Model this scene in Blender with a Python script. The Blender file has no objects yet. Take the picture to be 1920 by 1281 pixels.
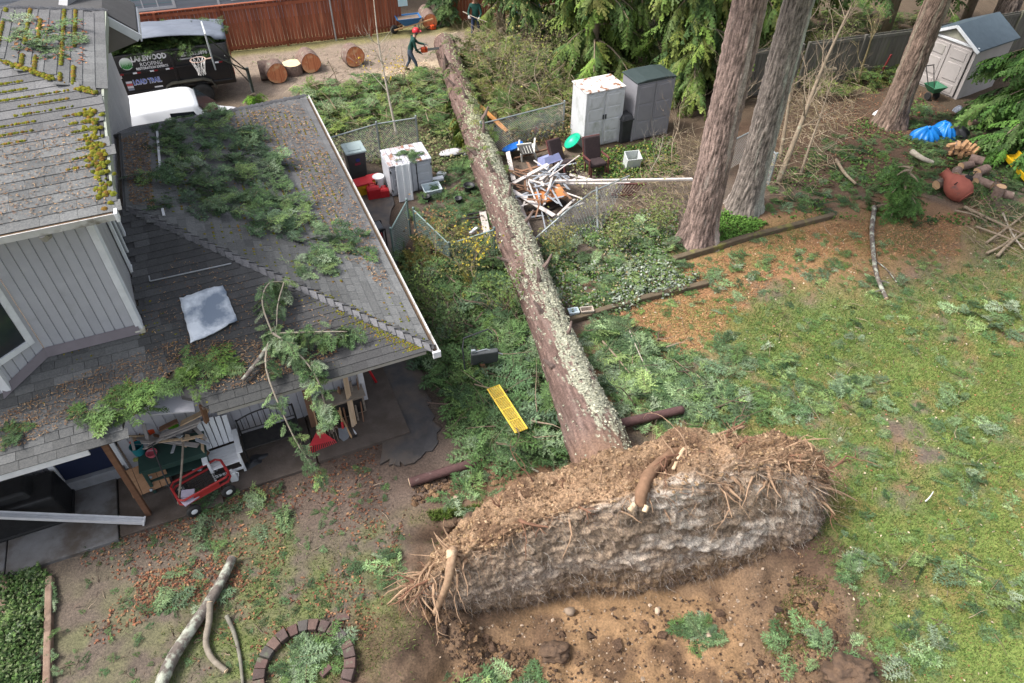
import bpy, math, random
import numpy as np
from mathutils import Vector, Matrix

# ------------------------------------------------------------------ camera, sky, sun, exposure
SC = bpy.context.scene
COL = SC.collection
CAM_H = 12.0
FPX = 1330.0                       # focal length in pixels of the 1920 px wide photograph
PITCH = math.atan(FPX / 1390.0)
cam_data = bpy.data.cameras.new('camera')
cam = bpy.data.objects.new('camera', cam_data)
COL.objects.link(cam)
cam.location = (0, 0, CAM_H)
cam.rotation_euler = (math.pi / 2 - PITCH, 0, 0)
cam_data.sensor_width = 36.0
cam_data.lens = FPX / 1920.0 * 36.0
cam_data.clip_end = 900
SC.camera = cam

SUN_EL, SUN_AZ = math.radians(56), math.radians(-98)     # azimuth from +Y towards +X
world = bpy.data.worlds.new('World')
SC.world = world
world.use_nodes = True
wn = world.node_tree
bg = wn.nodes['Background']
sky = wn.nodes.new('ShaderNodeTexSky')
sky.sky_type = 'NISHITA'
sky.sun_disc = False
sky.sun_elevation = SUN_EL
sky.sun_rotation = SUN_AZ
sky.air_density = 1.0
sky.dust_density = 4.0
sky.ozone_density = 0.6
hsv = wn.nodes.new('ShaderNodeHueSaturation'); hsv.inputs['Saturation'].default_value = 0.45      # thin cloud greys the blue
wn.links.new(sky.outputs[0], hsv.inputs['Color']); wn.links.new(hsv.outputs[0], bg.inputs[0])
bg.inputs[1].default_value = 0.15
sun_d = bpy.data.lights.new('sun', 'SUN')
sun_d.energy = 2.3
sun_d.angle = math.radians(16)
sun_d.color = (1.0, 0.965, 0.92)
sun = bpy.data.objects.new('sun', sun_d)
COL.objects.link(sun)
_sd = Vector((math.sin(SUN_AZ) * math.cos(SUN_EL), math.cos(SUN_AZ) * math.cos(SUN_EL), math.sin(SUN_EL)))
sun.rotation_euler = _sd.to_track_quat('Z', 'Y').to_euler()
SC.view_settings.view_transform = 'Standard'
SC.view_settings.look = 'None'
SC.view_settings.gamma = 1
SC.view_settings.use_curve_mapping = False
SC.view_settings.exposure = 0.98

# ------------------------------------------------------------------ survey helpers (photo pixel -> place on a level)
_cp, _sp = math.cos(PITCH), math.sin(PITCH)
def ray(x, y):
    a = (x - 960.0) / FPX; b = -(y - 640.5) / FPX
    return np.array([a, _cp + b * _sp, -_sp + b * _cp])
def spot(x, y, z=0.0):
    r = ray(x, y); return np.array([0, 0, CAM_H]) + r * ((z - CAM_H) / r[2])
def atY(x, y, Y):
    r = ray(x, y); return np.array([0, 0, CAM_H]) + r * (Y / r[1])
TH = math.radians(23.4)            # the plot's heading: house, fences and sheds follow it
Uv = np.array([-math.sin(TH), math.cos(TH), 0]); Vv = np.array([math.cos(TH), math.sin(TH), 0])
E0 = spot(805, 650, 2.5); E0 = np.array([E0[0], E0[1], 0.0])
def plot(lx, ly, z=0.0):           # plot coordinates -> world
    return E0 + lx * Vv + ly * Uv + np.array([0, 0, z])
def loc(P):
    d = np.array(P) - E0; return np.array([d @ Vv, d @ Uv, P[2]])
def onplane(x, y, P0, n):
    r = ray(x, y); C = np.array([0, 0, CAM_H]); t = (np.dot(n, P0) - np.dot(n, C)) / np.dot(n, r); return C + r * t
def depth_of(P): return P[1] * _cp - (P[2] - CAM_H) * _sp

RNG = np.random.default_rng(7)
random.seed(7)
def rr(a, b): return random.uniform(a, b)

# ------------------------------------------------------------------ noise
def _hash(ix, iy, seed):
    h = (ix * 374761393 + iy * 668265263 + seed * 974711) & 0xFFFFFFFF
    h = ((h ^ (h >> 13)) * 1274126177) & 0xFFFFFFFF
    return ((h ^ (h >> 16)) & 0xFFFF) / 65535.0
def vnoise(x, y, seed=0):
    x = np.asarray(x, float); y = np.asarray(y, float)
    ix = np.floor(x).astype(np.int64); iy = np.floor(y).astype(np.int64)
    fx = x - ix; fy = y - iy
    fx = fx * fx * (3 - 2 * fx); fy = fy * fy * (3 - 2 * fy)
    a = _hash(ix, iy, seed); b = _hash(ix + 1, iy, seed); c = _hash(ix, iy + 1, seed); d = _hash(ix + 1, iy + 1, seed)
    return (a * (1 - fx) + b * fx) * (1 - fy) + (c * (1 - fx) + d * fx) * fy
def fbm(x, y, s=1.0, o=4, seed=0):
    v = 0; a = 0.5; t = 0
    for i in range(o):
        v = v + a * vnoise(np.asarray(x) * s, np.asarray(y) * s, seed + i * 17); t += a; a *= 0.55; s *= 2.03
    return v / t
def sstep(a, b, x):
    t = np.clip((x - a) / (b - a), 0, 1); return t * t * (3 - 2 * t)

# ------------------------------------------------------------------ materials
MATS = {}
def M(name, c1, c2=None, scale=6.0, rough=0.8, bump=0.0, bscale=None, metal=0.0, detail=5.0, stretch=(1, 1, 1),
      contrast=(0.3, 0.7), rand=0.0, c3=None, s3=2.0, t3=(0.55, 0.7), attr=None, spec=0.35, alpha=None, coat=0.0, trans=0.0, sheen=0):
    """procedural material: two noise-mixed tones, an optional third in patches, per-object variation, fine relief"""
    if name in MATS: return MATS[name]
    m = bpy.data.materials.new(name); m.use_nodes = True
    nt = m.node_tree; N = nt.nodes; L = nt.links
    b = N['Principled BSDF']
    tc = N.new('ShaderNodeTexCoord'); mp = N.new('ShaderNodeMapping'); mp.inputs['Scale'].default_value = stretch
    L.new(tc.outputs['Object'], mp.inputs[0])
    oi = N.new('ShaderNodeObjectInfo')
    off = N.new('ShaderNodeVectorMath'); off.operation = 'MULTIPLY_ADD'
    cmb = N.new('ShaderNodeCombineXYZ')
    L.new(oi.outputs['Random'], cmb.inputs[0]); L.new(oi.outputs['Random'], cmb.inputs[1])
    L.new(cmb.outputs[0], off.inputs[0]); off.inputs[1].default_value = (37, 23, 11); L.new(mp.outputs[0], off.inputs[2])
    vec = off.outputs[0]
    def noise(s, d=detail):
        n = N.new('ShaderNodeTexNoise'); n.inputs['Scale'].default_value = s; n.inputs['Detail'].default_value = d
        n.inputs['Roughness'].default_value = 0.6
        L.new(vec, n.inputs['Vector']); return n
    def ramp(src, lo, hi):
        r = N.new('ShaderNodeMapRange'); r.inputs[1].default_value = lo; r.inputs[2].default_value = hi
        L.new(src, r.inputs[0]); return r.outputs[0]
    def mix(fac, a, bb, mode='MIX'):
        x = N.new('ShaderNodeMix'); x.data_type = 'RGBA'; x.blend_type = mode
        if isinstance(fac, float): x.inputs[0].default_value = fac
        else: L.new(fac, x.inputs[0])
        for i, q in ((6, a), (7, bb)):
            if isinstance(q, tuple): x.inputs[i].default_value = (*q, 1)
            else: L.new(q, x.inputs[i])
        return x.outputs[2]
    if c2 is None: c2 = tuple(c * 0.75 for c in c1)
    n1 = noise(scale)
    f1 = ramp(n1.outputs['Fac'], *contrast)
    if attr:
        at = N.new('ShaderNodeAttribute'); at.attribute_name = attr
        colr = mix(f1, c1, c2); colr = mix(1.0, at.outputs['Color'], colr, 'MULTIPLY')
    else:
        colr = mix(f1, c1, c2)
    if c3 is not None:
        n3 = noise(s3, 6); colr = mix(ramp(n3.outputs['Fac'], *t3), colr, c3)
    if rand > 0:
        hs = N.new('ShaderNodeHueSaturation')
        mr = N.new('ShaderNodeMapRange'); mr.inputs[3].default_value = 1 - rand; mr.inputs[4].default_value = 1 + rand
        L.new(oi.outputs['Random'], mr.inputs[0]); L.new(mr.outputs[0], hs.inputs['Value']); L.new(colr, hs.inputs['Color'])
        colr = hs.outputs[0]
    L.new(colr, b.inputs['Base Color'])
    b.inputs['Roughness'].default_value = rough; b.inputs['Metallic'].default_value = metal
    b.inputs['Specular IOR Level'].default_value = spec
    b.inputs['Coat Weight'].default_value = coat
    if trans: b.inputs['Transmission Weight'].default_value = trans
    if alpha is not None: b.inputs['Alpha'].default_value = alpha
    if bump > 0:
        nb = noise(bscale or scale * 4, 6)
        bp = N.new('ShaderNodeBump'); bp.inputs['Strength'].default_value = bump; bp.inputs['Distance'].default_value = 0.02
        L.new(nb.outputs['Fac'], bp.inputs['Height']); L.new(bp.outputs[0], b.inputs['Normal'])
    MATS[name] = m
    return m

# ------------------------------------------------------------------ mesh building
def rotz(a): return np.array([[math.cos(a), -math.sin(a), 0], [math.sin(a), math.cos(a), 0], [0, 0, 1.0]])
def rotx(a): return np.array([[1.0, 0, 0], [0, math.cos(a), -math.sin(a)], [0, math.sin(a), math.cos(a)]])
def roty(a): return np.array([[math.cos(a), 0, math.sin(a)], [0, 1.0, 0], [-math.sin(a), 0, math.cos(a)]])
def frame(d, up=(0, 0, 1)):
    d = np.array(d, float); d /= np.linalg.norm(d) + 1e-12; up = np.array(up, float)
    s = np.cross(up, d)
    if np.linalg.norm(s) < 1e-5: s = np.cross(np.array([1.0, 0, 0]), d)
    s /= np.linalg.norm(s); return d, s, np.cross(d, s)

class MB:
    def __init__(self): self.v = []; self.f = []; self.m = []; self.n = 0
    def add(self, vs, fs, m=0):
        vs = np.asarray(vs, float)
        self.v.append(vs); o = self.n
        for f in fs: self.f.append([i + o for i in f]); self.m.append(m)
        self.n += len(vs); return self
    def hexa(self, c8, m=0):       # bottom 4 ccw then top 4
        return self.add(c8, [(3, 2, 1, 0), (4, 5, 6, 7), (0, 1, 5, 4), (1, 2, 6, 5), (2, 3, 7, 6), (3, 0, 4, 7)], m)
    def box(self, c, s, R=None, m=0, taper=1.0):
        x, y, z = s[0] / 2, s[1] / 2, s[2] / 2; k = taper
        q = np.array([(-x, -y, -z), (x, -y, -z), (x, y, -z), (-x, y, -z), (-x * k, -y * k, z), (x * k, -y * k, z), (x * k, y * k, z), (-x * k, y * k, z)])
        if R is not None: q = q @ np.asarray(R).T
        return self.hexa(q + np.array(c, float), m)
    def bar(self, p0, p1, w, h, up=(0, 0, 1), m=0, w2=None, h2=None):
        p0 = np.array(p0, float); p1 = np.array(p1, float); d, s, u = frame(p1 - p0, up)
        w2 = w if w2 is None else w2; h2 = h if h2 is None else h2
        q = [p0 - s * w / 2 - u * h / 2, p0 + s * w / 2 - u * h / 2, p0 + s * w / 2 + u * h / 2, p0 - s * w / 2 + u * h / 2,
             p1 - s * w2 / 2 - u * h2 / 2, p1 + s * w2 / 2 - u * h2 / 2, p1 + s * w2 / 2 + u * h2 / 2, p1 - s * w2 / 2 + u * h2 / 2]
        return self.hexa(q, m)
    def tube(self, path, r, n=8, m=0, cap=True, wob=0.0, closed=False):
        path = [np.array(p, float) for p in path]; k = len(path)
        if not hasattr(r, '__len__'): r = [r] * k
        vs = []; up = None
        for i, p in enumerate(path):
            a = path[i - 1] if (i > 0 or closed) else path[i]; b = path[(i + 1) % k] if (i < k - 1 or closed) else path[i]
            d = b - a; d = d / (np.linalg.norm(d) + 1e-9)
            if up is None: _, s, u = frame(d)
            else:
                s = np.cross(up, d); s = s / (np.linalg.norm(s) + 1e-9); u = np.cross(d, s)
            up = u
            for j in range(n):
                t = 2 * math.pi * j / n; rad = r[i] * (1 + (rr(-wob, wob) if wob else 0))
                vs.append(p + (s * math.cos(t) + u * math.sin(t)) * rad)
        fs = []
        for i in range(k if closed else k - 1):
            i2 = (i + 1) % k
            for j in range(n):
                fs.append((i * n + j, i * n + (j + 1) % n, i2 * n + (j + 1) % n, i2 * n + j))
        if cap and not closed:
            fs.append(tuple(range(n - 1, -1, -1))); fs.append(tuple((k - 1) * n + j for j in range(n)))
        return self.add(vs, fs, m)
    def lathe(self, prof, n=16, o=(0, 0, 0), R=None, m=0, sx=1.0, sy=1.0, cap=True):
        vs = []
        for r, z in prof:
            for j in range(n):
                t = 2 * math.pi * j / n; vs.append((r * math.cos(t) * sx, r * math.sin(t) * sy, z))
        vs = np.array(vs)
        if R is not None: vs = vs @ np.asarray(R).T
        fs = []; k = len(prof)
        for i in range(k - 1):
            for j in range(n): fs.append((i * n + j, i * n + (j + 1) % n, (i + 1) * n + (j + 1) % n, (i + 1) * n + j))
        if cap: fs.append(tuple(range(n - 1, -1, -1))); fs.append(tuple((k - 1) * n + j for j in range(n)))
        return self.add(vs + np.array(o, float), fs, m)
    def prism(self, poly, p, ax, ay, az, h, m=0):      # 2D polygon in (ax, ay) extruded along az
        ax, ay, az, p = [np.array(q, float) for q in (ax, ay, az, p)]
        b = [p + ax * x + ay * y for x, y in poly]; t = [q + az * h for q in b]; n = len(poly)
        fs = [tuple(range(n - 1, -1, -1)), tuple(range(n, 2 * n))] + [(i, (i + 1) % n, n + (i + 1) % n, n + i) for i in range(n)]
        return self.add(b + t, fs, m)
    def quad(self, a, b, c, d, m=0): return self.add([a, b, c, d], [(0, 1, 2, 3)], m)
    def sphere(self, c, r, n=10, k=6, m=0, R=None):
        if not hasattr(r, '__len__'): r = (r, r, r)
        prof = [(math.sin(math.pi * i / k), -math.cos(math.pi * i / k)) for i in range(k + 1)]
        vs = []
        for a, z in prof:
            a = max(a, 1e-3)
            for j in range(n):
                t = 2 * math.pi * j / n; vs.append((a * math.cos(t) * r[0], a * math.sin(t) * r[1], z * r[2]))
        vs = np.array(vs)
        if R is not None: vs = vs @ np.asarray(R).T
        fs = []
        for i in range(k):
            for j in range(n): fs.append((i * n + j, i * n + (j + 1) % n, (i + 1) * n + (j + 1) % n, (i + 1) * n + j))
        return self.add(vs + np.array(c, float), fs, m)
    def mesh(self, name, mats, smooth=False):
        me = bpy.data.meshes.new(name)
        me.from_pydata([tuple(q) for a in self.v for q in a], [], self.f)
        for q in (mats if isinstance(mats, (list, tuple)) else [mats]): me.materials.append(q)
        me.polygons.foreach_set('material_index', self.m)
        if smooth: me.polygons.foreach_set('use_smooth', [True] * len(self.f))
        me.update(); return me
    def build(self, name, mats, parent=None, smooth=False, bev=0.0, seg=2, sub=0):
        me = self.mesh(name, mats, smooth)
        o = link(name, me, parent)
        if bev: 
            b = o.modifiers.new('bevel', 'BEVEL'); b.width = bev; b.segments = seg; b.limit_method = 'ANGLE'; b.angle_limit = 0.6
        if sub:
            s = o.modifiers.new('subdivision', 'SUBSURF'); s.levels = sub; s.render_levels = sub
        return o
def link(name, data, parent=None):
    o = bpy.data.objects.new(name, data); COL.objects.link(o)
    if parent is not None: o.parent = parent
    return o
def tag(o, label=None, cat=None, group=None, kind=None):
    if label: o['label'] = label
    if cat: o['category'] = cat
    if group: o['group'] = group
    if kind: o['kind'] = kind
    return o
def thing(name, label, cat, at=(0, 0, 0), rz=0.0, group=None):
    o = link(name, None); o.empty_display_size = 0.2
    o.location = tuple(at); o.rotation_euler = (0, 0, rz)
    return tag(o, label, cat, group)
def arrays_mesh(name, verts, tris, mats, cols=None, smooth=False, quads=None, mi=None):
    """fast mesh from numpy arrays; cols = per-vertex albedo in attribute Col"""
    me = bpy.data.meshes.new(name)
    verts = np.ascontiguousarray(verts, dtype=np.float32)
    faces = [q for q in (tris, quads) if q is not None and len(q)]
    nl = sum(q.size for q in faces); nf = sum(len(q) for q in faces)
    me.vertices.add(len(verts)); me.vertices.foreach_set('co', verts.ravel())
    me.loops.add(nl); me.loops.foreach_set('vertex_index', np.concatenate([q.ravel() for q in faces]).astype(np.int32))
    me.polygons.add(nf)
    starts = []; s = 0
    for q in faces:
        starts.append(s + np.arange(len(q)) * q.shape[1]); s += q.size
    me.polygons.foreach_set('loop_start', np.concatenate(starts).astype(np.int32))
    if mi is not None: me.polygons.foreach_set('material_index', np.asarray(mi, np.int32))
    me.polygons.foreach_set('use_smooth', np.full(nf, bool(smooth)))
    for m in (mats if isinstance(mats, (list, tuple)) else [mats]): me.materials.append(m)
    me.update(calc_edges=True)
    if cols is not None:
        at = me.color_attributes.new('Col', 'FLOAT_COLOR', 'POINT')
        c = np.ones((len(verts), 4), np.float32); c[:, :3] = cols
        at.data.foreach_set('color', c.ravel())
    return me
def join_instances(protos, idx, pos, rots, scl, tint):
    """protos: list of (verts, tris, cols); returns joined arrays"""
    V = []; T = []; Cc = []; o = 0
    for k in range(len(protos)):
        sel = np.where(idx == k)[0]
        if not len(sel): continue
        v, t, c = protos[k]
        S = scl[sel][:, None, None] if scl.ndim == 1 else scl[sel][:, None, :]
        vv = np.einsum('nij,nmj->nmi', rots[sel], v[None] * S) + pos[sel][:, None, :]
        cc = np.clip(c[None] * tint[sel][:, None, :], 0, 1)
        nv = len(v)
        tt = t[None] + (np.arange(len(sel)) * nv)[:, None, None] + o
        V.append(vv.reshape(-1, 3)); Cc.append(cc.reshape(-1, 3)); T.append(tt.reshape(-1, 3)); o += nv * len(sel)
    return np.concatenate(V), np.concatenate(T), np.concatenate(Cc)
def euler_mats(yaw, pitch, roll):
    cz, sz, cy, sy, cx, sx = np.cos(yaw), np.sin(yaw), np.cos(pitch), np.sin(pitch), np.cos(roll), np.sin(roll)
    R = np.empty((len(yaw), 3, 3))
    R[:, 0, 0] = cz * cy; R[:, 0, 1] = cz * sy * sx - sz * cx; R[:, 0, 2] = cz * sy * cx + sz * sx
    R[:, 1, 0] = sz * cy; R[:, 1, 1] = sz * sy * sx + cz * cx; R[:, 1, 2] = sz * sy * cx - cz * sx
    R[:, 2, 0] = -sy; R[:, 2, 1] = cy * sx; R[:, 2, 2] = cy * cx
    return R
def inpoly(P, poly):
    x, y = P[:, 0], P[:, 1]; r = np.zeros(len(P), bool); n = len(poly); j = n - 1
    for i in range(n):
        xi, yi = poly[i]; xj, yj = poly[j]
        r ^= ((yi > y) != (yj > y)) & (x < (xj - xi) * (y - yi) / (yj - yi + 1e-12) + xi); j = i
    return r
def sample(poly_px, n, z=0.0):
    """n points spread evenly over a patch of ground outlined in the photograph"""
    poly = np.array([spot(x, y, z)[:2] for x, y in poly_px]); lo, hi = poly.min(0), poly.max(0)
    out = np.zeros((0, 2))
    while len(out) < n:
        P = RNG.uniform(lo, hi, (n * 3, 2)); out = np.vstack([out, P[inpoly(P, poly)]])
    return out[:n]

# ------------------------------------------------------------------ palette
foliage_mat = M('needle_foliage', (1.1, 1.1, 1.1), (0.7, 0.75, 0.7), scale=9, rough=0.75, attr='Col', spec=0.25)
leaf_mat = M('leaf_litter', (1.15, 1.1, 1.05), (0.65, 0.65, 0.7), scale=15, rough=0.85, attr='Col', spec=0.2)
galv = M('galvanised_steel', (.42, .45, .47), (.30, .33, .35), scale=12, rough=0.45, metal=0.6)
white_paint = M('white_paint', (.72, .73, .75), (.6, .61, .63), scale=5, rough=0.6, c3=(.42, .42, .38), s3=3.0, t3=(.6, .85), bump=.1)
white_plastic = M('white_plastic', (.74, .76, .78), (.64, .66, .68), scale=3, rough=0.45)
black_plastic = M('black_plastic', (.022, .023, .026), (.04, .042, .046), scale=5, rough=0.5)
dark_metal = M('dark_metal', (.03, .03, .032), (.055, .052, .05), scale=9, rough=0.45, metal=0.5)
rubber = M('rubber', (.02, .02, .02), (.035, .034, .033), scale=12, rough=0.85)
old_wood = M('weathered_wood', (.30, .25, .20), (.18, .15, .12), scale=3, rough=0.85, stretch=(1, 1, 8), rand=.15, bump=.25, bscale=14)
pale_wood = M('split_pale_wood', (.62, .47, .32), (.48, .34, .21), scale=5, rough=0.8, rand=.15, bump=.2)
handle_wood = M('handle_wood', (.46, .30, .16), (.36, .22, .11), scale=9, rough=0.6, rand=.12)
red_plastic = M('red_plastic', (.50, .022, .03), (.40, .016, .022), scale=4, rough=0.45)
glass_dark = M('dark_glass', (.03, .04, .045), (.02, .025, .03), scale=2, rough=0.08, spec=.6)
# ------------------------------------------------------------------ ground
TRN = spot(872, 982)
CR = spot(1190, 1180)              # heart of the root crater
def crater(x, y):                  # 0..1
    dx = (x - CR[0]); dy = (y - CR[1])
    a = math.radians(11)
    X = dx * math.cos(a) + dy * math.sin(a); Y = -dx * math.sin(a) + dy * math.cos(a)
    d = np.sqrt((X / 3.75) ** 2 + (Y / 2.25) ** 2) + (fbm(x, y, 1.1, 4, 5) - .5) * .55
    return 1 - sstep(.62, 1.08, d), d
def gz(x, y):
    x = np.asarray(x, float); y = np.asarray(y, float)
    c, d = crater(x, y)
    z = -0.62 * c + .16 * np.exp(-((d - 1.12) / .16) ** 2) * fbm(x, y, 1.7, 3, 9)
    bump = (fbm(x, y, .35, 3, 1) - .5) * .12 + (fbm(x, y, 2.6, 3, 2) - .5) * .07
    soil = np.clip(c + np.exp(-((d - 1.1) / .25) ** 2), 0, 1)
    tx_ = (x - TRN[0]) * .97 + (y - TRN[1]) * .24; ty_ = -(x - TRN[0]) * .24 + (y - TRN[1]) * .97 + (fbm(x, y, 2.2, 3, 12) - .5) * .5
    z = z - .34 * np.exp(-(tx_ / .85) ** 4 - (ty_ / .17) ** 2)
    z = z + bump * .55 + soil * ((fbm(x, y, 5, 4, 8) - .5) * .24 + (fbm(x, y, 1.6, 3, 13) - .5) * .3)
    return z
def gz1(p): return float(gz(np.array([p[0]]), np.array([p[1]]))[0])

_l, _r, _n, _f = -13.0, 24.0, 1.5, 34.0
xs = np.concatenate([[-160, -90, -50, -30, -20, -16], np.arange(_l, _r, .085), [25, 27, 30, 36, 50, 90, 160]])
ys = np.concatenate([[-25, -8, -2, 0.5], np.arange(_n, 13, .075), np.arange(13, _f, .12), [35, 37, 40, 46, 60, 100, 220]])
GX, GY = np.meshgrid(xs, ys)
gxx, gyy = GX.ravel(), GY.ravel()
GZ = gz(gxx, gyy)

SOIL = (.085, .055, .038); DIRT = (.118, .096, .078); NEED = (.27, .155, .080); GRASS = (.115, .19, .05)
SAND = (.25, .16, .088); DARK = (.045, .031, .024); MUD = (.125, .085, .058); FOREST = (.085, .062, .040); TANDIRT = (.235, .190, .150)
def blob(px, py, rx, ry, a=0, z=0.0): p = spot(px, py, z); return (p[0], p[1], rx, ry, a)
col = np.tile(np.array(DIRT), (len(gxx), 1)) * (0.8 + .4 * fbm(gxx, gyy, .8, 4, 3))[:, None]
def paint(c, mask):
    global col
    m = np.clip(mask, 0, 1)[:, None]; col = col * (1 - m) + np.array(c) * m
def zone(b, soft=.35, jag=.5, s=.9, seed=0):
    x0, y0, rx, ry, a = b; dx = gxx - x0; dy = gyy - y0; a = math.radians(a)
    X = dx * math.cos(a) + dy * math.sin(a); Y = -dx * math.sin(a) + dy * math.cos(a)
    d = np.sqrt((X / rx) ** 2 + (Y / ry) ** 2) + (fbm(gxx, gyy, s, 4, 30 + seed) - .5) * jag * 2
    return 1 - sstep(1 - soft, 1 + soft, d)
def lawn_mask(x, y):
    """how grassy the yard is at a place"""
    n = fbm(x, y, .55, 4, 41); n2 = fbm(x, y, 2.3, 3, 42)
    L = sstep(2.4, 6.0, x - .10 * (y - 8) + (n - .5) * 3.0) * (1 - sstep(15.3, 17.6, y - .16 * (x - 8) + (n - .5) * 3.4))
    # bare needle strip under the trees and by the timber
    bx = np.exp(-(((x - 8.3) / 3.2) ** 2 + ((y - 15.3) / 1.3) ** 2)) + np.exp(-(((x - 3.6) / 1.8) ** 2 + ((y - 12.2) / 1.3) ** 2)) + .9 * np.exp(-(((x - 12.3) / 2.4) ** 2 + ((y - 16.3) / 1.5) ** 2))
    L = L * (1 - np.clip(bx, 0, 1) * .85) * sstep(.28, .6, n2 * .6 + n * .5)
    low = sstep(-8.6, -3.6, x + (n - .5) * 5) * (1 - sstep(5.8, 8.0, y + (n - .5) * 4)) * .7 * sstep(.3, .62, n2)     # thin grass, lower left
    c, d = crater(x, y)
    tuft = ((np.abs(x - 4.9) < .9) & (np.abs(y - 5.2) < 1.4)) * .0
    return np.clip(np.maximum(L, low) * sstep(.95, 1.2, d) + tuft, 0, 1)
GL = lawn_mask(gxx, gyy)
# forest floor behind and at the right
paint(FOREST, sstep(20, 22.5, gyy + (fbm(gxx, gyy, .3, 3, 51) - .5) * 4) * .8)
paint(SOIL, zone(blob(1590, 280, 4.2, 3.6, 20), .5, .7, seed=1) * .9)
paint(NEED, zone(blob(1640, 440, 3.6, 1.9, 10), .5, .6, seed=2) * .85)
paint(MUD, zone(blob(1680, 440, 1.5, .9, 0), .5, .5, seed=3) * .8)
paint(NEED, zone(blob(1380, 490, 3.6, 1.2, 20), .5, .6, seed=4) * .95)
paint(NEED, zone(blob(1270, 600, 2.3, 1.4, 20), .5, .7, seed=5))
paint(NEED, zone(blob(1170, 720, 1.6, 1.3, 20), .5, .8, seed=6) * .7)
paint(TANDIRT, zone(blob(640, 115, 8.5, 3.1, 14), .35, .4, seed=7))
paint((.20, .19, .07), zone(blob(600, 78, 8.0, .7, 17), .5, .6, seed=8) * .75)
paint((.40, .33, .24), zone(blob(775, 132, 1.7, .75, 15), .5, .6, seed=9))
paint(DARK, zone(blob(720, 420, 1.3, 2.6, 20), .5, .6, seed=10) * .8)
paint((.112, .092, .076), zone(blob(350, 1160, 4.5, 1.7, 20), .5, .7, seed=12) * .8)
paint((.115, .085, .070), zone(blob(650, 900, 2.7, 1.1, 15), .5, .6, seed=13) * .8)
# lawn base
gr = (np.array(GRASS)[None] * (.75 + .5 * fbm(gxx, gyy, 1.2, 4, 61))[:, None] + np.array([.05, .02, 0])[None] * fbm(gxx, gyy, .9, 3, 62)[:, None])
col = col * (1 - (GL * .9)[:, None]) + gr * (GL * .9)[:, None]
nl = sstep(.52, .72, fbm(gxx, gyy, 1.9, 4, 63)) * (gxx > 1.5) * (gyy < 19) * (gyy > 5.5)
paint(NEED, nl * .42)
# crater
cm, cd = crater(gxx, gyy)
paint(MUD, (1 - sstep(1.05, 1.4, cd)) * .85)
paint(DARK, np.exp(-((cd - 1.03) / .13) ** 2) * sstep(.4, .6, fbm(gxx, gyy, 1.3, 3, 71)) * .9)
sandc = np.array(SAND)[None] * (.55 + .75 * fbm(gxx, gyy, 1.5, 5, 72))[:, None]
mm = (cm * (1 - .5 * sstep(.5, .7, fbm(gxx, gyy, .9, 3, 73))))[:, None]
col = col * (1 - mm) + sandc * mm
paint(DARK, zone(blob(870, 985, 1.1, .3, 12), .4, .5, seed=14))
paint((.075, .048, .034), sstep(.55, .68, fbm(gxx, gyy, 1.7, 4, 74)) * (cd < 1.35) * .7)
paint(MUD, zone(blob(870, 1080, 1.2, 1.6, 20), .5, .6, seed=15) * .7)
paint((.20, .12, .07), zone(blob(1000, 890, 1.5, .7, 15), .5, .6, seed=16) * .8)
col = col * (.82 + .36 * fbm(gxx, gyy, 9, 2, 77))[:, None]
nx, ny = len(xs), len(ys)
ii = np.arange((ny - 1) * (nx - 1)); r0 = ii // (nx - 1); c0 = ii % (nx - 1); a0 = r0 * nx + c0
quads = np.stack([a0, a0 + 1, a0 + nx + 1, a0 + nx], 1)
ground_mat = M('yard_ground', (1.35, 1.3, 1.25), (.62, .62, .64), scale=26, rough=0.95, attr='Col', bump=.6, bscale=55, detail=8, spec=.15,
               contrast=(.32, .68))
ground = link('ground', arrays_mesh('ground', np.stack([gxx, gyy, GZ], 1), None, ground_mat, col, True, quads))
tag(ground, 'yard of patchy lawn, needle litter and torn soil', None, None, 'structure')

# concrete along the house: slabs with joints, and the dark wet driveway strip
conc2 = M('dirt_covered_concrete', (.115, .092, .078), (.075, .06, .05), scale=3.2, rough=.9, bump=.3, bscale=30, c3=(.075, .058, .046), s3=1.6, t3=(.44, .62))
conc = M('stained_concrete', (.19, .19, .195), (.11, .105, .10), scale=2.2, rough=.85, bump=.2, bscale=30, c3=(.085, .07, .058), s3=1.1, t3=(.46, .62))
patio = link('patio', None); patio.location = tuple(E0); patio.rotation_euler = (0, 0, TH)
tag(patio, 'stained concrete patio slabs along the house front', None, None, 'structure')
slabs = [(-12.2, -10.2), (-10.17, -8.35), (-8.32, -6.42), (-6.39, -4.5), (-4.47, -2.6), (-2.57, -.6)]
for i, (a, b) in enumerate(slabs):
    mb = MB(); w = .0
    y0 = [-.35, -.3, -.18, -.12, .05, .12][i]
    mb.box(((a + b) / 2, (y0 + 3.4) / 2, .0 + .012 * (i % 3)), (b - a, 3.4 - y0, .12))
    mb.build('slab', conc if i < 3 else conc2, patio, bev=.012)
asph = M('wet_asphalt', (.066, .063, .064), (.045, .042, .043), scale=5, rough=.6, bump=.3, bscale=60, c3=(.11, .087, .07), s3=1.3, t3=(.42, .62))
drv = MB()
P = [spot(*q) for q in [(716, 868), (714, 700), (560, 420), (650, 330), (735, 370), (735, 450), (755, 560), (775, 660), (800, 740), (822, 800), (812, 846), (765, 872)]]
P = [np.array([q[0], q[1], 0]) for i in range(len(P)) for k in range(6) for q in [P[i] + (P[(i + 1) % len(P)] - P[i]) * k / 6 + np.array([rr(-.09, .09), rr(-.09, .09), 0])]]
drv.add([(q[0], q[1], .034) for q in P] + [(q[0], q[1], -.1) for q in P], [tuple(range(len(P)))] + [(i, len(P) + i, len(P) + (i + 1) % len(P), (i + 1) % len(P)) for i in range(len(P))])
tag(drv.build('driveway', asph), 'dark wet driveway strip beside the house', None, None, 'structure')
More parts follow.
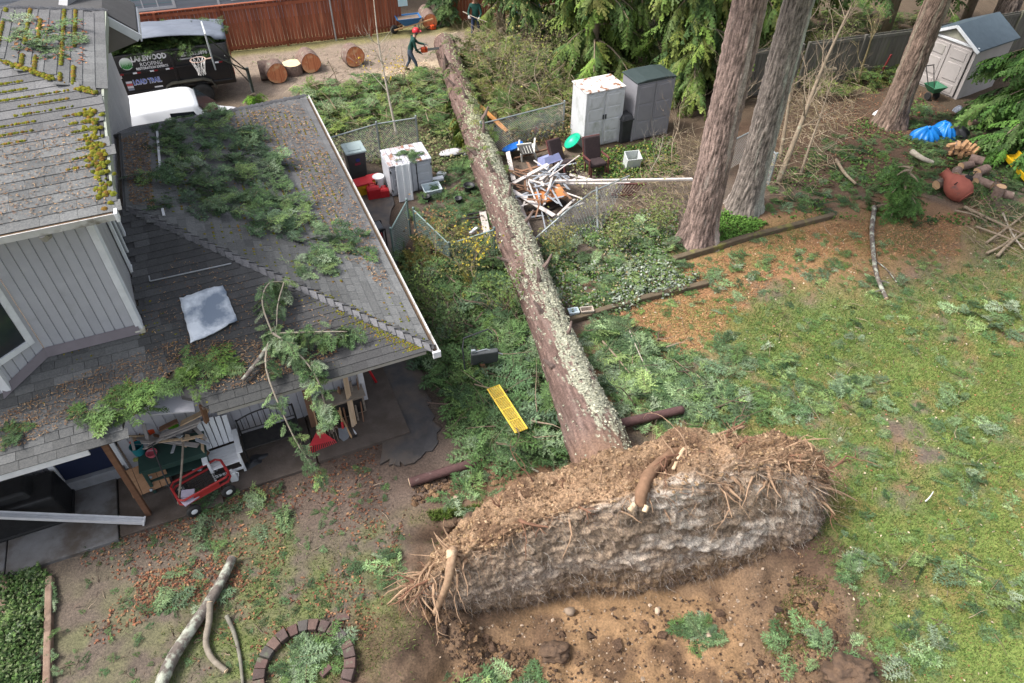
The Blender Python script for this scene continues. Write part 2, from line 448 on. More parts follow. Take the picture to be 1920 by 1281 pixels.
# ------------------------------------------------------------------ the house
house = thing('house', 'two storey grey house with mossy shingle hip roofs beside the fallen tree', 'house', E0, TH)
siding = M('grey_siding', (.44, .44, .47), (.38, .38, .41), scale=3, rough=.7, rand=.06, bump=.12, bscale=30, c3=(.30, .30, .31), s3=1.3, t3=(.6, .8))
shingle_mat = M('asphalt_shingle', (1.25, 1.22, 1.2), (.72, .72, .75), scale=38, rough=.92, attr='Col', bump=.25, bscale=120, rand=.05, spec=.25)
deck_mat = M('roof_deck', (.075, .073, .074), (.06, .058, .058), scale=4, rough=.95)
moss_mat = M('moss', (1.2, 1.15, 1.0), (.6, .65, .6), scale=30, rough=.95, attr='Col', bump=.6, bscale=90, spec=.1)
soffit_mat = M('soffit_board', (.40, .38, .35), (.32, .30, .28), scale=4, rough=.8)  # dull grey-brown for soffits, one fascia and the neighbour's eave

def lay_shingles(parent, A, B, O, poly, expo, wid, tint, keep, single, seed, lift=0.0):
    """rows of overlapping tabs on a slope; (a,b) plane coords: O + a*A + b*B; nearest 'single' tabs are pieces of their own"""
    A = np.array(A, float); B = np.array(B, float); A /= np.linalg.norm(A); B /= np.linalg.norm(B); Nn = np.cross(A, B); O = np.array(O, float)
    R = np.stack([A, B, Nn], 1); rg = np.random.default_rng(seed)
    pl = np.array(poly); amin, bmin = pl.min(0); amax, bmax = pl.max(0)
    tabs = []
    b = bmin; row = 0
    while b < bmax:
        a = amin - rg.uniform(0, wid)
        rowt = rg.uniform(.92, 1.08)
        while a < amax:
            w = wid * rg.choice([.8, .95, 1.0, 1.0, 1.1])
            c = np.array([[a + w / 2, b + expo * .5]])
            if inpoly(c, poly)[0] and keep(a + w / 2, b + expo * .5):
                t = tint(a, b) * rowt * rg.uniform(.88, 1.13)
                tabs.append((a + w / 2, b, w - .001 - rg.uniform(0, .002), t, rg.uniform(-.001, .001), rg.uniform(0, .001)))
            a += w
        b += expo; row += 1
    def unit(w, h):
        x = w / 2
        v = np.array([(-x, -.012, .002), (x, -.012, .002), (x, h, .0), (-x, h, .0), (-x, -.012, .017), (x, -.012, .017), (x, h, .004), (-x, h, .004)])
        q = np.array([(4, 5, 6), (4, 6, 7), (0, 1, 5), (0, 5, 4), (1, 2, 6), (1, 6, 5), (3, 0, 4), (3, 4, 7)])
        return v, q
    hh = expo + .02
    W = R @ np.zeros(3)
    cen = [np.array(E0) + rotz(TH) @ (O + A * t[0] + B * t[1]) for t in tabs]
    order = sorted(range(len(tabs)), key=lambda i: np.linalg.norm(cen[i] - np.array([-4.5, 0, 12])))
    pick = set(order[:single])
    V = []; T = []; C = []; n = 0; cache = {}
    for i, (a, b, w, t, dz, sl) in enumerate(tabs):
        tt = np.array([t * 1.0, t * .98, t * 1.0]) * np.array([.112, .115, .113])
        if i in pick:
            key = (round(w / .03), round(t * 6))
            if key not in cache:
                v, q = unit(key[0] * .03 + .004, hh); tq = key[1] / 6
                cache[key] = arrays_mesh('shingle', v, q, shingle_mat, np.tile(np.array([.112, .115, .113]) * tq, (8, 1)))
            o = link('shingle', cache[key], parent)
            Rm = R @ rotz(dz)
            p = O + A * a + B * b + Nn * (lift + sl * .4)
            o.matrix_local = Matrix([[*Rm[0], p[0]], [*Rm[1], p[1]], [*Rm[2], p[2]], [0, 0, 0, 1]])
        else:
            v, q = unit(w, hh)
            v = v @ (R @ rotz(dz)).T + O + A * a + B * b + Nn * (lift + sl * .4)
            V.append(v); T.append(q + n); C.append(np.tile(tt, (8, 1))); n += 8
    if V:
        o = link('shingle_field', arrays_mesh('shingle_field', np.concatenate(V), np.concatenate(T), shingle_mat, np.concatenate(C)), parent)
        tag(o, kind='stuff')
    return A, B, Nn

def roof_piece(name, pts, th=.10):
    """deck board under the shingles, pts local 3D counter-clockwise seen from above"""
    mb = MB(); n = len(pts); p = [np.array(q, float) for q in pts]
    mb.add(p + [q - np.array([0, 0, th]) for q in p], [tuple(range(n)), tuple(range(2 * n - 1, n - 1, -1))] + [(i, n + i, n + (i + 1) % n, (i + 1) % n) for i in range(n)])
    return mb.build(name, [deck_mat], house)

K = .326; SQ = math.sqrt(1 + K * K)
zf = lambda y: 2.5 + K * y
zr = lambda x: 2.5 - K * x
# lower front slope (with the smashed notch in its edge)
NOTCH = [(-5.55, 0.0), (-5.42, .34), (-5.15, .42), (-4.95, .62), (-4.72, .80), (-4.5, 1.02), (-4.40, .72), (-4.47, .42), (-4.25, .30), (-4.05, .06), (-4.0, 0)]
fpoly = [(-14, 0)] + NOTCH + [(0, 0), (-4.85, 4.85), (-4.85, 1.95), (-6.42, 1.95), (-7.12, 1.42), (-14, 1.42)]
front_roof = roof_piece('roof', [(x, y, zf(y) - .012) for x, y in fpoly], .09)
front_roof['label'] = 'lower front roof slope with a smashed eave'
notch_np = np.array(NOTCH)
def ftint(a, b): return .72 + .55 * (1 if a < -5.0 and b > .1 else 0) * (vnoise(a * 3.3, b * 4, 3)) * .8 - .16 * (1 if a > -4.6 else 0) + .25 * (vnoise(a * .8, b * .9, 4) - .5)
def fkeep(a, b):
    y = b / SQ
    return not inpoly(np.array([[a, y]]), [(-5.5, -.2)] + NOTCH[1:-1] + [(-4.0, -.2)])[0]
lay_shingles(front_roof, (1, 0, 0), (0, 1, K), (0, 0, 2.5), [(x, y * SQ) for x, y in [(-13, -.06), (.04, -.06), (-4.85, 4.85), (-4.85, 1.95), (-6.42, 1.95), (-7.12, 1.42), (-13, 1.42)]], .172, .28, ftint, fkeep, 300, 11)
# lower right slope
rpoly = [(0, 0), (0, 11.9), (-4.78, 8.12), (-4.78, 4.78)]
right_roof = roof_piece('roof', [(x, y, zr(x) - .012) for x, y in rpoly], .09)
right_roof['label'] = 'lower right roof slope strewn with fir branches'
def rtint(a, b): return .98 + .35 * (vnoise(a * .6, b * .8, 5) - .5) + .12 * (b < 1.2)
lay_shingles(right_roof, (0, 1, 0), (-1, 0, K), (0, 0, 2.5), [(y, -x * SQ) for x, y in [(.03, .02), (.03, 11.9), (-4.78, 8.12), (-4.78, 4.78)]], .172, .28, rtint, lambda a, b: True, 300, 12)
# back slope beyond the far hip (falls away from the drone)
roof_piece('roof', [(0, 11.9, 2.49), (-9, 11.9, 2.49), (-9, 8.12, zr(-4.78) - .02), (-4.78, 8.12, zr(-4.78) - .02)], .09)
# hip caps
cap_mat = shingle_mat
def caps(parent, p0, p1, sidea, sideb, w=.17, step=.19, bright=1.0):
    p0 = np.array(p0, float); p1 = np.array(p1, float); L = np.linalg.norm(p1 - p0); d = (p1 - p0) / L
    n = int(L / step); me = None
    protos = []
    sa = np.array(sidea, float); sb = np.array(sideb, float)
    for v in range(4):
        t = (.85, 1.0, 1.15, .93)[v] * bright
        h = step + .05
        q = np.array([-d * 0 + sa * w, sa * w * .5 + (0, 0, .022), np.array([0, 0, .034]), sb * w * .5 + (0, 0, .022), sb * w])
        top = np.array([qq + d * h + np.array([0, 0, -.02]) for qq in q]); q = q + np.array([0, 0, .025])
        low = q - np.array([0, 0, .022])
        vv = np.vstack([q, top, low]); tr = []
        for i in range(4):
            tr += [(i, i + 1, i + 6), (i, i + 6, i + 5), (10 + i, 11 + i, i + 1), (10 + i, i + 1, i)]
        protos.append(arrays_mesh('ridge_cap', vv, np.array(tr), shingle_mat, np.tile(np.array([.125, .125, .13]) * t, (15, 1))))
    for i in range(n):
        o = link('ridge_cap', protos[random.randrange(4)], parent)
        p = p0 + d * (i * step) + np.array([0, 0, .008]); o.location = tuple(p)
        o.rotation_euler = (0, 0, rr(-.03, .03))
dn = 1 / math.sqrt(1 + K * K)
caps(front_roof, (0, 0, 2.5), (-4.8, 4.8, zf(4.8)), np.array([1, 0, -K]) * .7, np.array([0, -1, -K]) * .7, w=.2, bright=1.15)
caps(right_roof, (0, 11.9, 2.5), (-4.78, 8.12, zr(-4.78)), np.array([1, 0, -K]) * .7, np.array([0, 1, -K]) * .7, w=.2, bright=1.1)
# eaves: dirty white gutter on the right, fascia at the left front, soffit
gutter_mat = M('dirty_white_gutter', (.62, .62, .62), (.46, .45, .43), scale=3, rough=.6, c3=(.14, .12, .09), s3=2.4, t3=(.56, .72), bump=.1)
g = MB(); prof = [(-.0, .05), (0, -.07), (.11, -.07), (.135, .05), (.12, .05), (.10, -.055), (.012, -.055), (.012, .05)]
g.prism(prof, (.025, -.12, 2.42), (1, 0, 0), (0, 0, 1), (0, 1, 0), 12.1)
g.build('gutter', gutter_mat, house)
g = MB()
g.box((.085, 5.9, 2.405), (.075, 11.9, .03))
g.build('gutter_debris', M('gutter_debris', (.10, .075, .05), (.16, .10, .06), scale=14, rough=.95), house)
g = MB(); g.box((.09, -.16, 2.40), (.16, .05, .16)); g.build('gutter_end_cap', white_paint, house, bev=.01)
g = MB(); g.box((-10.0, -.035, 2.40), (7.9, .035, .15)); g.build('fascia', white_paint, house, bev=.006)
g = MB(); g.box((-2.02, .02, 2.38), (3.9, .03, .12)); g.build('fascia', soffit_mat, house, bev=.006)
g = MB(); g.box((-9.8, .72, 2.40), (8.4, 1.40, .02)); g.box((-2.65, .72, 2.40), (2.6, 1.40, .02)); g.box((-.65, 6.6, 2.395), (1.2, 10.4, .02)); g.build('soffit', soffit_mat, house)

# walls: board siding on a core
def wall(name, p0, p1, z0, z1, bw=.17, outward=(0, -1, 0), mat=siding, zslope=None, core=.16):
    """wall between two local points; one board after the other, each a piece of its own"""
    p0 = np.array([*p0, 0.0]); p1 = np.array([*p1, 0.0]); d = p1 - p0; L = np.linalg.norm(d); d /= L; nrm = np.array(outward, float); nrm /= np.linalg.norm(nrm)
    mb = MB(); c = (p0 + p1) / 2 - nrm * (core / 2 + .03); mb.bar(np.append(p0[:2], 0) - nrm * (core / 2 + .02) + (0, 0, (z0 + z1) / 2), np.append(p1[:2], 0) - nrm * (core / 2 + .02) + (0, 0, (z0 + z1) / 2), core, z1 - z0)
    w = mb.build(name, mat, house)
    n = max(1, round(L / bw)); bw = L / n
    shared = None
    for i in range(n):
        q = p0 + d * (bw * (i + .5))
        if shared is None or zslope:
            b = MB(); zz = z0 if not zslope else zslope(q)
            hgt = z1 - zz; g_ = .011
            b.prism([(-bw / 2 + g_, 0), (bw / 2 - g_, 0), (bw / 2 - g_ * .4, -.02), (-bw / 2 + g_ * .4, -.02)], (0, 0, -hgt / 2), d, nrm, (0, 0, 1), hgt)
            shared = b.mesh('siding_board', mat); zc = (zz + z1) / 2
        o = link('siding_board', shared, w); o.location = (q[0], q[1], zc)
    return w
W1 = wall('wall', (-4.95, 1.9), (-6.45, 1.9), 3.02, 5.84, .172, (0, -1, 0))
W2 = wall('wall', (-6.45, 1.9), (-7.13, 1.36), 2.9, 5.84, .172, (.62, -.78, 0))
W3 = wall('wall', (-7.13, 1.36), (-9.5, 1.36), 2.85, 5.84, .172, (0, -1, 0))
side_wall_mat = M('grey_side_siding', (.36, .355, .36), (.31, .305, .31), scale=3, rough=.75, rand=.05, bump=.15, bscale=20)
W4 = wall('wall', (-4.9, 3.63), (-4.9, 14.0), 2.4, 6.55, .30, (1, 0, 0), side_wall_mat)
W4b = wall('wall', (-4.9, 1.95), (-4.9, 3.62), 2.4, 5.95, .28, (1, 0, 0), side_wall_mat)
W5 = wall('wall', (-1.26, 1.45), (-6.1, 1.45), .05, 2.45, .19, (0, -1, 0))
W6 = wall('wall', (-7.3, 1.5), (-13.5, 1.5), .05, 2.45, .19, (0, -1, 0))
W7 = wall('wall', (-1.2, 1.5), (-1.2, 11.4), .05, 2.45, .30, (1, 0, 0), side_wall_mat)
for (a, b, zz, hh) in (((-4.93, 1.89), (-4.86, 2.08), 4.42, 2.75), ((-7.16, 1.33), (-7.06, 1.43), 4.4, 2.8), ((-1.20, 1.40), (-1.30, 1.5), 1.25, 2.4)):
    b_ = MB(); b_.box(((a[0] + b[0]) / 2, (a[1] + b[1]) / 2, zz), (abs(a[0] - b[0]) + .04, abs(a[1] - b[1]) + .04, hh)); b_.build('corner_board', white_paint, house, bev=.006)
b_ = MB(); b_.box((-4.90, 1.88, 3.02), (.17, .13, .30)); b_.build('corner_board_foot', M('rotten_white_board', (.55, .54, .48), (.33, .30, .20), scale=8, rough=.9, c3=(.22, .24, .08), s3=6), house, bev=.01)
b_ = MB(); b_.quad((-4.9, 1.80, zf(1.80) + .03), (-6.47, 1.80, zf(1.80) + .03), (-6.47, 1.885, zf(1.88) + .16), (-4.9, 1.885, zf(1.88) + .16))
b_.quad((-6.44, 1.80, zf(1.80) + .03), (-7.18, 1.22, zf(1.22) + .03), (-7.15, 1.335, zf(1.3) + .16), (-6.44, 1.885, zf(1.88) + .16))
b_.build('flashing', M('purple_grey_flashing', (.19, .165, .18), (.15, .13, .14), scale=3, rough=.6), house)

# windows of the near house
def window_unit(parent, cen, ax, nrm, w, h, bars=1, blind=False, name='window', trim=.09):
    ax = np.array(ax, float); nrm = np.array(nrm, float); up = np.array([0, 0, 1.0]); c = np.array(cen, float)
    fr = MB()
    for s in (-1, 1):
        fr.bar(c + ax * s * (w / 2 + trim / 2) - up * (h / 2 + trim), c + ax * s * (w / 2 + trim / 2) + up * (h / 2 + trim), trim, .05, nrm)
    for s in (-1, 1):
        fr.bar(c - ax * w / 2 + up * s * (h / 2 + trim / 2), c + ax * w / 2 + up * s * (h / 2 + trim / 2), trim, .05, nrm)
    o = fr.build(name, white_paint, parent, bev=.006)
    gl = MB(); gl.bar(c - ax * w / 2 - nrm * .015, c + ax * w / 2 - nrm * .015, h, .012, nrm); gl.build('pane', glass_dark if not blind else MATS['blind_glass'], o)
    fr2 = MB()
    for k in range(bars):
        q = c + ax * (w * ((k + 1) / (bars + 1) - .5)); fr2.bar(q - up * h / 2, q + up * h / 2, .05, .03, nrm)
    if bars: fr2.build('mullion', white_paint, o)
    return o
dax = np.array([-.68, -.54, 0]) / np.linalg.norm([.68, .54]); dn2 = np.array([.62, -.78, 0])
window_unit(house, np.array([-6.81, 1.62, 4.12]) + dn2 * .03, dax, dn2, .52, 1.05, 0, trim=.11)
window_unit(house, (-4.855, 3.65, 4.55), (0, 1, 0), (1, 0, 0), .75, 1.9, 1, trim=.11)
b_ = MB(); b_.box((-6.75, 1.44, 1.15), (1.0, .06, 1.6)); nav = b_.build('door', M('navy_door', (.012, .018, .045), (.016, .022, .05), scale=3, rough=.4), house, bev=.01)
b_ = MB(); b_.box((-6.75, 1.40, .19), (1.12, .16, .30)); b_.build('door_step', M('step_concrete', (.27, .28, .30), (.21, .21, .22), scale=5, rough=.85), house, bev=.012)
b_ = MB(); b_.box((-7.31, 1.41, 1.3), (.10, .06, 2.2)); b_.build('door_trim', white_paint, house, bev=.006)
b_ = MB(); b_.box((-6.18, 1.41, 1.3), (.10, .06, 2.2)); b_.build('door_trim', white_paint, house, bev=.006)
# porch post under the smashed eave
post_wood = M('brown_post', (.17, .085, .05), (.12, .06, .035), scale=4, rough=.7, stretch=(1, 1, 5), bump=.15)
b_ = MB(); b_.box((-5.86, .17, 1.25), (.10, .10, 2.32)); b_.build('porch_post', post_wood, house, bev=.008)

# upper roof
K2 = .364; S2 = math.sqrt(1 + K2 * K2); K3 = .29; S3 = math.sqrt(1 + K3 * K3)
zu = lambda y: 5.92 + K2 * (y - 1.35)
zu2 = lambda x: 6.755 - K3 * (x + 4.24)
up1 = [(-4.40, 1.35), (-4.22, 3.64), (-5.62, 4.78), (-9.6, 8.0), (-13, 8.0), (-13, 1.35)]
upper_roof = roof_piece('roof', [(x, y, zu(y) - .012) for x, y in up1][::1], .08)
upper_roof['label'] = 'upper storey roof with mossy shingle rows'
lay_shingles(upper_roof, (1, 0, 0), (0, 1, K2), (0, 1.35, 5.92), [(x, (y - 1.35) * S2) for x, y in [(-9, 1.32), (-4.40, 1.32), (-4.22, 3.62), (-5.62, 4.76), (-9, 7.4)]], .19, .30,
             lambda a, b: 1.2 + .3 * (vnoise(a * 2, b * 3, 8) - .5), lambda a, b: True, 150, 13)
up2 = [(-4.22, 3.64), (-4.12, 8.06), (-5.79, 7.39), (-9.6, 6.0), (-5.62, 4.78)]
upper_side = roof_piece('roof', [(x, y, zu2(x) - .012) for x, y in up2], .08)
lay_shingles(upper_side, (0, 1, 0), (-1, 0, K3), (-4.24, 0, 6.755), [(y, -(x + 4.24) * S3) for x, y in up2], .19, .30,
             lambda a, b: 1.2 + .3 * (vnoise(a * 2, b * 3, 9) - .5), lambda a, b: True, 150, 14)
caps(upper_side, (-4.12, 8.06, zu2(-4.12)), (-5.9, 7.36, zu2(-5.9)), np.array([1, 0, -.3]) * .6, np.array([.2, 1, -.3]) * .6, w=.17, bright=1.5)
mb = MB()   # far slope dropping away
mb.quad((-4.1, 8.08, 6.70), (-5.9, 7.4, zu2(-5.9) - .03), (-5.9, 11.5, 6.2), (-4.1, 11.5, 5.9)); mb.build('roof', deck_mat, house)
# small roof return over the side wall at its far end
mb = MB(); mb.hexa([(-4.15, 8.02, 6.62), (-3.62, 8.02, 6.14), (-3.62, 10.2, 6.05), (-4.15, 10.2, 6.5), (-4.15, 8.02, 6.74), (-3.62, 8.02, 6.26), (-3.62, 10.2, 6.17), (-4.15, 10.2, 6.62)]); mb.build('roof_return', deck_mat, house)
mb = MB(); mb.bar((-4.17, 7.99, 6.60), (-3.62, 7.99, 6.11), .035, .17, (0, 0, 1)); mb.bar((-3.60, 8.0, 6.11), (-3.60, 10.1, 6.03), .03, .15, (0, 0, 1)); mb.build('rake_board', white_paint, house)
mb = MB(); mb.add([(-4.85, 8.0, 6.5), (-4.15, 8.0, 6.5), (-3.66, 8.0, 6.05), (-4.85, 8.0, 5.75), (-4.85, 10.0, 6.4), (-4.15, 10, 6.4), (-3.66, 10, 5.95), (-4.85, 10, 5.65)], [(3, 2, 1, 0), (3, 2, 6, 7)]); mb.build('soffit', M('shaded_soffit', (.16, .14, .13), (.2, .18, .16), scale=3), house)  # underside coloured dark to carry the shadow below the rake board
# upper gutter with debris, edge trim and downspout elbow
g = MB(); g.prism([(0, .04), (0, -.08), (-.11, -.08), (-.14, .05), (-.125, .05), (-.10, -.065), (-.012, -.065), (-.012, .04)], (-12, 1.34, 5.88), (0, 1, 0), (0, 0, 1), (1, 0, 0), 7.66); g.build('gutter', gutter_mat, house)
g = MB(); g.box((-8.2, 1.28, 5.885), (7.6, .08, .03)); g.build('gutter_debris', MATS['gutter_debris'], house)
g = MB(); g.box((-4.34, 1.27, 5.86), (.05, .17, .16)); g.build('gutter_end_cap', white_paint, house, bev=.01)
g = MB(); g.tube([(-5.42, 1.27, 5.80), (-5.42, 1.35, 5.68), (-5.42, 1.55, 5.60)], .06, 8); g.build('downspout_elbow', soffit_mat, house)
g = MB(); g.box((-8.2, 1.62, 5.83), (7.5, .52, .02)); g.build('soffit', soffit_mat, house)
g = MB(); g.bar((-4.37, 1.36, 5.83), (-4.19, 3.64, 6.66), .04, .16); g.bar((-4.19, 3.64, 6.66), (-4.09, 8.04, 6.64), .04, .16); g.build('rake_trim', M('mossy_trim', (.34, .36, .32), (.27, .29, .22), scale=5, rough=.9), house)
g = MB(); g.add([(-4.9, 1.9, 6.15), (-4.3, 1.9, 5.98), (-4.2, 3.64, 6.6), (-4.9, 3.64, 6.6), (-4.12, 8, 6.6), (-4.9, 8, 6.6)], [(3, 2, 1, 0), (5, 4, 2, 3)]); g.build('soffit', MATS['shaded_soffit'], house)  # same painted-in shade under the side overhang

# moss cushions along the shingle rows
def moss_patch(name, parent, spots):
    V = []; T = []; C = []; n = 0
    for (p, Nn, r) in spots:
        Nn = np.array(Nn); _, s, u = frame(Nn, (0, 1, 0.01)); k = 6
        ang = np.arange(k) * 2 * math.pi / k + rr(0, 1)
        ring = np.array([p + (s * math.cos(t) + u * math.sin(t)) * r * rr(.7, 1.3) for t in ang])
        mid = np.array([p + (s * math.cos(t) + u * math.sin(t)) * r * .55 * rr(.7, 1.3) + Nn * r * rr(.3, .6) for t in ang + .4])
        top = p + Nn * r * rr(.45, .8)
        V.append(np.vstack([ring, mid, top[None]]))
        t = []
        for i in range(k):
            j = (i + 1) % k; t += [(i, j, k + i), (j, k + j, k + i), (k + i, k + j, 2 * k)]
        T.append(np.array(t) + n); n += 2 * k + 1
        g_ = rr(0, 1); c = np.array([.11, .135, .022]) * (1 - g_) + np.array([.23, .205, .025]) * g_
        if rr(0, 1) < .22: c = np.array([.22, .13, .035])
        C.append(np.tile(c * rr(.6, 1.1), (2 * k + 1, 1)))
    tag(link(name, arrays_mesh(name, np.concatenate(V), np.concatenate(T), moss_mat, np.concatenate(C), True), parent), kind='stuff')
N1 = np.array([0, -K, 1]) / SQ; N2 = np.array([K, 0, 1]) / SQ; N3 = np.array([0, -K2, 1]) / S2; N4 = np.array([K3, 0, 1]) / S3
sp = []
for i in range(5200):     # right slope: dashes along the rows, thickest towards the far eave
    b = random.randrange(1, 28) * .172; x = -b / SQ; y = rr(0, 11.9)
    if not (-x < y < 11.9 + x * .8) : continue
    wgt = (.25 + .75 * (y > 4) * (x > -2.6)) * (vnoise(y * 1.4, b * 1.2, 21) > .38)
    if rr(0, 1) < wgt: sp.append((np.array([x + .012, y, zr(x) + .012]), N2, rr(.012, .034)))
for i in range(700):      # by the front hip corner
    t = rr(0, 1.6); sp.append((np.array([-t - rr(0, .5), t + rr(.0, .25), 0]), N2, rr(.012, .03)))
    q = sp[-1][0]; q[2] = zr(q[0]) + .015
    if q[1] < -q[0]: sp.pop()
moss_patch('moss', right_roof, sp)
sp = []
for i in range(520):
    t = abs(random.gauss(0, .8)); x = -t; y = max(.02, t - abs(random.gauss(0, .16)) - .15)
    if t < 4.5 and vnoise(t * 2.1, 3, 31) > .35: sp.append((np.array([x, y, zf(y) + .012]), N1, rr(.008, .022)))
for i in range(700):
    b = random.randrange(1, 23) * .172; y = b / SQ; x = rr(-6.8, -y)
    if y < 1.8 or x > -4.8:
        if vnoise(x * 1.7, y * 2, 33) > .6: sp.append((np.array([x, y - .01, zf(y) + .012]), N1, rr(.008, .02)))
moss_patch('moss', front_roof, sp)
sp = []
for i in range(2600):
    b = random.randrange(1, 17) * .19; y = 1.35 + b / S2; x = rr(-7.2, -4.3)
    if y > 3.64 - (x + 4.22) * .80: continue
    edge = math.exp(-((x + 4.42) / .16) ** 2)
    if vnoise(x * 1.6, y * 2.2, 35) > .54 - .16 * edge: sp.append((np.array([x, y - .01, zu(y) + .018]), N3, rr(.01, .032) * (1 + .8 * edge)))
for i in range(120):      # lumps by the right edge
    y = random.choice([1.75, 2.3, 2.75, 3.2]) + random.gauss(0, .14); x = -4.42 + random.gauss(-.03, .06); sp.append((np.array([x, y, zu(y) + .02]), N3, rr(.025, .05)))
moss_patch('moss', upper_roof, sp)
sp = []
for i in range(2600):
    b = random.choice((2, 3, 5, 6, 8, 9)) * .19; x = -4.24 - b / S3; y = rr(3.9, 8)
    if y < 3.64 - (x + 4.22) * .80 or y > 8.0 + (x + 4.22) * .42: continue
    if vnoise(x * 9, y * 1.3, 37) > .36: sp.append((np.array([x + .01, y, zu2(x) + .018]), N4, rr(.016, .042)))
for i in range(500):
    t = rr(0, 1); x = -4.3 - 1.9 * t; y = 3.70 + 1.5 * t; 
    if vnoise(t * 8, 1, 38) > .3: sp.append((np.array([x + rr(-.05, .05), y + rr(-.05, .05), zu2(x) + .02]), N4, rr(.018, .045)))
moss_patch('moss', upper_side, sp)

# loose things on the roof
white_sheet = M('scuffed_white_sheet', (.66, .70, .74), (.55, .59, .64), scale=7, rough=.5, c3=(.17, .21, .27), s3=1.5, t3=(.44, .60), bump=.3, bscale=14)
mb = MB(); nU = 12
c4 = [np.array(q) for q in ((-4.14, 2.32), (-3.32, 2.36), (-3.22, 1.50), (-4.1, 1.30))]
vs = []
for i in range(nU):
    for j in range(nU):
        s, t = i / (nU - 1), j / (nU - 1)
        q = (c4[0] * (1 - s) + c4[1] * s) * (1 - t) + (c4[3] * (1 - s) + c4[2] * s) * t
        q = q + np.array([rr(-.015, .015), rr(-.015, .015)])
        vs.append((q[0], q[1], zf(q[1]) + .045 + .05 * float(vnoise(s * 4, t * 4, 3)) + (.03 if j == nU - 1 else 0)))
mb.add([plot(*q) for q in vs], [(i * nU + j, i * nU + j + 1, (i + 1) * nU + j + 1, (i + 1) * nU + j) for i in range(nU - 1) for j in range(nU - 1)])
o = mb.build('roof_patch_sheet', white_sheet, smooth=True); so = o.modifiers.new('thickness', 'SOLIDIFY'); so.thickness = .02
tag(o, 'crumpled white sheet with a grey centre patching the front roof', 'sheet')
mb = MB(); a = plot(-4.57, 2.85, zf(2.85) + .035); b = plot(-3.07, 2.82, zf(2.82) + .035); mb.bar(a, b, .022, .016); mb.bar(a, plot(-4.57, 2.98, zf(2.98) + .03), .02, .014)
tag(mb.build('metal_strip', M('dull_aluminium', (.42, .44, .46), (.34, .35, .37), rough=.5, metal=.5)), 'thin bright metal strip lying on the front roof slope', 'metal strip')
for (p, q, lab) in (((296, 250), (302, 322), 'longer white strip near the wall on the branch strewn roof'), ((306, 395), (309, 408), 'short white strip near the front hip beside the wall')):
    a = onplane(*p, plot(0, 0, 2.5), (Vv * K + np.array([0, 0, 1]))); b = onplane(*q, plot(0, 0, 2.5), (Vv * K + np.array([0, 0, 1])))
    mb = MB(); mb.bar(a + (0, 0, .05), b + (0, 0, .05), .05, .025); tag(mb.build('white_strip', white_paint), lab, 'strip')
# ------------------------------------------------------------------ foliage prototypes
def fir_proto(seed, pairs=9, needles=6, droop=.15, fan=.95, length=1.0, ndl=.068, wid=.014, side=.42, c=(.045, .085, .050), twig=(.16, .11, .07), jit=.25):
    """a flat fir spray along +x: twig, side twigs, needle rows; unit length"""
    g = np.random.default_rng(seed); V = []; T = []; C = []
    def tri(a, b, d, col):
        n = len(V); V.extend([a, b, d]); T.append((n, n + 1, n + 2)); C.extend([col] * 3)
    cc = np.array(c)
    def axis(t): return np.array([t, .04 * math.sin(t * 3 + seed), -droop * t * t])
    def needle_row(p0, d, L, k, col):
        d = d / np.linalg.norm(d); s = np.array([-d[1], d[0], 0]); s /= np.linalg.norm(s) + 1e-9
        q = p0 + d * L
        bw = ndl * .30
        tri(p0 - s * bw * .6, p0 + s * bw * .6, p0 + d * L * .62 + s * bw * g.uniform(-.5, .5), col * g.uniform(.6, 1.0)); tri(p0 + d * L * .35 - s * bw, p0 + d * L * .35 + s * bw, q, col * g.uniform(.8, 1.35))
        for i in range(k):
            t = (i + .5) / k; p = p0 + d * L * t; nl = ndl * (1 - .45 * t) * g.uniform(.8, 1.25)
            for sg in (-1, 1):
                tip = p + d * nl * .65 + s * sg * nl * .8 + np.array([0, 0, g.uniform(-.012, .03)])
                tri(p - d * wid, p + d * wid * 1.3, tip, col * g.uniform(.5, 1.8) * np.array([1, 1, g.uniform(.85, 1.15)]))
        tri(q - s * wid * .8, q + s * wid * .8, q + d * ndl * .8, col * 1.15)
    for i in range(6):
        a = axis(i / 6); b = axis((i + 1) / 6); w = .010 * (1 - i / 7)
        tri(a + (0, -w, 0), a + (0, w, 0), b + (0, 0, .002), np.array(twig)); tri(a + (0, 0, w), a + (0, 0, -w), b, np.array(twig))
    for i in range(pairs):
        t = .12 + .86 * (i / pairs); p = axis(t)
        for sg in (-1, 1):
            if g.uniform() < .07: continue
            an = sg * (fan + g.uniform(-jit, jit) * .8); L = side * (1 - t) ** .75 * g.uniform(.7, 1.2) + .07
            d = np.array([math.cos(an), math.sin(an), g.uniform(-.25, .15) - droop * t])
            col = cc * g.uniform(.8, 1.25)
            needle_row(p, d, L, needles, col)
            if L > .22:
                for sg2 in (-1, 1):
                    t2 = g.uniform(.3, .6); p2 = p + d / np.linalg.norm(d) * L * t2
                    a2 = an + sg2 * .8; needle_row(p2, np.array([math.cos(a2), math.sin(a2), g.uniform(-.2, .1)]), L * .42, max(2, needles // 2), col * g.uniform(.85, 1.2))
    needle_row(axis(.9), np.array([1, 0, -droop]), .12, 4, cc)
    return np.array(V), np.array(T), np.array(C)
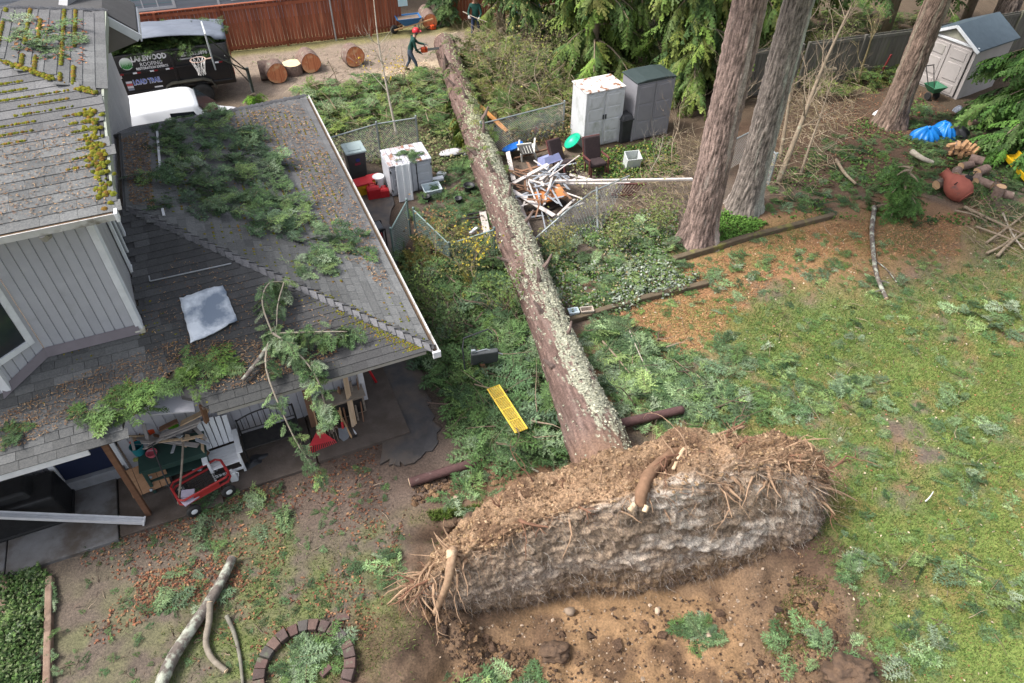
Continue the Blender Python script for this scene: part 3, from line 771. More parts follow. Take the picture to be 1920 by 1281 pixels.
def cedar_proto(seed, pairs=8, droop=.55, c=(.055, .10, .035), wid=.035, side=.36):
    """hanging cedar / spruce curtain spray: strips that bend down"""
    g = np.random.default_rng(seed); V = []; T = []; C = []; cc = np.array(c)
    def strip(p, d, L, w, k, col):
        d = np.array(d, float); d /= np.linalg.norm(d); s = np.cross(d, [0, 0, 1]); s /= np.linalg.norm(s) + 1e-9
        prev = None
        for i in range(k + 1):
            t = i / k; q = p + d * L * t + np.array([0, 0, -droop * L * t * t]); ww = w * (1 - t) ** .6
            a, b = q - s * ww * g.uniform(.5, 1.2), q + s * ww * g.uniform(.5, 1.2)
            if prev is not None:
                n = len(V); V.extend([prev[0], prev[1], b, a]); cl = col * g.uniform(.75, 1.3)
                C.extend([cl] * 4); T.append((n, n + 1, n + 2)); T.append((n, n + 2, n + 3))
                for sg, e in ((-1, prev[0]), (1, prev[1])):
                    m = len(V); tip = e + s * sg * w * g.uniform(.6, 1.5) + d * w * 1.2 + np.array([0, 0, -w * g.uniform(.3, 1.2)])
                    V.extend([e, q, tip]); C.extend([col * g.uniform(.8, 1.4)] * 3); T.append((m, m + 1, m + 2))
            prev = (a, b)
    def axis(t): return np.array([t, .05 * math.sin(t * 4 + seed), -.30 * t * t])
    n = len(V)
    for i in range(4):
        a, b = axis(i / 4), axis((i + 1) / 4); m = len(V); w = .012
        V.extend([a + (0, -w, 0), a + (0, w, 0), b]); T.append((m, m + 1, m + 2)); C.extend([np.array([.13, .09, .06])] * 3)
    for i in range(pairs):
        t = .08 + .9 * i / pairs; p = axis(t)
        for sg in (-1, 1):
            an = sg * g.uniform(.6, 1.3); L = side * (1 - .55 * t) * g.uniform(.7, 1.25)
            strip(p, (math.cos(an), math.sin(an), g.uniform(-.7, -.1)), L, wid * g.uniform(.8, 1.3), 4, cc * g.uniform(.7, 1.3))
    strip(axis(.95), (1, 0, -.5), .25, wid, 3, cc)
    return np.array(V), np.array(T), np.array(C)
FIR = [fir_proto(s, pairs=8 + s % 3, needles=7, c=cc) for s, cc in enumerate([(.072, .112, .046), (.092, .134, .062), (.062, .094, .044), (.118, .150, .092), (.090, .128, .044)])]
FIR_LOW = [fir_proto(s + 20, pairs=6, needles=4, ndl=.09, wid=.015, c=cc) for s, cc in enumerate([(.065, .105, .045), (.085, .122, .058), (.070, .098, .042)])]
CEDAR = [cedar_proto(s, c=cc) for s, cc in enumerate([(.080, .125, .038), (.10, .145, .046), (.062, .10, .036), (.12, .145, .062)])]
GREENS = np.array([(.9, 1, .95), (1.15, 1.15, .9), (.75, .85, .85), (1.35, 1.35, 1.3), (1.0, 1.1, .75), (1.7, 1.65, 1.7)])
def sprays(name, protos, pos, yaw, pitch, roll, scl, tints, parent=None, mat=None):
    n = len(pos); idx = RNG.integers(0, len(protos), n)
    V, T, C = join_instances(protos, idx, pos, euler_mats(yaw, pitch, roll), np.asarray(scl, float), tints)
    return link(name, arrays_mesh(name, V, T, mat or foliage_mat, C), parent)
def rand_tint(n, choices=None, lo=.75, hi=1.25, w=None):
    ch = GREENS if choices is None else np.array(choices)
    return ch[RNG.choice(len(ch), n, p=w)] * RNG.uniform(lo, hi, (n, 1))
def litter(name, label, poly, n, size=(.35, .8), protos=None, zlift=.03, pitch=.12, roll=.35, tint=None, zfun=None, heap=0.0, cat=None):
    XY = sample(poly, n); z = (zfun or gz)(XY[:, 0], XY[:, 1]) + zlift + RNG.uniform(0, 1, n) ** 1.6 * heap
    o = sprays(name, protos or FIR, np.column_stack([XY, z]), RNG.uniform(0, 6.28, n), RNG.normal(-.05, pitch, n), RNG.normal(0, roll, n), RNG.uniform(*size, n), rand_tint(n) if tint is None else tint(n))
    tag(o, label, None, None, 'stuff'); return o
def adopt(child, parent):
    child.parent = parent
    child.matrix_parent_inverse = (Matrix.Translation(parent.location) @ parent.rotation_euler.to_matrix().to_4x4()).inverted()
    return child

# ------------------------------------------------------------------ the fallen tree
base = spot(1112, 815, .78); tip = spot(833, 82, .5)
fallen = thing('fallen_tree', 'huge fallen fir trunk with lichen bark and upturned root plate', 'tree', (base[0], base[1], 0))
L = np.linalg.norm(tip - base); Td = (tip - base) / L
_, Sd, Ud = frame(Td)              # Sd points to the photo's left, Ud up
nr, na = 330, 96
tt = np.linspace(-.075, 1, nr); ang = np.linspace(0, 2 * math.pi, na, endpoint=False)
A_, B_ = np.meshgrid(ang, tt)
arc = B_ * L
rad = .475 - .035 * B_ + .13 * np.exp(-np.clip(B_, 0, 1) * L / .7) + .02 * np.sin(arc * 1.3)
ca = np.cos(A_); sa = np.sin(A_)
u1 = A_ * 4.2
bark = np.abs(fbm(np.cos(A_) * 6 + 5, np.sin(A_) * 6 + arc * 1.1, 2.4, 4, 81) - .5) * 2
fine = fbm(ca * 9 + arc * 1.2, sa * 9 + arc * 2.1, 2.2, 3, 82)
# lichen: mostly on the upper right flank (angle 0 = left flank, 90 deg = top)
face = np.exp(-((np.angle(np.exp(1j * (A_ - math.radians(118)))) / math.radians(52)) ** 2))
lmask = face * .88 + (fbm(ca * 2 + 3, sa * 2 + arc * .7, 1.3, 4, 83) - .5) * 1.0 + (fbm(ca * 9 + arc * 1.1, sa * 9 + arc * 4, 1.7, 3, 84) - .5) * 2.0
lmask = lmask - .5 * sstep(.62, .78, B_) - .25 * (1 - sstep(-.02, .02, B_))
lich = sstep(.5, .7, lmask) * .9
r_ = rad + (bark - .35) * .055 + (fine - .5) * .034 + lich * .012
bow = -.12 * np.sin(np.clip(B_, 0, 1) * math.pi)
cx_ = base[None, None, :] + Td[None, None, :] * (B_ * L)[..., None] - Sd[None, None, :] * bow[..., None]
Vt = cx_ + (Sd[None, None, :] * ca[..., None] + Ud[None, None, :] * sa[..., None]) * r_[..., None]
bcol = np.array([.190, .128, .108])[None, None] * (.45 + .9 * bark + .5 * (fine - .3))[..., None]
pal = sstep(.55, .8, fbm(ca * 3, sa * 3 + arc * .6, 1.3, 3, 86))[..., None] * .45
bcol = bcol * (1 - pal) + np.array([.26, .20, .175]) * pal
lcol = np.array([.40, .41, .31])[None, None] * (.6 + .7 * fbm(ca * 20 + arc * 4, sa * 20, 1.5, 3, 85))[..., None]
grn = sstep(.45, .75, B_)[..., None] * .6
lcol = lcol * (1 - grn) + np.array([.30, .34, .15]) * grn
tcol = bcol * (1 - lich[..., None]) + lcol * lich[..., None]
basee = (1 - sstep(-.05, .0, B_))[..., None]
tcol = tcol * (1 - basee * .8) + np.array([.24, .15, .10]) * basee * .8
i_ = np.arange((nr - 1) * na); r0 = i_ // na; c0 = i_ % na
qd = np.stack([r0 * na + c0, r0 * na + (c0 + 1) % na, (r0 + 1) * na + (c0 + 1) % na, (r0 + 1) * na + c0], 1)
bark_mat = M('lichen_bark', (1.25, 1.22, 1.2), (.6, .6, .62), scale=24, rough=.95, attr='Col', bump=.7, bscale=40, spec=.15)
trunk = link('trunk', arrays_mesh('trunk', Vt.reshape(-1, 3), None, bark_mat, tcol.reshape(-1, 3), True, qd[:, ::-1]))
adopt(trunk, fallen)
# lichen flakes standing off the bark
nf_ = 15000; fi_ = RNG.integers(0, nr, nf_ * 6); fj_ = RNG.integers(0, na, nf_ * 6); keep_ = RNG.uniform(0, 1, nf_ * 6) < sstep(.25, .8, lmask[fi_, fj_]); fi_, fj_ = fi_[keep_][:nf_], fj_[keep_][:nf_]
FLAKE = (np.array([(-.5, -.3, 0), (.1, -.5, .2), (.5, 0, .05), (.1, .45, .25), (-.4, .3, .1)]), np.array([(0, 1, 2), (0, 2, 3), (0, 3, 4)]), np.ones((5, 3)))
nf_ = len(fi_); fp_ = Vt[fi_, fj_] + RNG.normal(0, .012, (nf_, 3)); dirn_ = fp_ - cx_[fi_, fj_]; dirn_ /= np.linalg.norm(dirn_, axis=1, keepdims=True)
yw_ = np.arctan2(dirn_[:, 1], dirn_[:, 0]); Rm_ = euler_mats(yw_, np.arccos(np.clip(dirn_[:, 2], -1, 1)) + RNG.normal(0, .5, nf_), RNG.normal(0, .5, nf_)) @ euler_mats(RNG.uniform(0, 6.28, nf_), np.zeros(nf_), np.zeros(nf_))
fc_ = lcol[fi_, fj_] * RNG.uniform(.7, 1.35, (nf_, 1)); V_, T_, C_ = join_instances([FLAKE], np.zeros(nf_, int), fp_, Rm_, RNG.uniform(.018, .06, nf_), fc_)
tag(adopt(link('lichen', arrays_mesh('lichen', V_, T_, leaf_mat, C_)), fallen), kind='stuff')
# sawn far end
mb = MB(); endp = base + Td * L; mb.lathe([(.445, -.02), (.44, .015), (.001, .02)], 28, endp, np.stack([Sd, Ud, Td], 1))
adopt(mb.build('cut_face', M('fresh_cut_wood', (.60, .44, .28), (.5, .33, .19), scale=6, rough=.8)), fallen)
# broken limb stubs and a torn notch near the far end
dark_break = M('dark_torn_wood', (.075, .055, .05), (.14, .10, .08), scale=8, rough=.95, bump=.4)
for (px, py, h, r) in ((838, 128, .75, .17), (853, 133, .5, .13)):
    p = atY(px, py, spot(px, py, .8)[1]); b0 = p - np.array([0, 0, .25])
    mb = MB(); mb.tube([b0, b0 + (rr(-.05, .05), .05, h * .5), b0 + (-.08, .1, h)], [r, r * .7, .015], 7, wob=.25); adopt(mb.build('broken_stub', dark_break), fallen)
for (t, a, ln, r) in ((.16, 60, .25, .05), (.27, 20, .3, .05), (.40, 100, .2, .045), (.52, 40, .35, .05), (.63, 120, .3, .06), (.70, 75, .3, .05), (.34, 130, .22, .04), (.08, 40, .22, .05), (.12, 110, .18, .045), (.21, 85, .25, .05), (.30, 60, .2, .05), (.46, 70, .3, .055), (.58, 95, .25, .05), (.76, 50, .3, .05), (.24, 125, .25, .05)):
    a = math.radians(a); p = base + Td * L * t; d = Sd * math.cos(a) + Ud * math.sin(a); mb = MB()
    mb.tube([p + d * .42, p + d * .58, p + d * (.56 + ln) + Td * .1], [r * 1.6, r, r * .5], 7, wob=.2); adopt(mb.build('branch_stub', M('stub_bark', (.19, .14, .12), (.10, .07, .06), scale=14, rough=.95)), fallen)
# loose bark flakes on the pale torn patch
# root plate: a loft of cross sections
ST = [((785, 1152), (778, 1112), (768, 1085), .35), ((850, 1150), (840, 1065), (828, 1018), .70), ((960, 1132), (950, 1008), (930, 945), 1.0), ((1080, 1112), (1068, 962), (1035, 888), 1.2),
      ((1200, 1097), (1190, 932), (1150, 838), 1.42), ((1320, 1077), (1310, 905), (1290, 822), 1.5), ((1430, 1055), (1430, 882), (1400, 816), 1.5), ((1505, 1035), (1512, 892), (1492, 838), 1.3), ((1538, 1000), (1548, 918), (1538, 886), .9)]
secs = []
for (b, f_, k, zk) in ST:
    B = spot(*b, -.42); best = None
    for zz in np.linspace(-.3, 3, 200):
        Fp = spot(*f_, zz); e = abs(Fp[1] - (B[1] + .22 * (zz + .4)))
        if best is None or e < best[0]: best = (e, Fp, zz)
    Fp = best[1]; Kp = spot(*k, min(zk, best[2] - .12)); G = Kp + np.array([0.02, .45, -Kp[2] - .3])
    Bb = B + np.array([0, .25, -.25]); secs.append([Bb, B, (B + Fp) / 2 + np.array([0, -.12, 0]), Fp, (Fp + Kp) / 2 + np.array([0, 0, .10]), Kp, G])
secs = np.array(secs)              # stations x 7 x 3
def resamp(A, n):                  # smooth resample along axis 0
    k = A.shape[0]; t = np.linspace(0, k - 1, n); i = np.clip(np.floor(t).astype(int), 0, k - 2); f = (t - i)[(...,) + (None,) * (A.ndim - 1)]
    P0 = A[np.clip(i - 1, 0, k - 1)]; P1 = A[i]; P2 = A[i + 1]; P3 = A[np.clip(i + 2, 0, k - 1)]
    return .5 * (2 * P1 + (P2 - P0) * f + (2 * P0 - 5 * P1 + 4 * P2 - P3) * f ** 2 + (3 * P1 - P0 - 3 * P2 + P3) * f ** 3)
nw, nh = 330, 200
grid = resamp(np.transpose(resamp(secs, nw), (1, 0, 2)), nh)           # nh x nw x 3
grid = np.transpose(grid, (1, 0, 2))
du = np.gradient(grid, axis=0); dv = np.gradient(grid, axis=1); nrm = np.cross(du, dv); nrm /= np.linalg.norm(nrm, axis=2, keepdims=True) + 1e-9
if nrm[nw // 2, nh // 3, 1] > 0: nrm = -nrm
uu = np.linspace(0, 7, nw)[:, None] * np.ones((1, nh)); vv = np.linspace(0, 4.2, nh)[None, :] * np.ones((nw, 1))
bnoise = fbm(uu, vv, 1.15, 5, 91) - .5; fnoise = fbm(uu * 1.2, vv * 2.6, 4.0, 4, 92) - .5
grid2 = grid + nrm * (bnoise * (.78 - .42 * (1 - sstep(.4, .55, np.linspace(0, 1, nh)[None, :]))) + fnoise * .10 + (fbm(uu * 2.0 + vv, vv * 4.5, 4.2, 4, 98) - .5) * .16 + (fbm(uu, vv, 15, 3, 99) - .5) * .11)[..., None]
vfrac = np.linspace(0, 1, nh)[None, :] * np.ones((nw, 1))             # 0 bottom, .5 front rim, .83 back rim
front_f = 1 - sstep(.46, .56, vfrac + (fbm(uu, vv, 1.2, 3, 93) - .5) * .16)
streak = fbm(uu * 1.3 + vv * .9, vv * 4.2, 2.8, 6, 94); pale = fbm(uu * .8 - vv * .35, vv * 1.6, 1.1, 4, 95)
cf = np.array([.31, .235, .17]) * (.1 + 1.75 * streak)[..., None]
pm = (sstep(.47, .64, pale) * sstep(.36, .6, streak) * np.exp(-((uu - 4.6) / 2.6) ** 2))[..., None]
cf = cf * (1 - pm) + np.array([.56, .50, .43]) * (.7 + .5 * streak)[..., None] * pm
lowb = (1 - sstep(.17, .34, vfrac + (pale - .5) * .2))[..., None]
cf = cf * (1 - lowb * .75) + np.array([.24, .155, .085]) * (.6 + .8 * streak)[..., None] * lowb * .75
ct = np.array([.30, .20, .125]) * (.5 + .95 * fbm(uu, vv, 2.2, 5, 96))[..., None]
dk = sstep(.46, .6, fbm(uu, vv, 1.9, 5, 97))[..., None] * .8
ct = ct * (1 - dk) + np.array([.13, .078, .05]) * dk
rc = cf * front_f[..., None] + ct * (1 - front_f[..., None])
ci = np.arange((nw - 1) * (nh - 1)); r0 = ci // (nh - 1); c0 = ci % (nh - 1); a0 = r0 * nh + c0
qd = np.stack([a0, a0 + nh, a0 + nh + 1, a0 + 1], 1)
root_soil = M('root_soil', (1.3, 1.28, 1.25), (.5, .5, .52), scale=30, rough=.97, attr='Col', bump=.9, bscale=48, spec=.1, contrast=(.35, .65))
plate = link('root_plate', arrays_mesh('root_plate', grid2.reshape(-1, 3), None, root_soil, rc.reshape(-1, 3), True, qd)); adopt(plate, fallen)
plate['label'] = 'upturned plate of matted roots and sandy soil'
# roots: thick ones singly, the fibres as one mass
root_mat = M('root_wood', (.40, .27, .17), (.26, .16, .10), scale=16, rough=.9, rand=.2, bump=.3)
def gp(u, v): 
    i = int(np.clip(u * (nw - 1), 0, nw - 1)); j = int(np.clip(v * (nh - 1), 0, nh - 1)); return grid2[i, j].copy(), nrm[i, j]
def root_px(pts, r0, r1, mat=None, name='root'):
    P = [spot(x, y, z) for x, y, z in pts]; P = resamp(np.array(P), max(6, len(P) * 4)); k = len(P)
    mb = MB(); mb.tube(P, [r0 + (r1 - r0) * i / (k - 1) for i in range(k)], 8, wob=.14); return adopt(mb.build(name, mat or root_mat, smooth=True), fallen)
root_px([(1320, 825, 1.5), (1265, 850, 1.75), (1225, 880, 1.9), (1205, 915, 1.95), (1200, 948, 1.75)], .12, .10, M('brown_root', (.24, .14, .085), (.15, .085, .05), scale=10, rough=.9, bump=.3))
root_px([(1295, 830, 1.65), (1278, 850, 1.95), (1262, 880, 2.0)], .06, .03, pale_wood)
root_px([(850, 1030, 1.15), (846, 1055, 1.2), (838, 1095, .9), (826, 1125, .5), (815, 1150, .25)], .09, .05)
root_px([(846, 1032, 1.25), (845, 1048, 1.2)], .08, .08, pale_wood, 'cut_root')
root_px([(1190, 945, 1.85), (1180, 958, 1.8)], .05, .05, pale_wood, 'cut_root')
root_px([(1212, 948, 1.8), (1208, 960, 1.75)], .045, .045, pale_wood, 'cut_root')
root_px([(1500, 905, 1.3), (1550, 915, 1.2), (1580, 925, 1.0), (1608, 940, .8)], .03, .01)
root_px([(1480, 850, 1.4), (1530, 870, 1.1), (1560, 885, .9), (1580, 905, .7)], .025, .008)
root_px([(960, 990, 1.2), (980, 960, 1.3), (1000, 940, 1.3), (1040, 925, 1.3)], .035, .015)
root_px([(905, 1000, 1.0), (935, 970, 1.1), (960, 955, 1.1), (985, 965, 1.15)], .03, .012)
root_px([(1395, 800, 1.55), (1345, 815, 1.6), (1310, 838, 1.8)], .03, .015)
for i in range(110):
    u = random.choice([rr(0, .18), rr(.2, 1), rr(.55, 1)]); v = rr(.44, .66); p, n = gp(u, v)
    d = np.array([rr(-1, 1) + (u - .5) * .8, rr(-.9, .4), rr(-.2, .6)]); d /= np.linalg.norm(d); ln = rr(.3, .85); pts = [p - n * .05]
    for s in range(5): d = d + np.array([rr(-.35, .35), rr(-.35, .35), rr(-.45, .2)]); d /= np.linalg.norm(d); pts.append(pts[-1] + d * ln / 5)
    r = rr(.006, .03) if i % 6 else rr(.03, .05); mb = MB(); mb.tube(pts, [r * (1 - .16 * k) for k in range(6)], 5); adopt(mb.build('root', root_mat), fallen)
def branching(u, v, ln, r, mat):      # a snapped root that forks
    mb = MB(); p, n = gp(u, v)
    def go(p, d, ln, r, lv):
        pts = [p]
        for s in range(5): d = d + np.array([rr(-.4, .4), rr(-.4, .4), rr(-.5, .25)]); d /= np.linalg.norm(d); pts.append(pts[-1] + d * ln / 5)
        mb.tube(pts, [r * (1 - .13 * k) for k in range(6)], 6 if lv == 0 else 4, wob=.12)
        if lv < 2:
            for k in range(random.randint(2, 3)): q = pts[random.randint(1, 5)]; e = d + np.array([rr(-1, 1), rr(-1, 1), rr(-.7, .5)]); go(q, e / np.linalg.norm(e), ln * rr(.45, .75), r * .5, lv + 1)
    d = n * .5 + np.array([rr(-1, 1) + (u - .45), rr(-.9, .2), rr(-.1, .5)]); go(p - n * .06, d / np.linalg.norm(d), ln, r, 0); adopt(mb.build('root', mat), fallen)
red_root = M('red_root', (.25, .13, .08), (.16, .08, .05), scale=14, rough=.9, rand=.25, bump=.3)
for i in range(46): branching(random.choice([rr(.55, 1), rr(0, .16), rr(.2, .8)]), rr(.46, .80), rr(.3, .75), random.choice([.012, .018, .028, .04]), random.choice([root_mat, red_root]))
def fibres(name, n, vr, ln, wd, cols, bias=(0, 0, -.4), parent=fallen, uw=None):
    V = []; T = []; C = []; k = 0
    for i in range(n):
        u = rr(0, 1) if uw is None else uw(); v = rr(*vr); p, nn = gp(u, v); p = p + nn * .005
        d = nn * rr(.1, .8) + np.array([rr(-1, 1), rr(-.6, .6), rr(-.7, .7)]) + np.array(bias); d /= np.linalg.norm(d)
        l = rr(*ln); w = rr(*wd); _, s, u2 = frame(d); c = np.array(random.choice(cols)) * rr(.6, 1.25); q = []
        for j in range(4):
            q.append((p - s * w * (1 - j * .28), p + (s * .2 + u2) * w * (1 - j * .28)))
            d = d + np.array([rr(-.5, .5), rr(-.5, .5), rr(-.6, .2)]); d /= np.linalg.norm(d); p = p + d * l / 3
        for a, b in q: V.append(a); V.append(b); C.append(c); C.append(c)
        for j in range(3): a = k + j * 2; T.append((a, a + 1, a + 3)); T.append((a, a + 3, a + 2))
        k += 8
    return tag(adopt(link(name, arrays_mesh(name, np.array(V), np.array(T), root_soil, np.array(C))), parent), kind='stuff')
ROOTC = [(.34, .22, .14), (.26, .16, .10), (.42, .30, .2), (.19, .11, .07)]
fibres('root_fibres', 1500, (.44, .74), (.1, .45), (.002, .007), ROOTC)
fibres('root_fibres', 700, (.40, .60), (.2, .6), (.002, .007), ROOTC + [(.56, .43, .33)], uw=lambda: random.choice([rr(.6, 1), rr(.6, 1), rr(0, .2)]))
fibres('root_fibres', 2200, (.5, .86), (.08, .3), (.002, .006), [(.30, .18, .11), (.20, .115, .07), (.42, .30, .2)], bias=(0, 0, -.1))
fibres('root_fibres', 9000, (.08, .50), (.06, .26), (.002, .006), [(.30, .24, .20), (.42, .38, .33), (.20, .15, .12), (.14, .10, .08)])
fibres('root_fibres', 1200, (.08, .22), (.1, .3), (.003, .008), [(.24, .17, .11), (.18, .12, .08)])
ut_ = RNG.uniform(0, 1, 2600); vt_ = RNG.uniform(.5, .86, 2600); PC = grid2[(ut_ * (nw - 1)).astype(int), (vt_ * (nh - 1)).astype(int)]
# clods, turf and stones around the crater
stone_mat = M('crater_stone', (.42, .32, .23), (.30, .22, .16), scale=9, rough=.85, rand=.35, bump=.2)
stones = [(1068, 1148, .11, 'large brown stone at the foot of the root plate'), (1328, 1192, .09, 'pale round stone beside the branch tuft in the crater'), (1232, 1146, .07, 'buff stone near the right end of the crater wall'),
          (855, 935, .07, 'tan stone lying left of the torn soil by the bark log'), (1160, 1215, .04, 'small white stone low in the crater'), (1150, 1165, .045, 'small cream stone in the middle of the crater'), (1268, 815, .07, 'brown stone by the trunk above the root plate'), (1015, 1285, .06, 'grey stone at the lower edge of the crater')]
for (x, y, r, lab) in stones:
    p = spot(x, y, 0); p[2] = gz1(p); p = spot(x, y, p[2]); mb = MB(); mb.sphere((0, 0, 0), (r, r * .8, r * .65), 10, 6)
    mb.v = [a * (1 + .12 * np.sin(a[:, :1] * 40 + a[:, 1:2] * 31)) for a in mb.v]
    o = mb.build('stone', stone_mat, smooth=True); o.location = (p[0], p[1], p[2] + r * .3); o.rotation_euler = (rr(-.3, .3), rr(-.3, .3), rr(0, 6)); tag(o, lab, 'stone', 'stones in the crater')
def pebble_proto(seed):
    g_ = np.random.default_rng(seed); v = np.array([(1, 0, 0), (-1, 0, 0), (0, 1, 0), (0, -1, 0), (0, 0, .7), (0, 0, -.7), (.6, .6, .3), (-.6, -.6, .3)]) * g_.uniform(.75, 1.2, (8, 1))
    t = np.array([(0, 6, 4), (6, 2, 4), (2, 1, 4), (1, 7, 4), (7, 3, 4), (3, 0, 4), (0, 2, 6), (1, 3, 7), (0, 3, 5), (3, 1, 5), (1, 2, 5), (2, 0, 5)])
    return v, t, np.ones((8, 3))
PEB = [pebble_proto(i) for i in range(4)]
n = 700; XY = sample([(820, 1150), (1080, 1115), (1520, 1040), (1560, 1120), (1500, 1290), (1000, 1300), (800, 1230)], n)
o = sprays('gravel', PEB, np.column_stack([XY, gz(XY[:, 0], XY[:, 1]) + .005]), RNG.uniform(0, 6, n), RNG.uniform(-.5, .5, n), RNG.uniform(-.5, .5, n), RNG.uniform(.006, .028, n) * (1 + (RNG.uniform(0, 1, n) > .95) * 1.2), np.array([(.33, .26, .19)]) * RNG.uniform(.4, 1.4, (n, 1)), mat=leaf_mat)
tag(o, 'scattered pebbles in the sandy crater', None, None, 'stuff')
CLODC = np.array([(.10, .065, .045), (.16, .10, .06), (.06, .042, .032), (.22, .14, .08)])
n = 3500; XY = np.vstack([sample([(830, 1160), (1080, 1120), (1500, 1060), (1540, 1290), (850, 1290)], 900), sample([(780, 1130), (850, 1230), (1000, 1290), (1110, 1290), (1000, 1200), (860, 1150)], 900), sample([(1500, 1030), (1580, 1120), (1600, 1290), (1330, 1290), (1480, 1180)], 900), sample([(760, 950), (960, 900), (1000, 860), (900, 850), (780, 900), (720, 1080)], 800)])
o = sprays('soil_clods', PEB, np.column_stack([XY, gz(XY[:, 0], XY[:, 1]) + .01]), RNG.uniform(0, 6, n), RNG.uniform(-.5, .5, n), RNG.uniform(-.5, .5, n), RNG.uniform(.008, .04, n) * (1 + (RNG.uniform(0, 1, n) > .95) * 2.2), CLODC[RNG.integers(0, 4, n)], mat=root_soil)
tag(o, 'torn clods of dark soil round the crater rim', None, None, 'stuff')
n = len(PC); o = sprays('plate_clods', PEB, PC, RNG.uniform(0, 6, n), RNG.uniform(-.5, .5, n), RNG.uniform(-.5, .5, n), RNG.uniform(.01, .045, n), np.array([(.34, .23, .13), (.22, .14, .08), (.42, .3, .19), (.14, .09, .055)])[RNG.integers(0, 4, n)], mat=root_soil); adopt(o, fallen); tag(o, kind='stuff')
for (x, y, r, lab) in ((1040, 1225, .30, 'big dark clod standing at the lower crater edge'), (1590, 1265, .42, 'wide clod of dark soil at the lower right of the crater'), (885, 985, .30, 'dark torn sod lifted left of the root plate'), (840, 985, .24, 'smaller dark sod at the left end of the torn strip')):
    p = spot(x, y, 0); z = gz1(p); p = spot(x, y, z); mb = MB(); mb.sphere((0, 0, 0), (r, r * .7, r * .6), 56, 36)
    mb.v = [a * (.45 + 1.0 * fbm(a[:, 0] * 6 + x + a[:, 2] * 4, a[:, 1] * 6 + a[:, 2] * 6, 1.3, 5, 7))[:, None] for a in mb.v]
    o = mb.build('soil_clod', M('dark_clod', (.075, .05, .036), (.14, .088, .055), scale=9, rough=.97, bump=.8, bscale=30), smooth=True); o.location = (p[0], p[1], z + .05); tag(o, lab, 'clod', 'big clods at the crater')
# ------------------------------------------------------------------ background: neighbour house, fences, trailer, van, hoop
# red board fence
FA = spot(235, 121); FB = spot(700, 66.5); FD = (FB - FA) / np.linalg.norm(FB - FA); FN = np.array([FD[1], -FD[0], 0])      # FN faces the yard
FLEN = np.linalg.norm(FB - FA)
fence_wood = M('red_cedar_fence', (.30, .092, .048), (.20, .058, .03), scale=2.5, rough=.75, stretch=(4, 4, .6), rand=.22, bump=.2, bscale=18, c3=(.38, .15, .08), s3=1.4, t3=(.55, .8))
def board_fence(name, label, A, B, h, bw, mat, post_step=2.45, cap=True, rails=True, z0=.03, proud=.0):
    A = np.array(A, float); B = np.array(B, float); d = (B - A); Ln = np.linalg.norm(d); d /= Ln
    t = thing(name, label, 'fence', A, math.atan2(d[1], d[0])); n = int(Ln / bw); meshes = []
    for k in range(3):
        mb = MB(); mb.box((0, 0, h / 2), (bw - .012, .02, h)); meshes.append(mb.mesh('board', mat))
    for i in range(n):
        o = link('board', random.choice(meshes), t); o.location = ((i + .5) * bw, rr(-.004, .004), z0 + rr(-.01, .01)); o.rotation_euler = (0, rr(-.003, .003), 0)
    k = int(Ln / post_step) + 1; pm = MB(); pm.box((0, 0, h / 2), (.10, .10, h + .06)); pm = pm.mesh('post', mat)
    for i in range(k + 1):
        o = link('post', pm, t); o.location = (min(i * post_step, Ln), -.055, .02)
    if rails:
        rm = MB(); rm.box((Ln / 2, -.03, 0), (Ln, .035, .12)); rm = rm.mesh('rail', mat)
        for z in (.16, h - .10):
            o = link('rail', rm, t); o.location = (0, 0, z)
    if cap:
        cm = MB(); cm.box((Ln / 2, -.01, h + .055), (Ln + .1, .14, .035)); cm.build('cap_rail', mat, t)
    return t
board_fence('board_fence', 'long red brown board fence behind the black trailer', FA - FD * 3.2, FB - FD * .1, 1.83, .145, fence_wood)
# gate panel, then the bit beyond the gap
GA = spot(697, 66); GB = spot(757, 58)
gt = thing('fence_gate', 'red brown board gate at the end of the long fence', 'gate', GA, math.atan2(GB[1] - GA[1], GB[0] - GA[0]) + .05)
gl_ = np.linalg.norm(GB - GA)
for i in range(int(gl_ / .145)):
    mb = MB(); mb.box(((i + .5) * .145, 0, .9), (.13, .02, 1.72)); mb.build('board', fence_wood, gt)
for z in (.25, 1.55):
    mb = MB(); mb.box((gl_ / 2, -.03, z), (gl_ * .97, .035, .09)); mb.build('rail', fence_wood, gt)
p = spot(630, 75); mb = MB(); mb.box((0, 0, .95), (.06, .06, 1.9)); o = mb.build('gate_stake', galv); o.location = tuple(p + FN * .12); tag(o, 'pale metal stake standing against the red fence', 'stake')
p = FB + FD * 1.9; 
mb = MB(); mb.box((0, 0, 1.76), (.42, .012, .30)); o = mb.build('wall_notice', M('pale_blue_notice', (.42, .62, .68), (.5, .66, .7), scale=8)); o.location = tuple(atY(755, 5, FB[1] + .6) - np.array([0, 0, 1.76])); o.rotation_euler = (0, 0, math.atan2(FD[1], FD[0])); tag(o, 'small pale blue notice beside the gate', 'notice')
F2 = spot(852, 42); F3 = spot(1100, 14)
board_fence('board_fence', 'red brown board fence behind the workers at the back', F2, F3, 1.83, .145, fence_wood, cap=True)
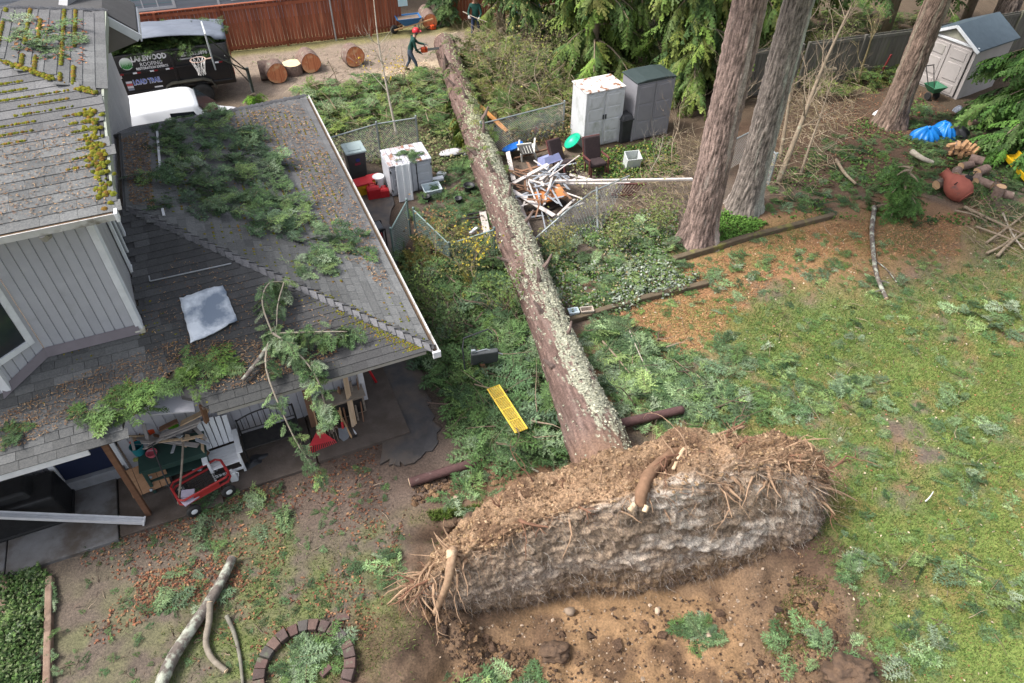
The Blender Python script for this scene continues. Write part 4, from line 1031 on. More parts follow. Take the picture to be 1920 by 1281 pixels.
# neighbour house
HN = -FN; HP = FA + HN * 3.4
nh_ = thing('neighbour_house', 'blue grey lap sided house behind the red fence', 'house', HP - FD * 14, math.atan2(FD[1], FD[0]))
lap = M('blue_grey_lap_siding', (.31, .34, .38), (.28, .31, .35), scale=2, rough=.65, rand=.05, bump=.08)
LW = 24.0
mb = MB(); mb.box((LW / 2, .25, 2.8), (LW, .3, 5.6)); wl = mb.build('wall', lap, nh_)
mb = MB(); mb.prism([(0, 0), (-.03, 0), (-.012, .2), (0, .2)], (0, .10, 0), (0, 1, 0), (0, 0, 1), (1, 0, 0), LW); lm = mb.mesh('lap_board', lap)
for i in range(28):
    o = link('lap_board', lm, wl); o.location = (0, 0, i * .198)
mb = MB(); mb.box((LW / 2, 3.2, 5.7), (LW + .8, 6.6, .15)); mb.build('eave', soffit_mat, nh_)
mb = MB(); mb.prism([(-.5, 5.75), (6.6, 5.75), (3.0, 7.6)], (-.4, 0, 0), (0, 1, 0), (0, 0, 1), (1, 0, 0), LW + .8); mb.build('roof', deck_mat, nh_)
bl = bpy.data.materials.new('blind_glass'); MATS['blind_glass'] = bl; bl.use_nodes = True
_n = bl.node_tree; _b = _n.nodes['Principled BSDF']; _b.inputs['Roughness'].default_value = .15
_w = _n.nodes.new('ShaderNodeTexWave'); _w.bands_direction = 'Z'; _w.inputs['Scale'].default_value = 5.5; _tc = _n.nodes.new('ShaderNodeTexCoord'); _n.links.new(_tc.outputs['Object'], _w.inputs[0])
_r = _n.nodes.new('ShaderNodeMix'); _r.data_type = 'RGBA'; _r.inputs[6].default_value = (.15, .30, .34, 1); _r.inputs[7].default_value = (.33, .50, .53, 1); _n.links.new(_w.outputs['Fac'], _r.inputs[0]); _n.links.new(_r.outputs[2], _b.inputs['Base Color'])
def nloc(px, py):
    P = onplane(px, py, HP - HN * 0.0, HN); d = P - (HP - FD * 14); return d @ FD, P[2]
x0, z0_ = nloc(240, 24); x1, z1_ = nloc(328, 16)
window_unit(nh_, ((x0 + x1) / 2, .075, z0_ + .72), (1, 0, 0), (0, -1, 0), x1 - x0 - .1, 1.25, 2, blind=True, trim=.12)
x0, z0_ = nloc(432, 3); 
window_unit(nh_, (x0 + 1.1, .075, z0_ + .75), (1, 0, 0), (0, -1, 0), 1.9, 1.25, 1, blind=True, trim=.12)
x0, z0_ = nloc(410, 6); mb = MB(); mb.box((x0, .07, 2.8), (.10, .04, 5.4)); mb.build('trim_board', white_paint, nh_)
x0, z0_ = nloc(85, 13); mb = MB(); mb.box((x0, .07, z0_), (.85, .05, .14)); mb.build('vent', M('brown_vent', (.10, .07, .055), (.08, .06, .05)), nh_)

# black dump trailer
TP = spot(388, 193); TR = math.radians(20); tD = np.array([math.cos(TR), math.sin(TR), 0])
tr = thing('dump_trailer', 'black dump trailer with roofing company lettering and a tarp over its load', 'trailer', TP, TR)
blk = M('black_trailer_paint', (.010, .010, .012), (.016, .016, .018), scale=4, rough=.28, spec=.5, coat=.3)
TL, TRt = -4.1, 1.22; TW = 2.05
def tb(name, c, s, mat=blk, par=tr, bev=.012):
    m_ = MB(); m_.box(c, s); return m_.build(name, mat, par, bev=bev)
mid = (TL + TRt) / 2; ln_ = TRt - TL
side = tb('side_wall', (mid, .12, 1.36), (ln_, .05, 1.36))
tb('side_wall', (mid, TW - .05, 1.36), (ln_, .05, 1.36))
tb('front_wall', (TL + .02, TW / 2, 1.36), (.05, TW - .2, 1.36)); tb('tailgate', (TRt, TW / 2, 1.30), (.06, TW - .15, 1.4))
tb('bed_floor', (mid, TW / 2, .72), (ln_, TW - .2, .08))
tb('frame_rail', (mid, .35, .58), (ln_, .1, .18)); tb('frame_rail', (mid, TW - .35, .58), (ln_, .1, .18))
for z in (2.05, 1.43, .72): tb('side_rail', (mid, .085, z), (ln_ + .04, .09, .07))
for x in (TL + .05, -.72, TRt - .05): tb('side_rib', (x, .08, 1.37), (.08, .08, 1.3))
for x in (-.75, .0):
    w_ = link('wheel', None, tr); w_.location = (x, .02, .37)
    m_ = MB(); m_.lathe([(.20, -.11), (.34, -.12), (.375, -.07), (.375, .07), (.34, .12), (.20, .11)], 28, (0, 0, 0), rotx(math.pi / 2)); m_.build('tyre', rubber, w_, True)
    m_ = MB(); m_.lathe([(.001, .05), (.06, .06), (.10, .03), (.205, .02), (.215, .10), (.20, .105)], 20, (0, 0, 0), rotx(math.pi / 2)); m_.build('rim', dark_metal, w_, True)
    for k in range(8):
        a = k * math.pi / 4; m_ = MB(); m_.lathe([(.014, .0), (.014, .06), (.006, .066)], 6, (math.cos(a) * .12, 0, math.sin(a) * .12), rotx(math.pi / 2)); m_.build('lug', galv, w_)
m_ = MB(); path = [(-1.30, -.12, .55), (-1.18, -.12, .82), (-.95, -.12, .93), (.15, -.12, .93), (.40, -.12, .82), (.52, -.12, .55)]
for i in range(5):
    a, b = np.array(path[i]), np.array(path[i + 1]); d_, s_, u_ = frame(b - a, (0, 1, 0)); m_.add([a, b, b + (0, .26, 0), a + (0, .26, 0), a - (0, 0, .03), b - (0, 0, .03), b + (0, .26, -.03), a + (0, .26, -.03)], [(0, 1, 2, 3), (0, 4, 5, 1), (7, 6, 5, 4)])
m_.build('fender', M('mossy_fender', (.05, .05, .045), (.11, .10, .07), scale=9, rough=.8), tr)
for x, y in ((TRt + .02, .22), (TRt + .02, TW - .25)): tb('tail_light', (x, y, .95), (.05, .12, .22), M('tail_light_red', (.35, .01, .015), (.28, .01, .012), rough=.3), bev=.01)
for x in (-2.62, -2.05, -1.48, -.95, .75): 
    tb('reflector', (x, .034, 1.42), (.13, .012, .055), M('reflector_white', (.7, .72, .76), (.6, .62, .65), rough=.4), bev=0); tb('reflector', (x + .13, .034, 1.42), (.13, .012, .055), M('reflector_red', (.22, .015, .02), (.18, .012, .015), rough=.4), bev=0)
# lettering on the side (curved text turned to mesh, a few mm proud)
def lettering(txt, name, x, z, size, mat, parent, y=-.0, bold=0.0, fit=None, shear=0.0, loc_fn=None):
    cu = bpy.data.curves.new(name, 'FONT'); cu.body = txt; cu.size = size; cu.extrude = .002; cu.offset = bold; cu.shear = shear; cu.resolution_u = 2
    tmp = bpy.data.objects.new('tmp', cu); COL.objects.link(tmp)
    dg = bpy.context.evaluated_depsgraph_get(); me = bpy.data.meshes.new_from_object(tmp.evaluated_get(dg)); bpy.data.objects.remove(tmp); bpy.data.curves.remove(cu)
    xs_ = [v.co.x for v in me.vertices]; k = 1.0 if not fit else fit / (max(xs_) - min(xs_))
    for v in me.vertices: v.co.x = (v.co.x - min(xs_)) * k
    me.materials.clear(); me.materials.append(mat)
    o = link(name, me, parent); o.location = (x, y, z); o.rotation_euler = (math.pi / 2, 0, 0); return o
def tx(px, py):
    P = onplane(px, py, TP, np.array([-tD[1], tD[0], 0])); return (P - TP) @ tD, P[2]
letter_white = M('letter_white', (.80, .80, .82), (.74, .74, .76), rough=.4); letter_blue = M('letter_blue', (.03, .10, .48), (.03, .08, .40), rough=.4)
ys_ = .088
xa, za = tx(247, 118.5); xb, _ = tx(313, 110)
lettering('LAKEWOOD', 'lettering', xa, za, .26, letter_white, tr, ys_, .012, xb - xa)
xa, za = tx(264, 127); xb, _ = tx(305, 122); lettering('ROOFING', 'lettering', xa, za, .20, letter_white, tr, ys_, .0, xb - xa)
xa, za = tx(256.5, 134); xb, _ = tx(316, 126); lettering('RESTORATION EXPERTS', 'lettering', xa, za, .12, letter_white, tr, ys_, .003, xb - xa)
xa, za = tx(340, 108); xb, _ = tx(389, 101); lettering('253.533.3896', 'lettering', xa, za, .18, letter_white, tr, ys_, .005, xb - xa)
xa, za = tx(334, 115); xb, _ = tx(388, 108); lettering('LakewoodRoofing.com', 'lettering', xa, za, .10, letter_white, tr, ys_, .002, xb - xa)
xa, za = tx(252, 161); xb, _ = tx(304, 155); lettering('LOAD TRAIL', 'lettering', xa - .01, za - .01, .25, letter_white, tr, ys_ - .0, .016, xb - xa + .02); lettering('LOAD TRAIL', 'lettering', xa, za, .25, letter_blue, tr, ys_ - .004, .004, xb - xa)
xa, za = tx(225.5, 149); lettering('2', 'lettering', xa, za, .14, letter_white, tr, ys_ - .012, .006)
xa, za = tx(236, 122); o_ = MB(); o_.lathe([(.001, -.003), (.20, -.003), (.20, .003), (.001, .004)], 32, (xa, ys_, za), rotx(math.pi / 2))
lg = bpy.data.materials.new('green_badge'); lg.use_nodes = True; MATS['green_badge'] = lg
_n = lg.node_tree; _b = _n.nodes['Principled BSDF']; _tc = _n.nodes.new('ShaderNodeTexCoord'); _sx = _n.nodes.new('ShaderNodeSeparateXYZ'); _n.links.new(_tc.outputs['Generated'], _sx.inputs[0]); _cr = _n.nodes.new('ShaderNodeValToRGB')
_cr.color_ramp.elements[0].color = (.06, .30, .07, 1); _cr.color_ramp.elements[0].position = .25; _cr.color_ramp.elements[1].color = (.85, .9, .85, 1); _cr.color_ramp.elements[1].position = .95; _n.links.new(_sx.outputs[2], _cr.inputs[0]); _n.links.new(_cr.outputs[0], _b.inputs['Base Color'])
o_.build('round_badge', lg, tr)
o_ = MB(); o_.lathe([(.20, -.005), (.216, -.005), (.216, .004), (.20, .004)], 32, (xa, ys_, za), rotx(math.pi / 2), cap=False); o_.build('badge_ring', letter_white, tr)
o_ = MB()
for k in range(7):
    xg = xa - .17 + k * .057; o_.add([(xg - .02, ys_ - .006, za - .16), (xg + .02, ys_ - .006, za - .16), (xg + rr(-.03, .03), ys_ - .006, za + rr(.0, .07))], [(0, 1, 2)])
o_.build('badge_grass', M('badge_grass', (.02, .13, .03), (.03, .16, .04)), tr)
xa, za = tx(246, 168)
for k, c_ in enumerate(((.6, .6, .66), (.55, .10, .10), (.65, .65, .68), (.25, .28, .36))):
    m_ = MB(); m_.box((xa, ys_ - .001, za + .22 - k * .085), (.20, .006, .075)); m_.build('sticker', M('sticker%d' % k, c_, tuple(q * .8 for q in c_), scale=20, rough=.5), tr)
xa, za = tx(298, 164); m_ = MB(); m_.box((xa, ys_ - .001, za), (.28, .006, .05)); m_.build('sticker', letter_white, tr)
# load under the tarp
n = 900; pos = np.column_stack([RNG.uniform(TL + .2, TRt - .15, n), RNG.uniform(.16, TW - .2, n), 1.95 + RNG.uniform(-.15, .42, n)])
tag(sprays('load', FIR_LOW, pos, RNG.uniform(0, 6.28, n), RNG.normal(0, .3, n), RNG.normal(0, .5, n), RNG.uniform(.3, .55, n), rand_tint(n, [(.75, .9, .55), (1.1, 1.2, .6), (.6, .7, .5)]), tr), kind='stuff')
tarp_mat = M('blue_grey_tarp', (.16, .18, .22), (.12, .135, .165), scale=2.5, rough=.55, bump=.25, bscale=9, stretch=(1, 3, 1))
nt_, mt_ = 44, 16; vs = []
for i in range(nt_):
    s = i / (nt_ - 1); x = TL - .05 + (ln_ + .12) * s
    for j in range(mt_):
        t = j / (mt_ - 1); y = .05 + (TW - .1) * t
        lift = .18 + .40 * math.sin(math.pi * min(1, max(0, (s - .1) / .9))) ** .8
        z = 2.12 + lift * (.55 + .45 * math.sin(math.pi * min(1, t * .9 + .12))) + .03 * math.sin(s * 21 + t * 9) * math.sin(t * 6)
        if t == 0: z = 2.12 + lift * .75 * (1 if .12 < s < .93 else .45)
        vs.append((x, y, z))
m_ = MB(); m_.add(vs, [(i * mt_ + j, (i + 1) * mt_ + j, (i + 1) * mt_ + j + 1, i * mt_ + j + 1) for i in range(nt_ - 1) for j in range(mt_ - 1)])
o = m_.build('tarp', tarp_mat, tr, True); so = o.modifiers.new('thickness', 'SOLIDIFY'); so.thickness = .02

# white van
VC = plot(-4.3, 14.75)
van = thing('van', 'white van parked between the trailer and the house', 'van', VC, TH + .02)
van_white = M('van_white', (.80, .81, .83), (.76, .77, .79), scale=2, rough=.25, coat=.5, spec=.5)
secs_v = []
def vsec(x, w, zb, zs, zt, ws): return [(x, -w / 2, zb), (x, -w / 2, zs), (x, -ws / 2, zt - .10), (x, -ws / 2 + .16, zt), (x, ws / 2 - .16, zt), (x, ws / 2, zt - .10), (x, w / 2, zs), (x, w / 2, zb)]
prof = [(-2.2, 1.70, .45, 1.0, 1.70, 1.45), (-2.15, 1.78, .35, 1.05, 1.88, 1.55), (-1.9, 1.82, .33, 1.05, 1.95, 1.58), (.2, 1.84, .33, 1.05, 1.97, 1.6), (.95, 1.84, .33, 1.05, 1.95, 1.58), (1.25, 1.82, .33, 1.05, 1.80, 1.5), (1.75, 1.80, .33, 1.02, 1.22, 1.5), (2.35, 1.72, .36, .85, 1.02, 1.4), (2.5, 1.60, .42, .75, .88, 1.3)]
sv = np.array([vsec(*q) for q in prof]); sv = resamp(sv, 40); m_ = MB(); vs = sv.reshape(-1, 3); fs = []
for i in range(39):
    for j in range(7): fs.append((i * 8 + j, i * 8 + j + 1, (i + 1) * 8 + j + 1, (i + 1) * 8 + j))
    fs.append((i * 8 + 7, i * 8, (i + 1) * 8, (i + 1) * 8 + 7))
fs.append(tuple(range(8))[::-1]); fs.append(tuple(39 * 8 + j for j in range(8))); m_.add(vs, fs); m_.build('body', van_white, van, True, bev=.0)
for s in (-1, 1):
    m_ = MB(); y = s * .885; m_.add([(.35, y * 1.03, 1.08), (1.35, y * 1.03, 1.08), (1.05, s * .815, 1.72), (.35, s * .815, 1.78)], [(0, 1, 2, 3) if s < 0 else (3, 2, 1, 0)]); o = m_.build('side_window', glass_dark, van); so = o.modifiers.new('thickness', 'SOLIDIFY'); so.thickness = .02; so.offset = 1
    m_ = MB(); m_.box((1.32, s * 1.03, 1.16), (.10, .20, .20)); m_.build('mirror', van_white, van, bev=.03)
    for x in (-1.35, 1.55):
        w_ = MB(); w_.lathe([(.12, -.1), (.31, -.11), (.33, -.06), (.33, .06), (.31, .11), (.12, .1)], 24, (x, s * .82, .33), rotx(math.pi / 2)); w_.build('wheel', rubber, van, True)
m_ = MB(); m_.add([(1.24, -.72, 1.83), (1.80, -.76, 1.22), (1.80, .76, 1.22), (1.24, .72, 1.83)], [(0, 1, 2, 3)]); o = m_.build('windscreen', glass_dark, van); so = o.modifiers.new('thickness', 'SOLIDIFY'); so.thickness = .03; so.offset = 0
for s in (-1, 1): m_ = MB(); m_.box((2.42, s * .6, .72), (.12, .3, .16)); m_.build('headlight', M('lamp_glass', (.5, .53, .55), (.4, .42, .45), rough=.1), van, bev=.03)

# basketball hoop
hb = plot(-1.1, 15.2); hoop = thing('basketball_hoop', 'basketball hoop with a white net on a dark slanted post', 'basketball hoop', hb, 0)
def hw(p): return np.array(p) - hb
bbot = spot(404, 127, 2.75); btop = atY(377, 43, bbot[1]); back = np.array([bbot, btop])
pt = spot(463, 130, 2.05)
P0_ = hw((pt[0] + .05, pt[1] - .1, 0)); P1_ = hw(pt)
m_ = MB(); m_.tube([P0_, P1_ * .97 + np.array([0, 0, .12])], .055, 10); m_.build('post', M('green_black_steel', (.028, .033, .03), (.05, .055, .05), rough=.5), hoop)
bd = Uv * 1.0       # backboard spreads along the plot's depth
bc = hw((bbot + btop) / 2)
m_ = MB(); m_.bar(bc - np.array([0, 0, .55]), bc + np.array([0, 0, .55]), .04, 1.1, bd); 
o = m_.build('backboard', M('pale_backboard', (.55, .57, .56), (.42, .44, .42), rough=.5), hoop)
bar_m = M('green_black_steel', (.03, .03, .03))
for dz in (-.28, .25):
    m_ = MB(); m_.tube([P1_ + (0, 0, -.05), bc + np.array([0.03, 0, dz])], .022, 6); m_.build('arm', bar_m, hoop)
m_ = MB(); m_.tube([P1_ - np.array([0, 0, .5]), P1_ * .4 + bc * .6], .018, 6); m_.build('arm', bar_m, hoop)
rc_ = bc + np.array([-.40, -.14, -.38]); ring = [rc_ + np.array([math.cos(a) * .23, math.sin(a) * .23, 0]) for a in np.linspace(0, 2 * math.pi, 20, endpoint=False)]
m_ = MB(); m_.tube(ring, .012, 6, closed=True); m_.tube([rc_ + (.22, .06, 0), bc + np.array([-.02, 0, -.38])], .02, 6); m_.build('rim', M('faded_orange_rim', (.55, .40, .33), (.45, .3, .24)), hoop)
m_ = MB()
for k in range(10):
    a = k * 2 * math.pi / 10
    for s in (-1, 1):
        m_.tube([rc_ + np.array([math.cos(a) * .225, math.sin(a) * .225, 0]), rc_ + np.array([math.cos(a + s * .4) * .16, math.sin(a + s * .4) * .16, -.2]), rc_ + np.array([math.cos(a + s * .1) * .11, math.sin(a + s * .1) * .11, -.38]), rc_ + np.array([math.cos(a + s * .3) * .12, math.sin(a + s * .3) * .12, -.46])], .010, 4)
m_.build('net', M('net_white', (.72, .70, .68), (.62, .6, .58)), hoop)

# sawn rounds of the trunk by the fence
end_grain = bpy.data.materials.new('end_grain'); MATS['end_grain'] = end_grain; end_grain.use_nodes = True
_n = end_grain.node_tree; _b = _n.nodes['Principled BSDF']; _b.inputs['Roughness'].default_value = .8
_tc = _n.nodes.new('ShaderNodeTexCoord'); _wv = _n.nodes.new('ShaderNodeTexWave'); _wv.wave_type = 'RINGS'; _wv.rings_direction = 'Z'; _wv.inputs['Scale'].default_value = 9; _wv.inputs['Distortion'].default_value = 3; _wv.inputs['Detail'].default_value = 3
_n.links.new(_tc.outputs['Object'], _wv.inputs[0]); _ns = _n.nodes.new('ShaderNodeTexNoise'); _ns.inputs['Scale'].default_value = 4; _n.links.new(_tc.outputs['Object'], _ns.inputs['Vector'])
_m1 = _n.nodes.new('ShaderNodeMix'); _m1.data_type = 'RGBA'; _m1.inputs[6].default_value = (.60, .22, .10, 1); _m1.inputs[7].default_value = (.46, .15, .065, 1); _n.links.new(_wv.outputs['Fac'], _m1.inputs[0])
_m2 = _n.nodes.new('ShaderNodeMix'); _m2.data_type = 'RGBA'; _m2.inputs[7].default_value = (.66, .38, .20, 1); _mr = _n.nodes.new('ShaderNodeMapRange'); _mr.inputs[1].default_value = .5; _mr.inputs[2].default_value = .7; _n.links.new(_ns.outputs['Fac'], _mr.inputs[0]); _n.links.new(_mr.outputs[0], _m2.inputs[0]); _n.links.new(_m1.outputs[2], _m2.inputs[6]); _n.links.new(_m2.outputs[2], _b.inputs['Base Color'])
pale_grain = M('pale_end_grain', (.70, .56, .36), (.60, .45, .27), scale=5, rough=.8)
round_bark = M('round_bark', (.13, .085, .07), (.24, .17, .14), scale=10, rough=.95, bump=.6, bscale=25, rand=.2, c3=(.32, .31, .24), s3=4, t3=(.58, .75))
def log_round(px, py, r, ln, yaw, label, upright=False, grain=end_grain, tilt=0, cat='log', group=None, name='log_round', z=None, ring=.97):
    p = spot(px, py, 0); t = thing(name, label, cat, (p[0], p[1], gz1(p) if z is None else z), yaw, group)
    R = np.eye(3) if upright else roty(math.pi / 2 + tilt); o_ = (0, 0, 0 if upright else r * .97)
    n_ = 26; wob_ = [1 + .035 * math.sin(3 * k * 6.28 / n_ + px) + rr(-.025, .025) for k in range(n_)]
    vs = []
    for zz, k2 in ((-ln / 2, .98), (-ln / 6, 1.01), (ln / 6, 1.0), (ln / 2, .98)):
        for k in range(n_): a = k * 2 * math.pi / n_; vs.append((r * wob_[k] * k2 * math.cos(a), r * wob_[k] * k2 * math.sin(a), zz))
    vs = np.array(vs); fs = [(i * n_ + k, i * n_ + (k + 1) % n_, (i + 1) * n_ + (k + 1) % n_, (i + 1) * n_ + k) for i in range(3) for k in range(n_)]
    sh = np.array([0, 0, ln / 2 if upright else 0])
    m_ = MB(); m_.add((vs + sh) @ R.T + np.array(o_), fs); m_.build('bark', round_bark, t, True)
    for e, s in ((vs[:n_], -1), (vs[-n_:], 1)):
        q = e.copy(); m_ = MB(); f_ = tuple(range(n_)) if s > 0 else tuple(range(n_))[::-1]
        m_.add((np.vstack([q * np.array([ring, ring, 1]) + np.array([0, 0, .004 * s])]) + sh) @ R.T + np.array(o_), [f_]); m_.build('cut_face', grain, t)
    return t
G_ = 'sawn trunk rounds by the fence'
for d in ((521, 152, .40, .55, math.radians(-62), 'log round with an orange face nearest the house in the row of four'), (500, 148, .36, .42, math.radians(20), 'dark barked log round half hidden at the left end of the row'), (582, 131, .40, .75, math.radians(-62), 'log round with grey bark at the right end of the row of four'),
          (664, 122, .42, .5, math.radians(-55), 'single cracked log round lying apart beside the red fence')): log_round(*d, group=G_)
log_round(551, 138, .40, .42, 0, 'upright log round with a pale yellow top between two rounds', True, pale_grain, group=G_)
log_round(573, 122, .30, .35, math.radians(-40), 'small orange faced log piece behind the pale topped round', group=G_)
log_round(803, 46, .34, 1.3, math.radians(-75), 'long log with a pink sawn end by the wheelbarrow', group=G_)
log_round(893, 120, .30, .5, math.radians(-70), 'dark log round lying right of the fallen trunk', group=G_)
log_round(1007, 92, .33, .3, .4, 'low stump with a fresh pale top among cut branches', True, pale_grain, group=G_)
log_round(1040, 88, .28, .4, 1.0, 'grey barked log round among cut branches by the back', group=G_)
# fallen logs and poles
def limb(name, label, pts, r0, r1, mat, cat='branch', group=None, n=10, wob=.06, ends=None, k=6, twigs=0):
    P = resamp(np.array([spot(x, y, z) for x, y, z in pts]), max(8, len(pts) * k)); P[:, 2] += 0
    t = thing(name, label, cat, (P[0][0], P[0][1], 0), 0, group); m_ = MB(); c_ = len(P)
    m_.tube(P, [r0 + (r1 - r0) * i / (c_ - 1) for i in range(c_)], n, wob=wob); adopt(m_.build('stem', mat, smooth=True), t)
    if ends:
        for q, rd, e in ((P[0], r0, P[0] - P[1]), (P[-1], r1, P[-1] - P[-2])):
            m_ = MB(); d_, s_, u_ = frame(e); m_.lathe([(rd * .96, 0), (rd * .9, .01), (.001, .012)], 12, q, np.stack([s_, u_, d_], 1)); adopt(m_.build('cut_end', ends), t)
    for i in range(twigs):
        q = P[random.randrange(c_ // 4, c_)]; d_ = np.array([rr(-1, 1), rr(-1, 1), rr(-.1, .5)]); m_ = MB(); l_ = rr(.15, .45); m_.tube([q, q + d_ * l_ * .5, q + d_ * l_ + np.array([0, 0, -.05])], [r1 * .6, r1 * .4, r1 * .2], 5); adopt(m_.build('twig', mat), t)
    return t
purple_bark = M('purple_brown_bark', (.105, .055, .052), (.07, .038, .036), scale=14, rough=.9, bump=.4, bscale=30, c3=(.22, .17, .15), s3=7, t3=(.6, .75))
lichen_limb = M('lichen_limb', (.17, .145, .125), (.085, .068, .06), scale=10, rough=.95, bump=.5, bscale=30, c3=(.36, .38, .31), s3=6, t3=(.5, .64))
grey_twig = M('grey_twig', (.30, .26, .21), (.20, .17, .13), scale=12, rough=.9, rand=.2)
limb('bark_pole', 'purple brown pole with a pale cut end left of the root plate', [(768, 905, .1), (830, 886, .14), (895, 866, .1)], .095, .095, purple_bark, 'log', ends=pale_wood)
limb('bark_pole', 'purple brown pole sticking out to the right of the trunk base', [(1140, 800, .25), (1210, 784, .22), (1280, 768, .2)], .115, .09, purple_bark, 'log', ends=dark_break)
limb('fallen_limb', 'thick lichen covered limb lying in the lower left corner', [(436, 1046, .14), (415, 1090, .16), (385, 1140, .17), (345, 1200, .17), (318, 1245, .17), (296, 1300, .18)], .08, .11, lichen_limb, 'branch', n=14, ends=pale_wood)
limb('broken_branch', 'bent brown branch torn from the thick limb', [(393, 1130, .22), (392, 1165, .14), (386, 1205, .1), (398, 1235, .1), (424, 1258, .08)], .06, .045, grey_twig, ends=pale_wood)
limb('broken_branch', 'thin dark branch curving right of the thick limb', [(425, 1155, .08), (440, 1190, .06), (450, 1235, .06), (456, 1290, .05)], .04, .025, M('dark_twig', (.12, .11, .09), (.2, .19, .15), scale=9, rough=.9))
limb('broken_branch', 'thin lichen branch standing along the lawn below the bare soil', [(1640, 388, .12), (1635, 430, .1), (1638, 480, .08), (1645, 520, .08), (1662, 560, .06)], .07, .05, lichen_limb, ends=pale_wood, twigs=5)
limb('broken_branch', 'short forked lichen twig beside the long lawn branch', [(1640, 488, .05), (1662, 505, .05), (1682, 530, .04)], .02, .012, lichen_limb)
# ------------------------------------------------------------------ yard things
def part(par, name, mat, fn, **kw):
    m_ = MB(); fn(m_); return m_.build(name, mat, par, **kw)
def at_plot(px, py, z=0.0): p = spot(px, py, z); return (p[0], p[1], gz1(p) if z == 0 else z)
# tall plastic sheds
dirty_white = M('dirty_white_shed', (.62, .63, .65), (.52, .53, .54), scale=3, rough=.55, c3=(.27, .29, .25), s3=3.4, t3=(.52, .78), stretch=(1, 1, .6), bump=.1)
grey_shed_m = M('grey_shed', (.26, .255, .275), (.22, .215, .235), scale=2.5, rough=.6, rand=.03, bump=.08)
def cabinet(name, label, at, rz, w, d, h, mat, roofmat, handles=True, rows=4, roofh=.12, arch=.0):
    t = thing(name, label, 'shed', at, rz)
    part(t, 'body', mat, lambda m: m.box((0, d / 2, h / 2), (w, d, h)), bev=.05, seg=3)
    part(t, 'roof', roofmat, lambda m: m.prism([(-w / 2 - .03, 0), (w / 2 + .03, 0), (w / 2 + .03, .05), (w * .25, .05 + arch), (-w * .25, .05 + arch), (-w / 2 - .03, .05)], (0, -.04, h), (1, 0, 0), (0, 0, 1), (0, 1, 0), d + .07), bev=.02)
    for s in (-1, 1):
        dr = part(t, 'door', mat, lambda m: m.box((s * (w / 4 - .02), -.012, h / 2), (w / 2 - .09, .03, h - .12)), bev=.015)
        for k in range(rows):
            hh = (h - .22) / rows; part(dr, 'panel', mat, lambda m: m.box((s * (w / 4 - .02), -.032, .11 + hh * (k + .5)), (w / 2 - .2, .022, hh - .06)), bev=.01)
        if handles: part(dr, 'handle', black_plastic, lambda m: m.box((s * .045, -.055, h * .55), (.035, .04, .16)), bev=.008)
        part(t, 'corner_post', mat, lambda m: m.box((s * (w / 2 - .03), -.005, h / 2), (.085, .05, h)), bev=.02)
    return t
pA = spot(1093, 281); pB = spot(1160, 265); wA = np.linalg.norm(pB - pA)
cabinet('storage_shed', 'tall dirty white plastic storage shed with two doors', ((pA + pB) / 2), TH, wA, 1.0, 1.95, dirty_white, M('leaf_strewn_white_roof', (.66, .64, .62), (.55, .53, .51), scale=4, c3=(.22, .10, .05), s3=3.5, t3=(.52, .6)))
pA = spot(1182, 266); pB = spot(1249, 251); wA = np.linalg.norm(pB - pA)
cabinet('storage_shed', 'tall grey plastic storage shed with a dark green lid', ((pA + pB) / 2), TH, wA, .95, 2.05, grey_shed_m, M('dark_green_lid', (.03, .045, .045), (.04, .055, .054), rough=.5), handles=False, rows=3, arch=.05)
# low white shed
lp = spot(737, 371); rp = spot(812, 350); w_ = np.linalg.norm(rp - lp)
ls = thing('storage_shed', 'low white plastic shed with leaves on its ribbed lid', 'shed', (lp + rp) / 2, TH)
lm_ = M('pale_grey_shed', (.52, .54, .58), (.45, .47, .51), scale=3, rough=.5, bump=.05)
part(ls, 'body', lm_, lambda m: m.box((0, .45, .52), (w_, .9, 1.04)), bev=.03)
lid = M('lid_grey', (.50, .50, .54), (.42, .42, .45), scale=3, rough=.6, c3=(.24, .11, .06), s3=2.6, t3=(.52, .64))
for k in range(9):
    x = -w_ / 2 + (k + .5) * w_ / 9; part(ls, 'lid_panel', lid, lambda m: m.box((x, .44, 1.075 + .003 * (k % 2)), (w_ / 9 - .012, 1.0, .05), rotx(.06)), bev=.012)
for s in (-1, 1):
    dr = part(ls, 'door', lm_, lambda m: m.box((s * w_ * .24, -.012, .52), (w_ * .44, .03, .92)), bev=.012)
    for k in range(3): part(dr, 'panel', lm_, lambda m: m.box((s * w_ * .24, -.03, .22 + k * .28), (w_ * .34, .02, .2)), bev=.008)
    part(ls, 'hinge', black_plastic, lambda m: m.box((s * (w_ / 2 - .03), -.02, .85), (.03, .04, .08)), bev=.005); part(ls, 'hinge', black_plastic, lambda m: m.box((s * (w_ / 2 - .03), -.02, .2), (.03, .04, .08)), bev=.005)
part(ls, 'strap', black_plastic, lambda m: m.box((.17, -.04, .55), (.03, .02, 1.0)))
# white door panel leaning on it
wp = thing('door_panel', 'white panelled board leaning on the low white shed', 'board', spot(762, 377), TH)
def lean(m):
    R = rotx(-.16); m.box((0, 0, .55), (.48, .035, 1.1), R)
o = part(wp, 'slab', white_plastic, lambda m: m.box((0, 0, .58), (.44, .035, 1.16)), bev=.008)
for x in (-.2, .0, .2): part(wp, 'batten', white_plastic, lambda m: m.box((x, -.025, .58), (.055, .02, 1.14)), bev=.006)
wp.rotation_euler = (-.18, .05, TH)
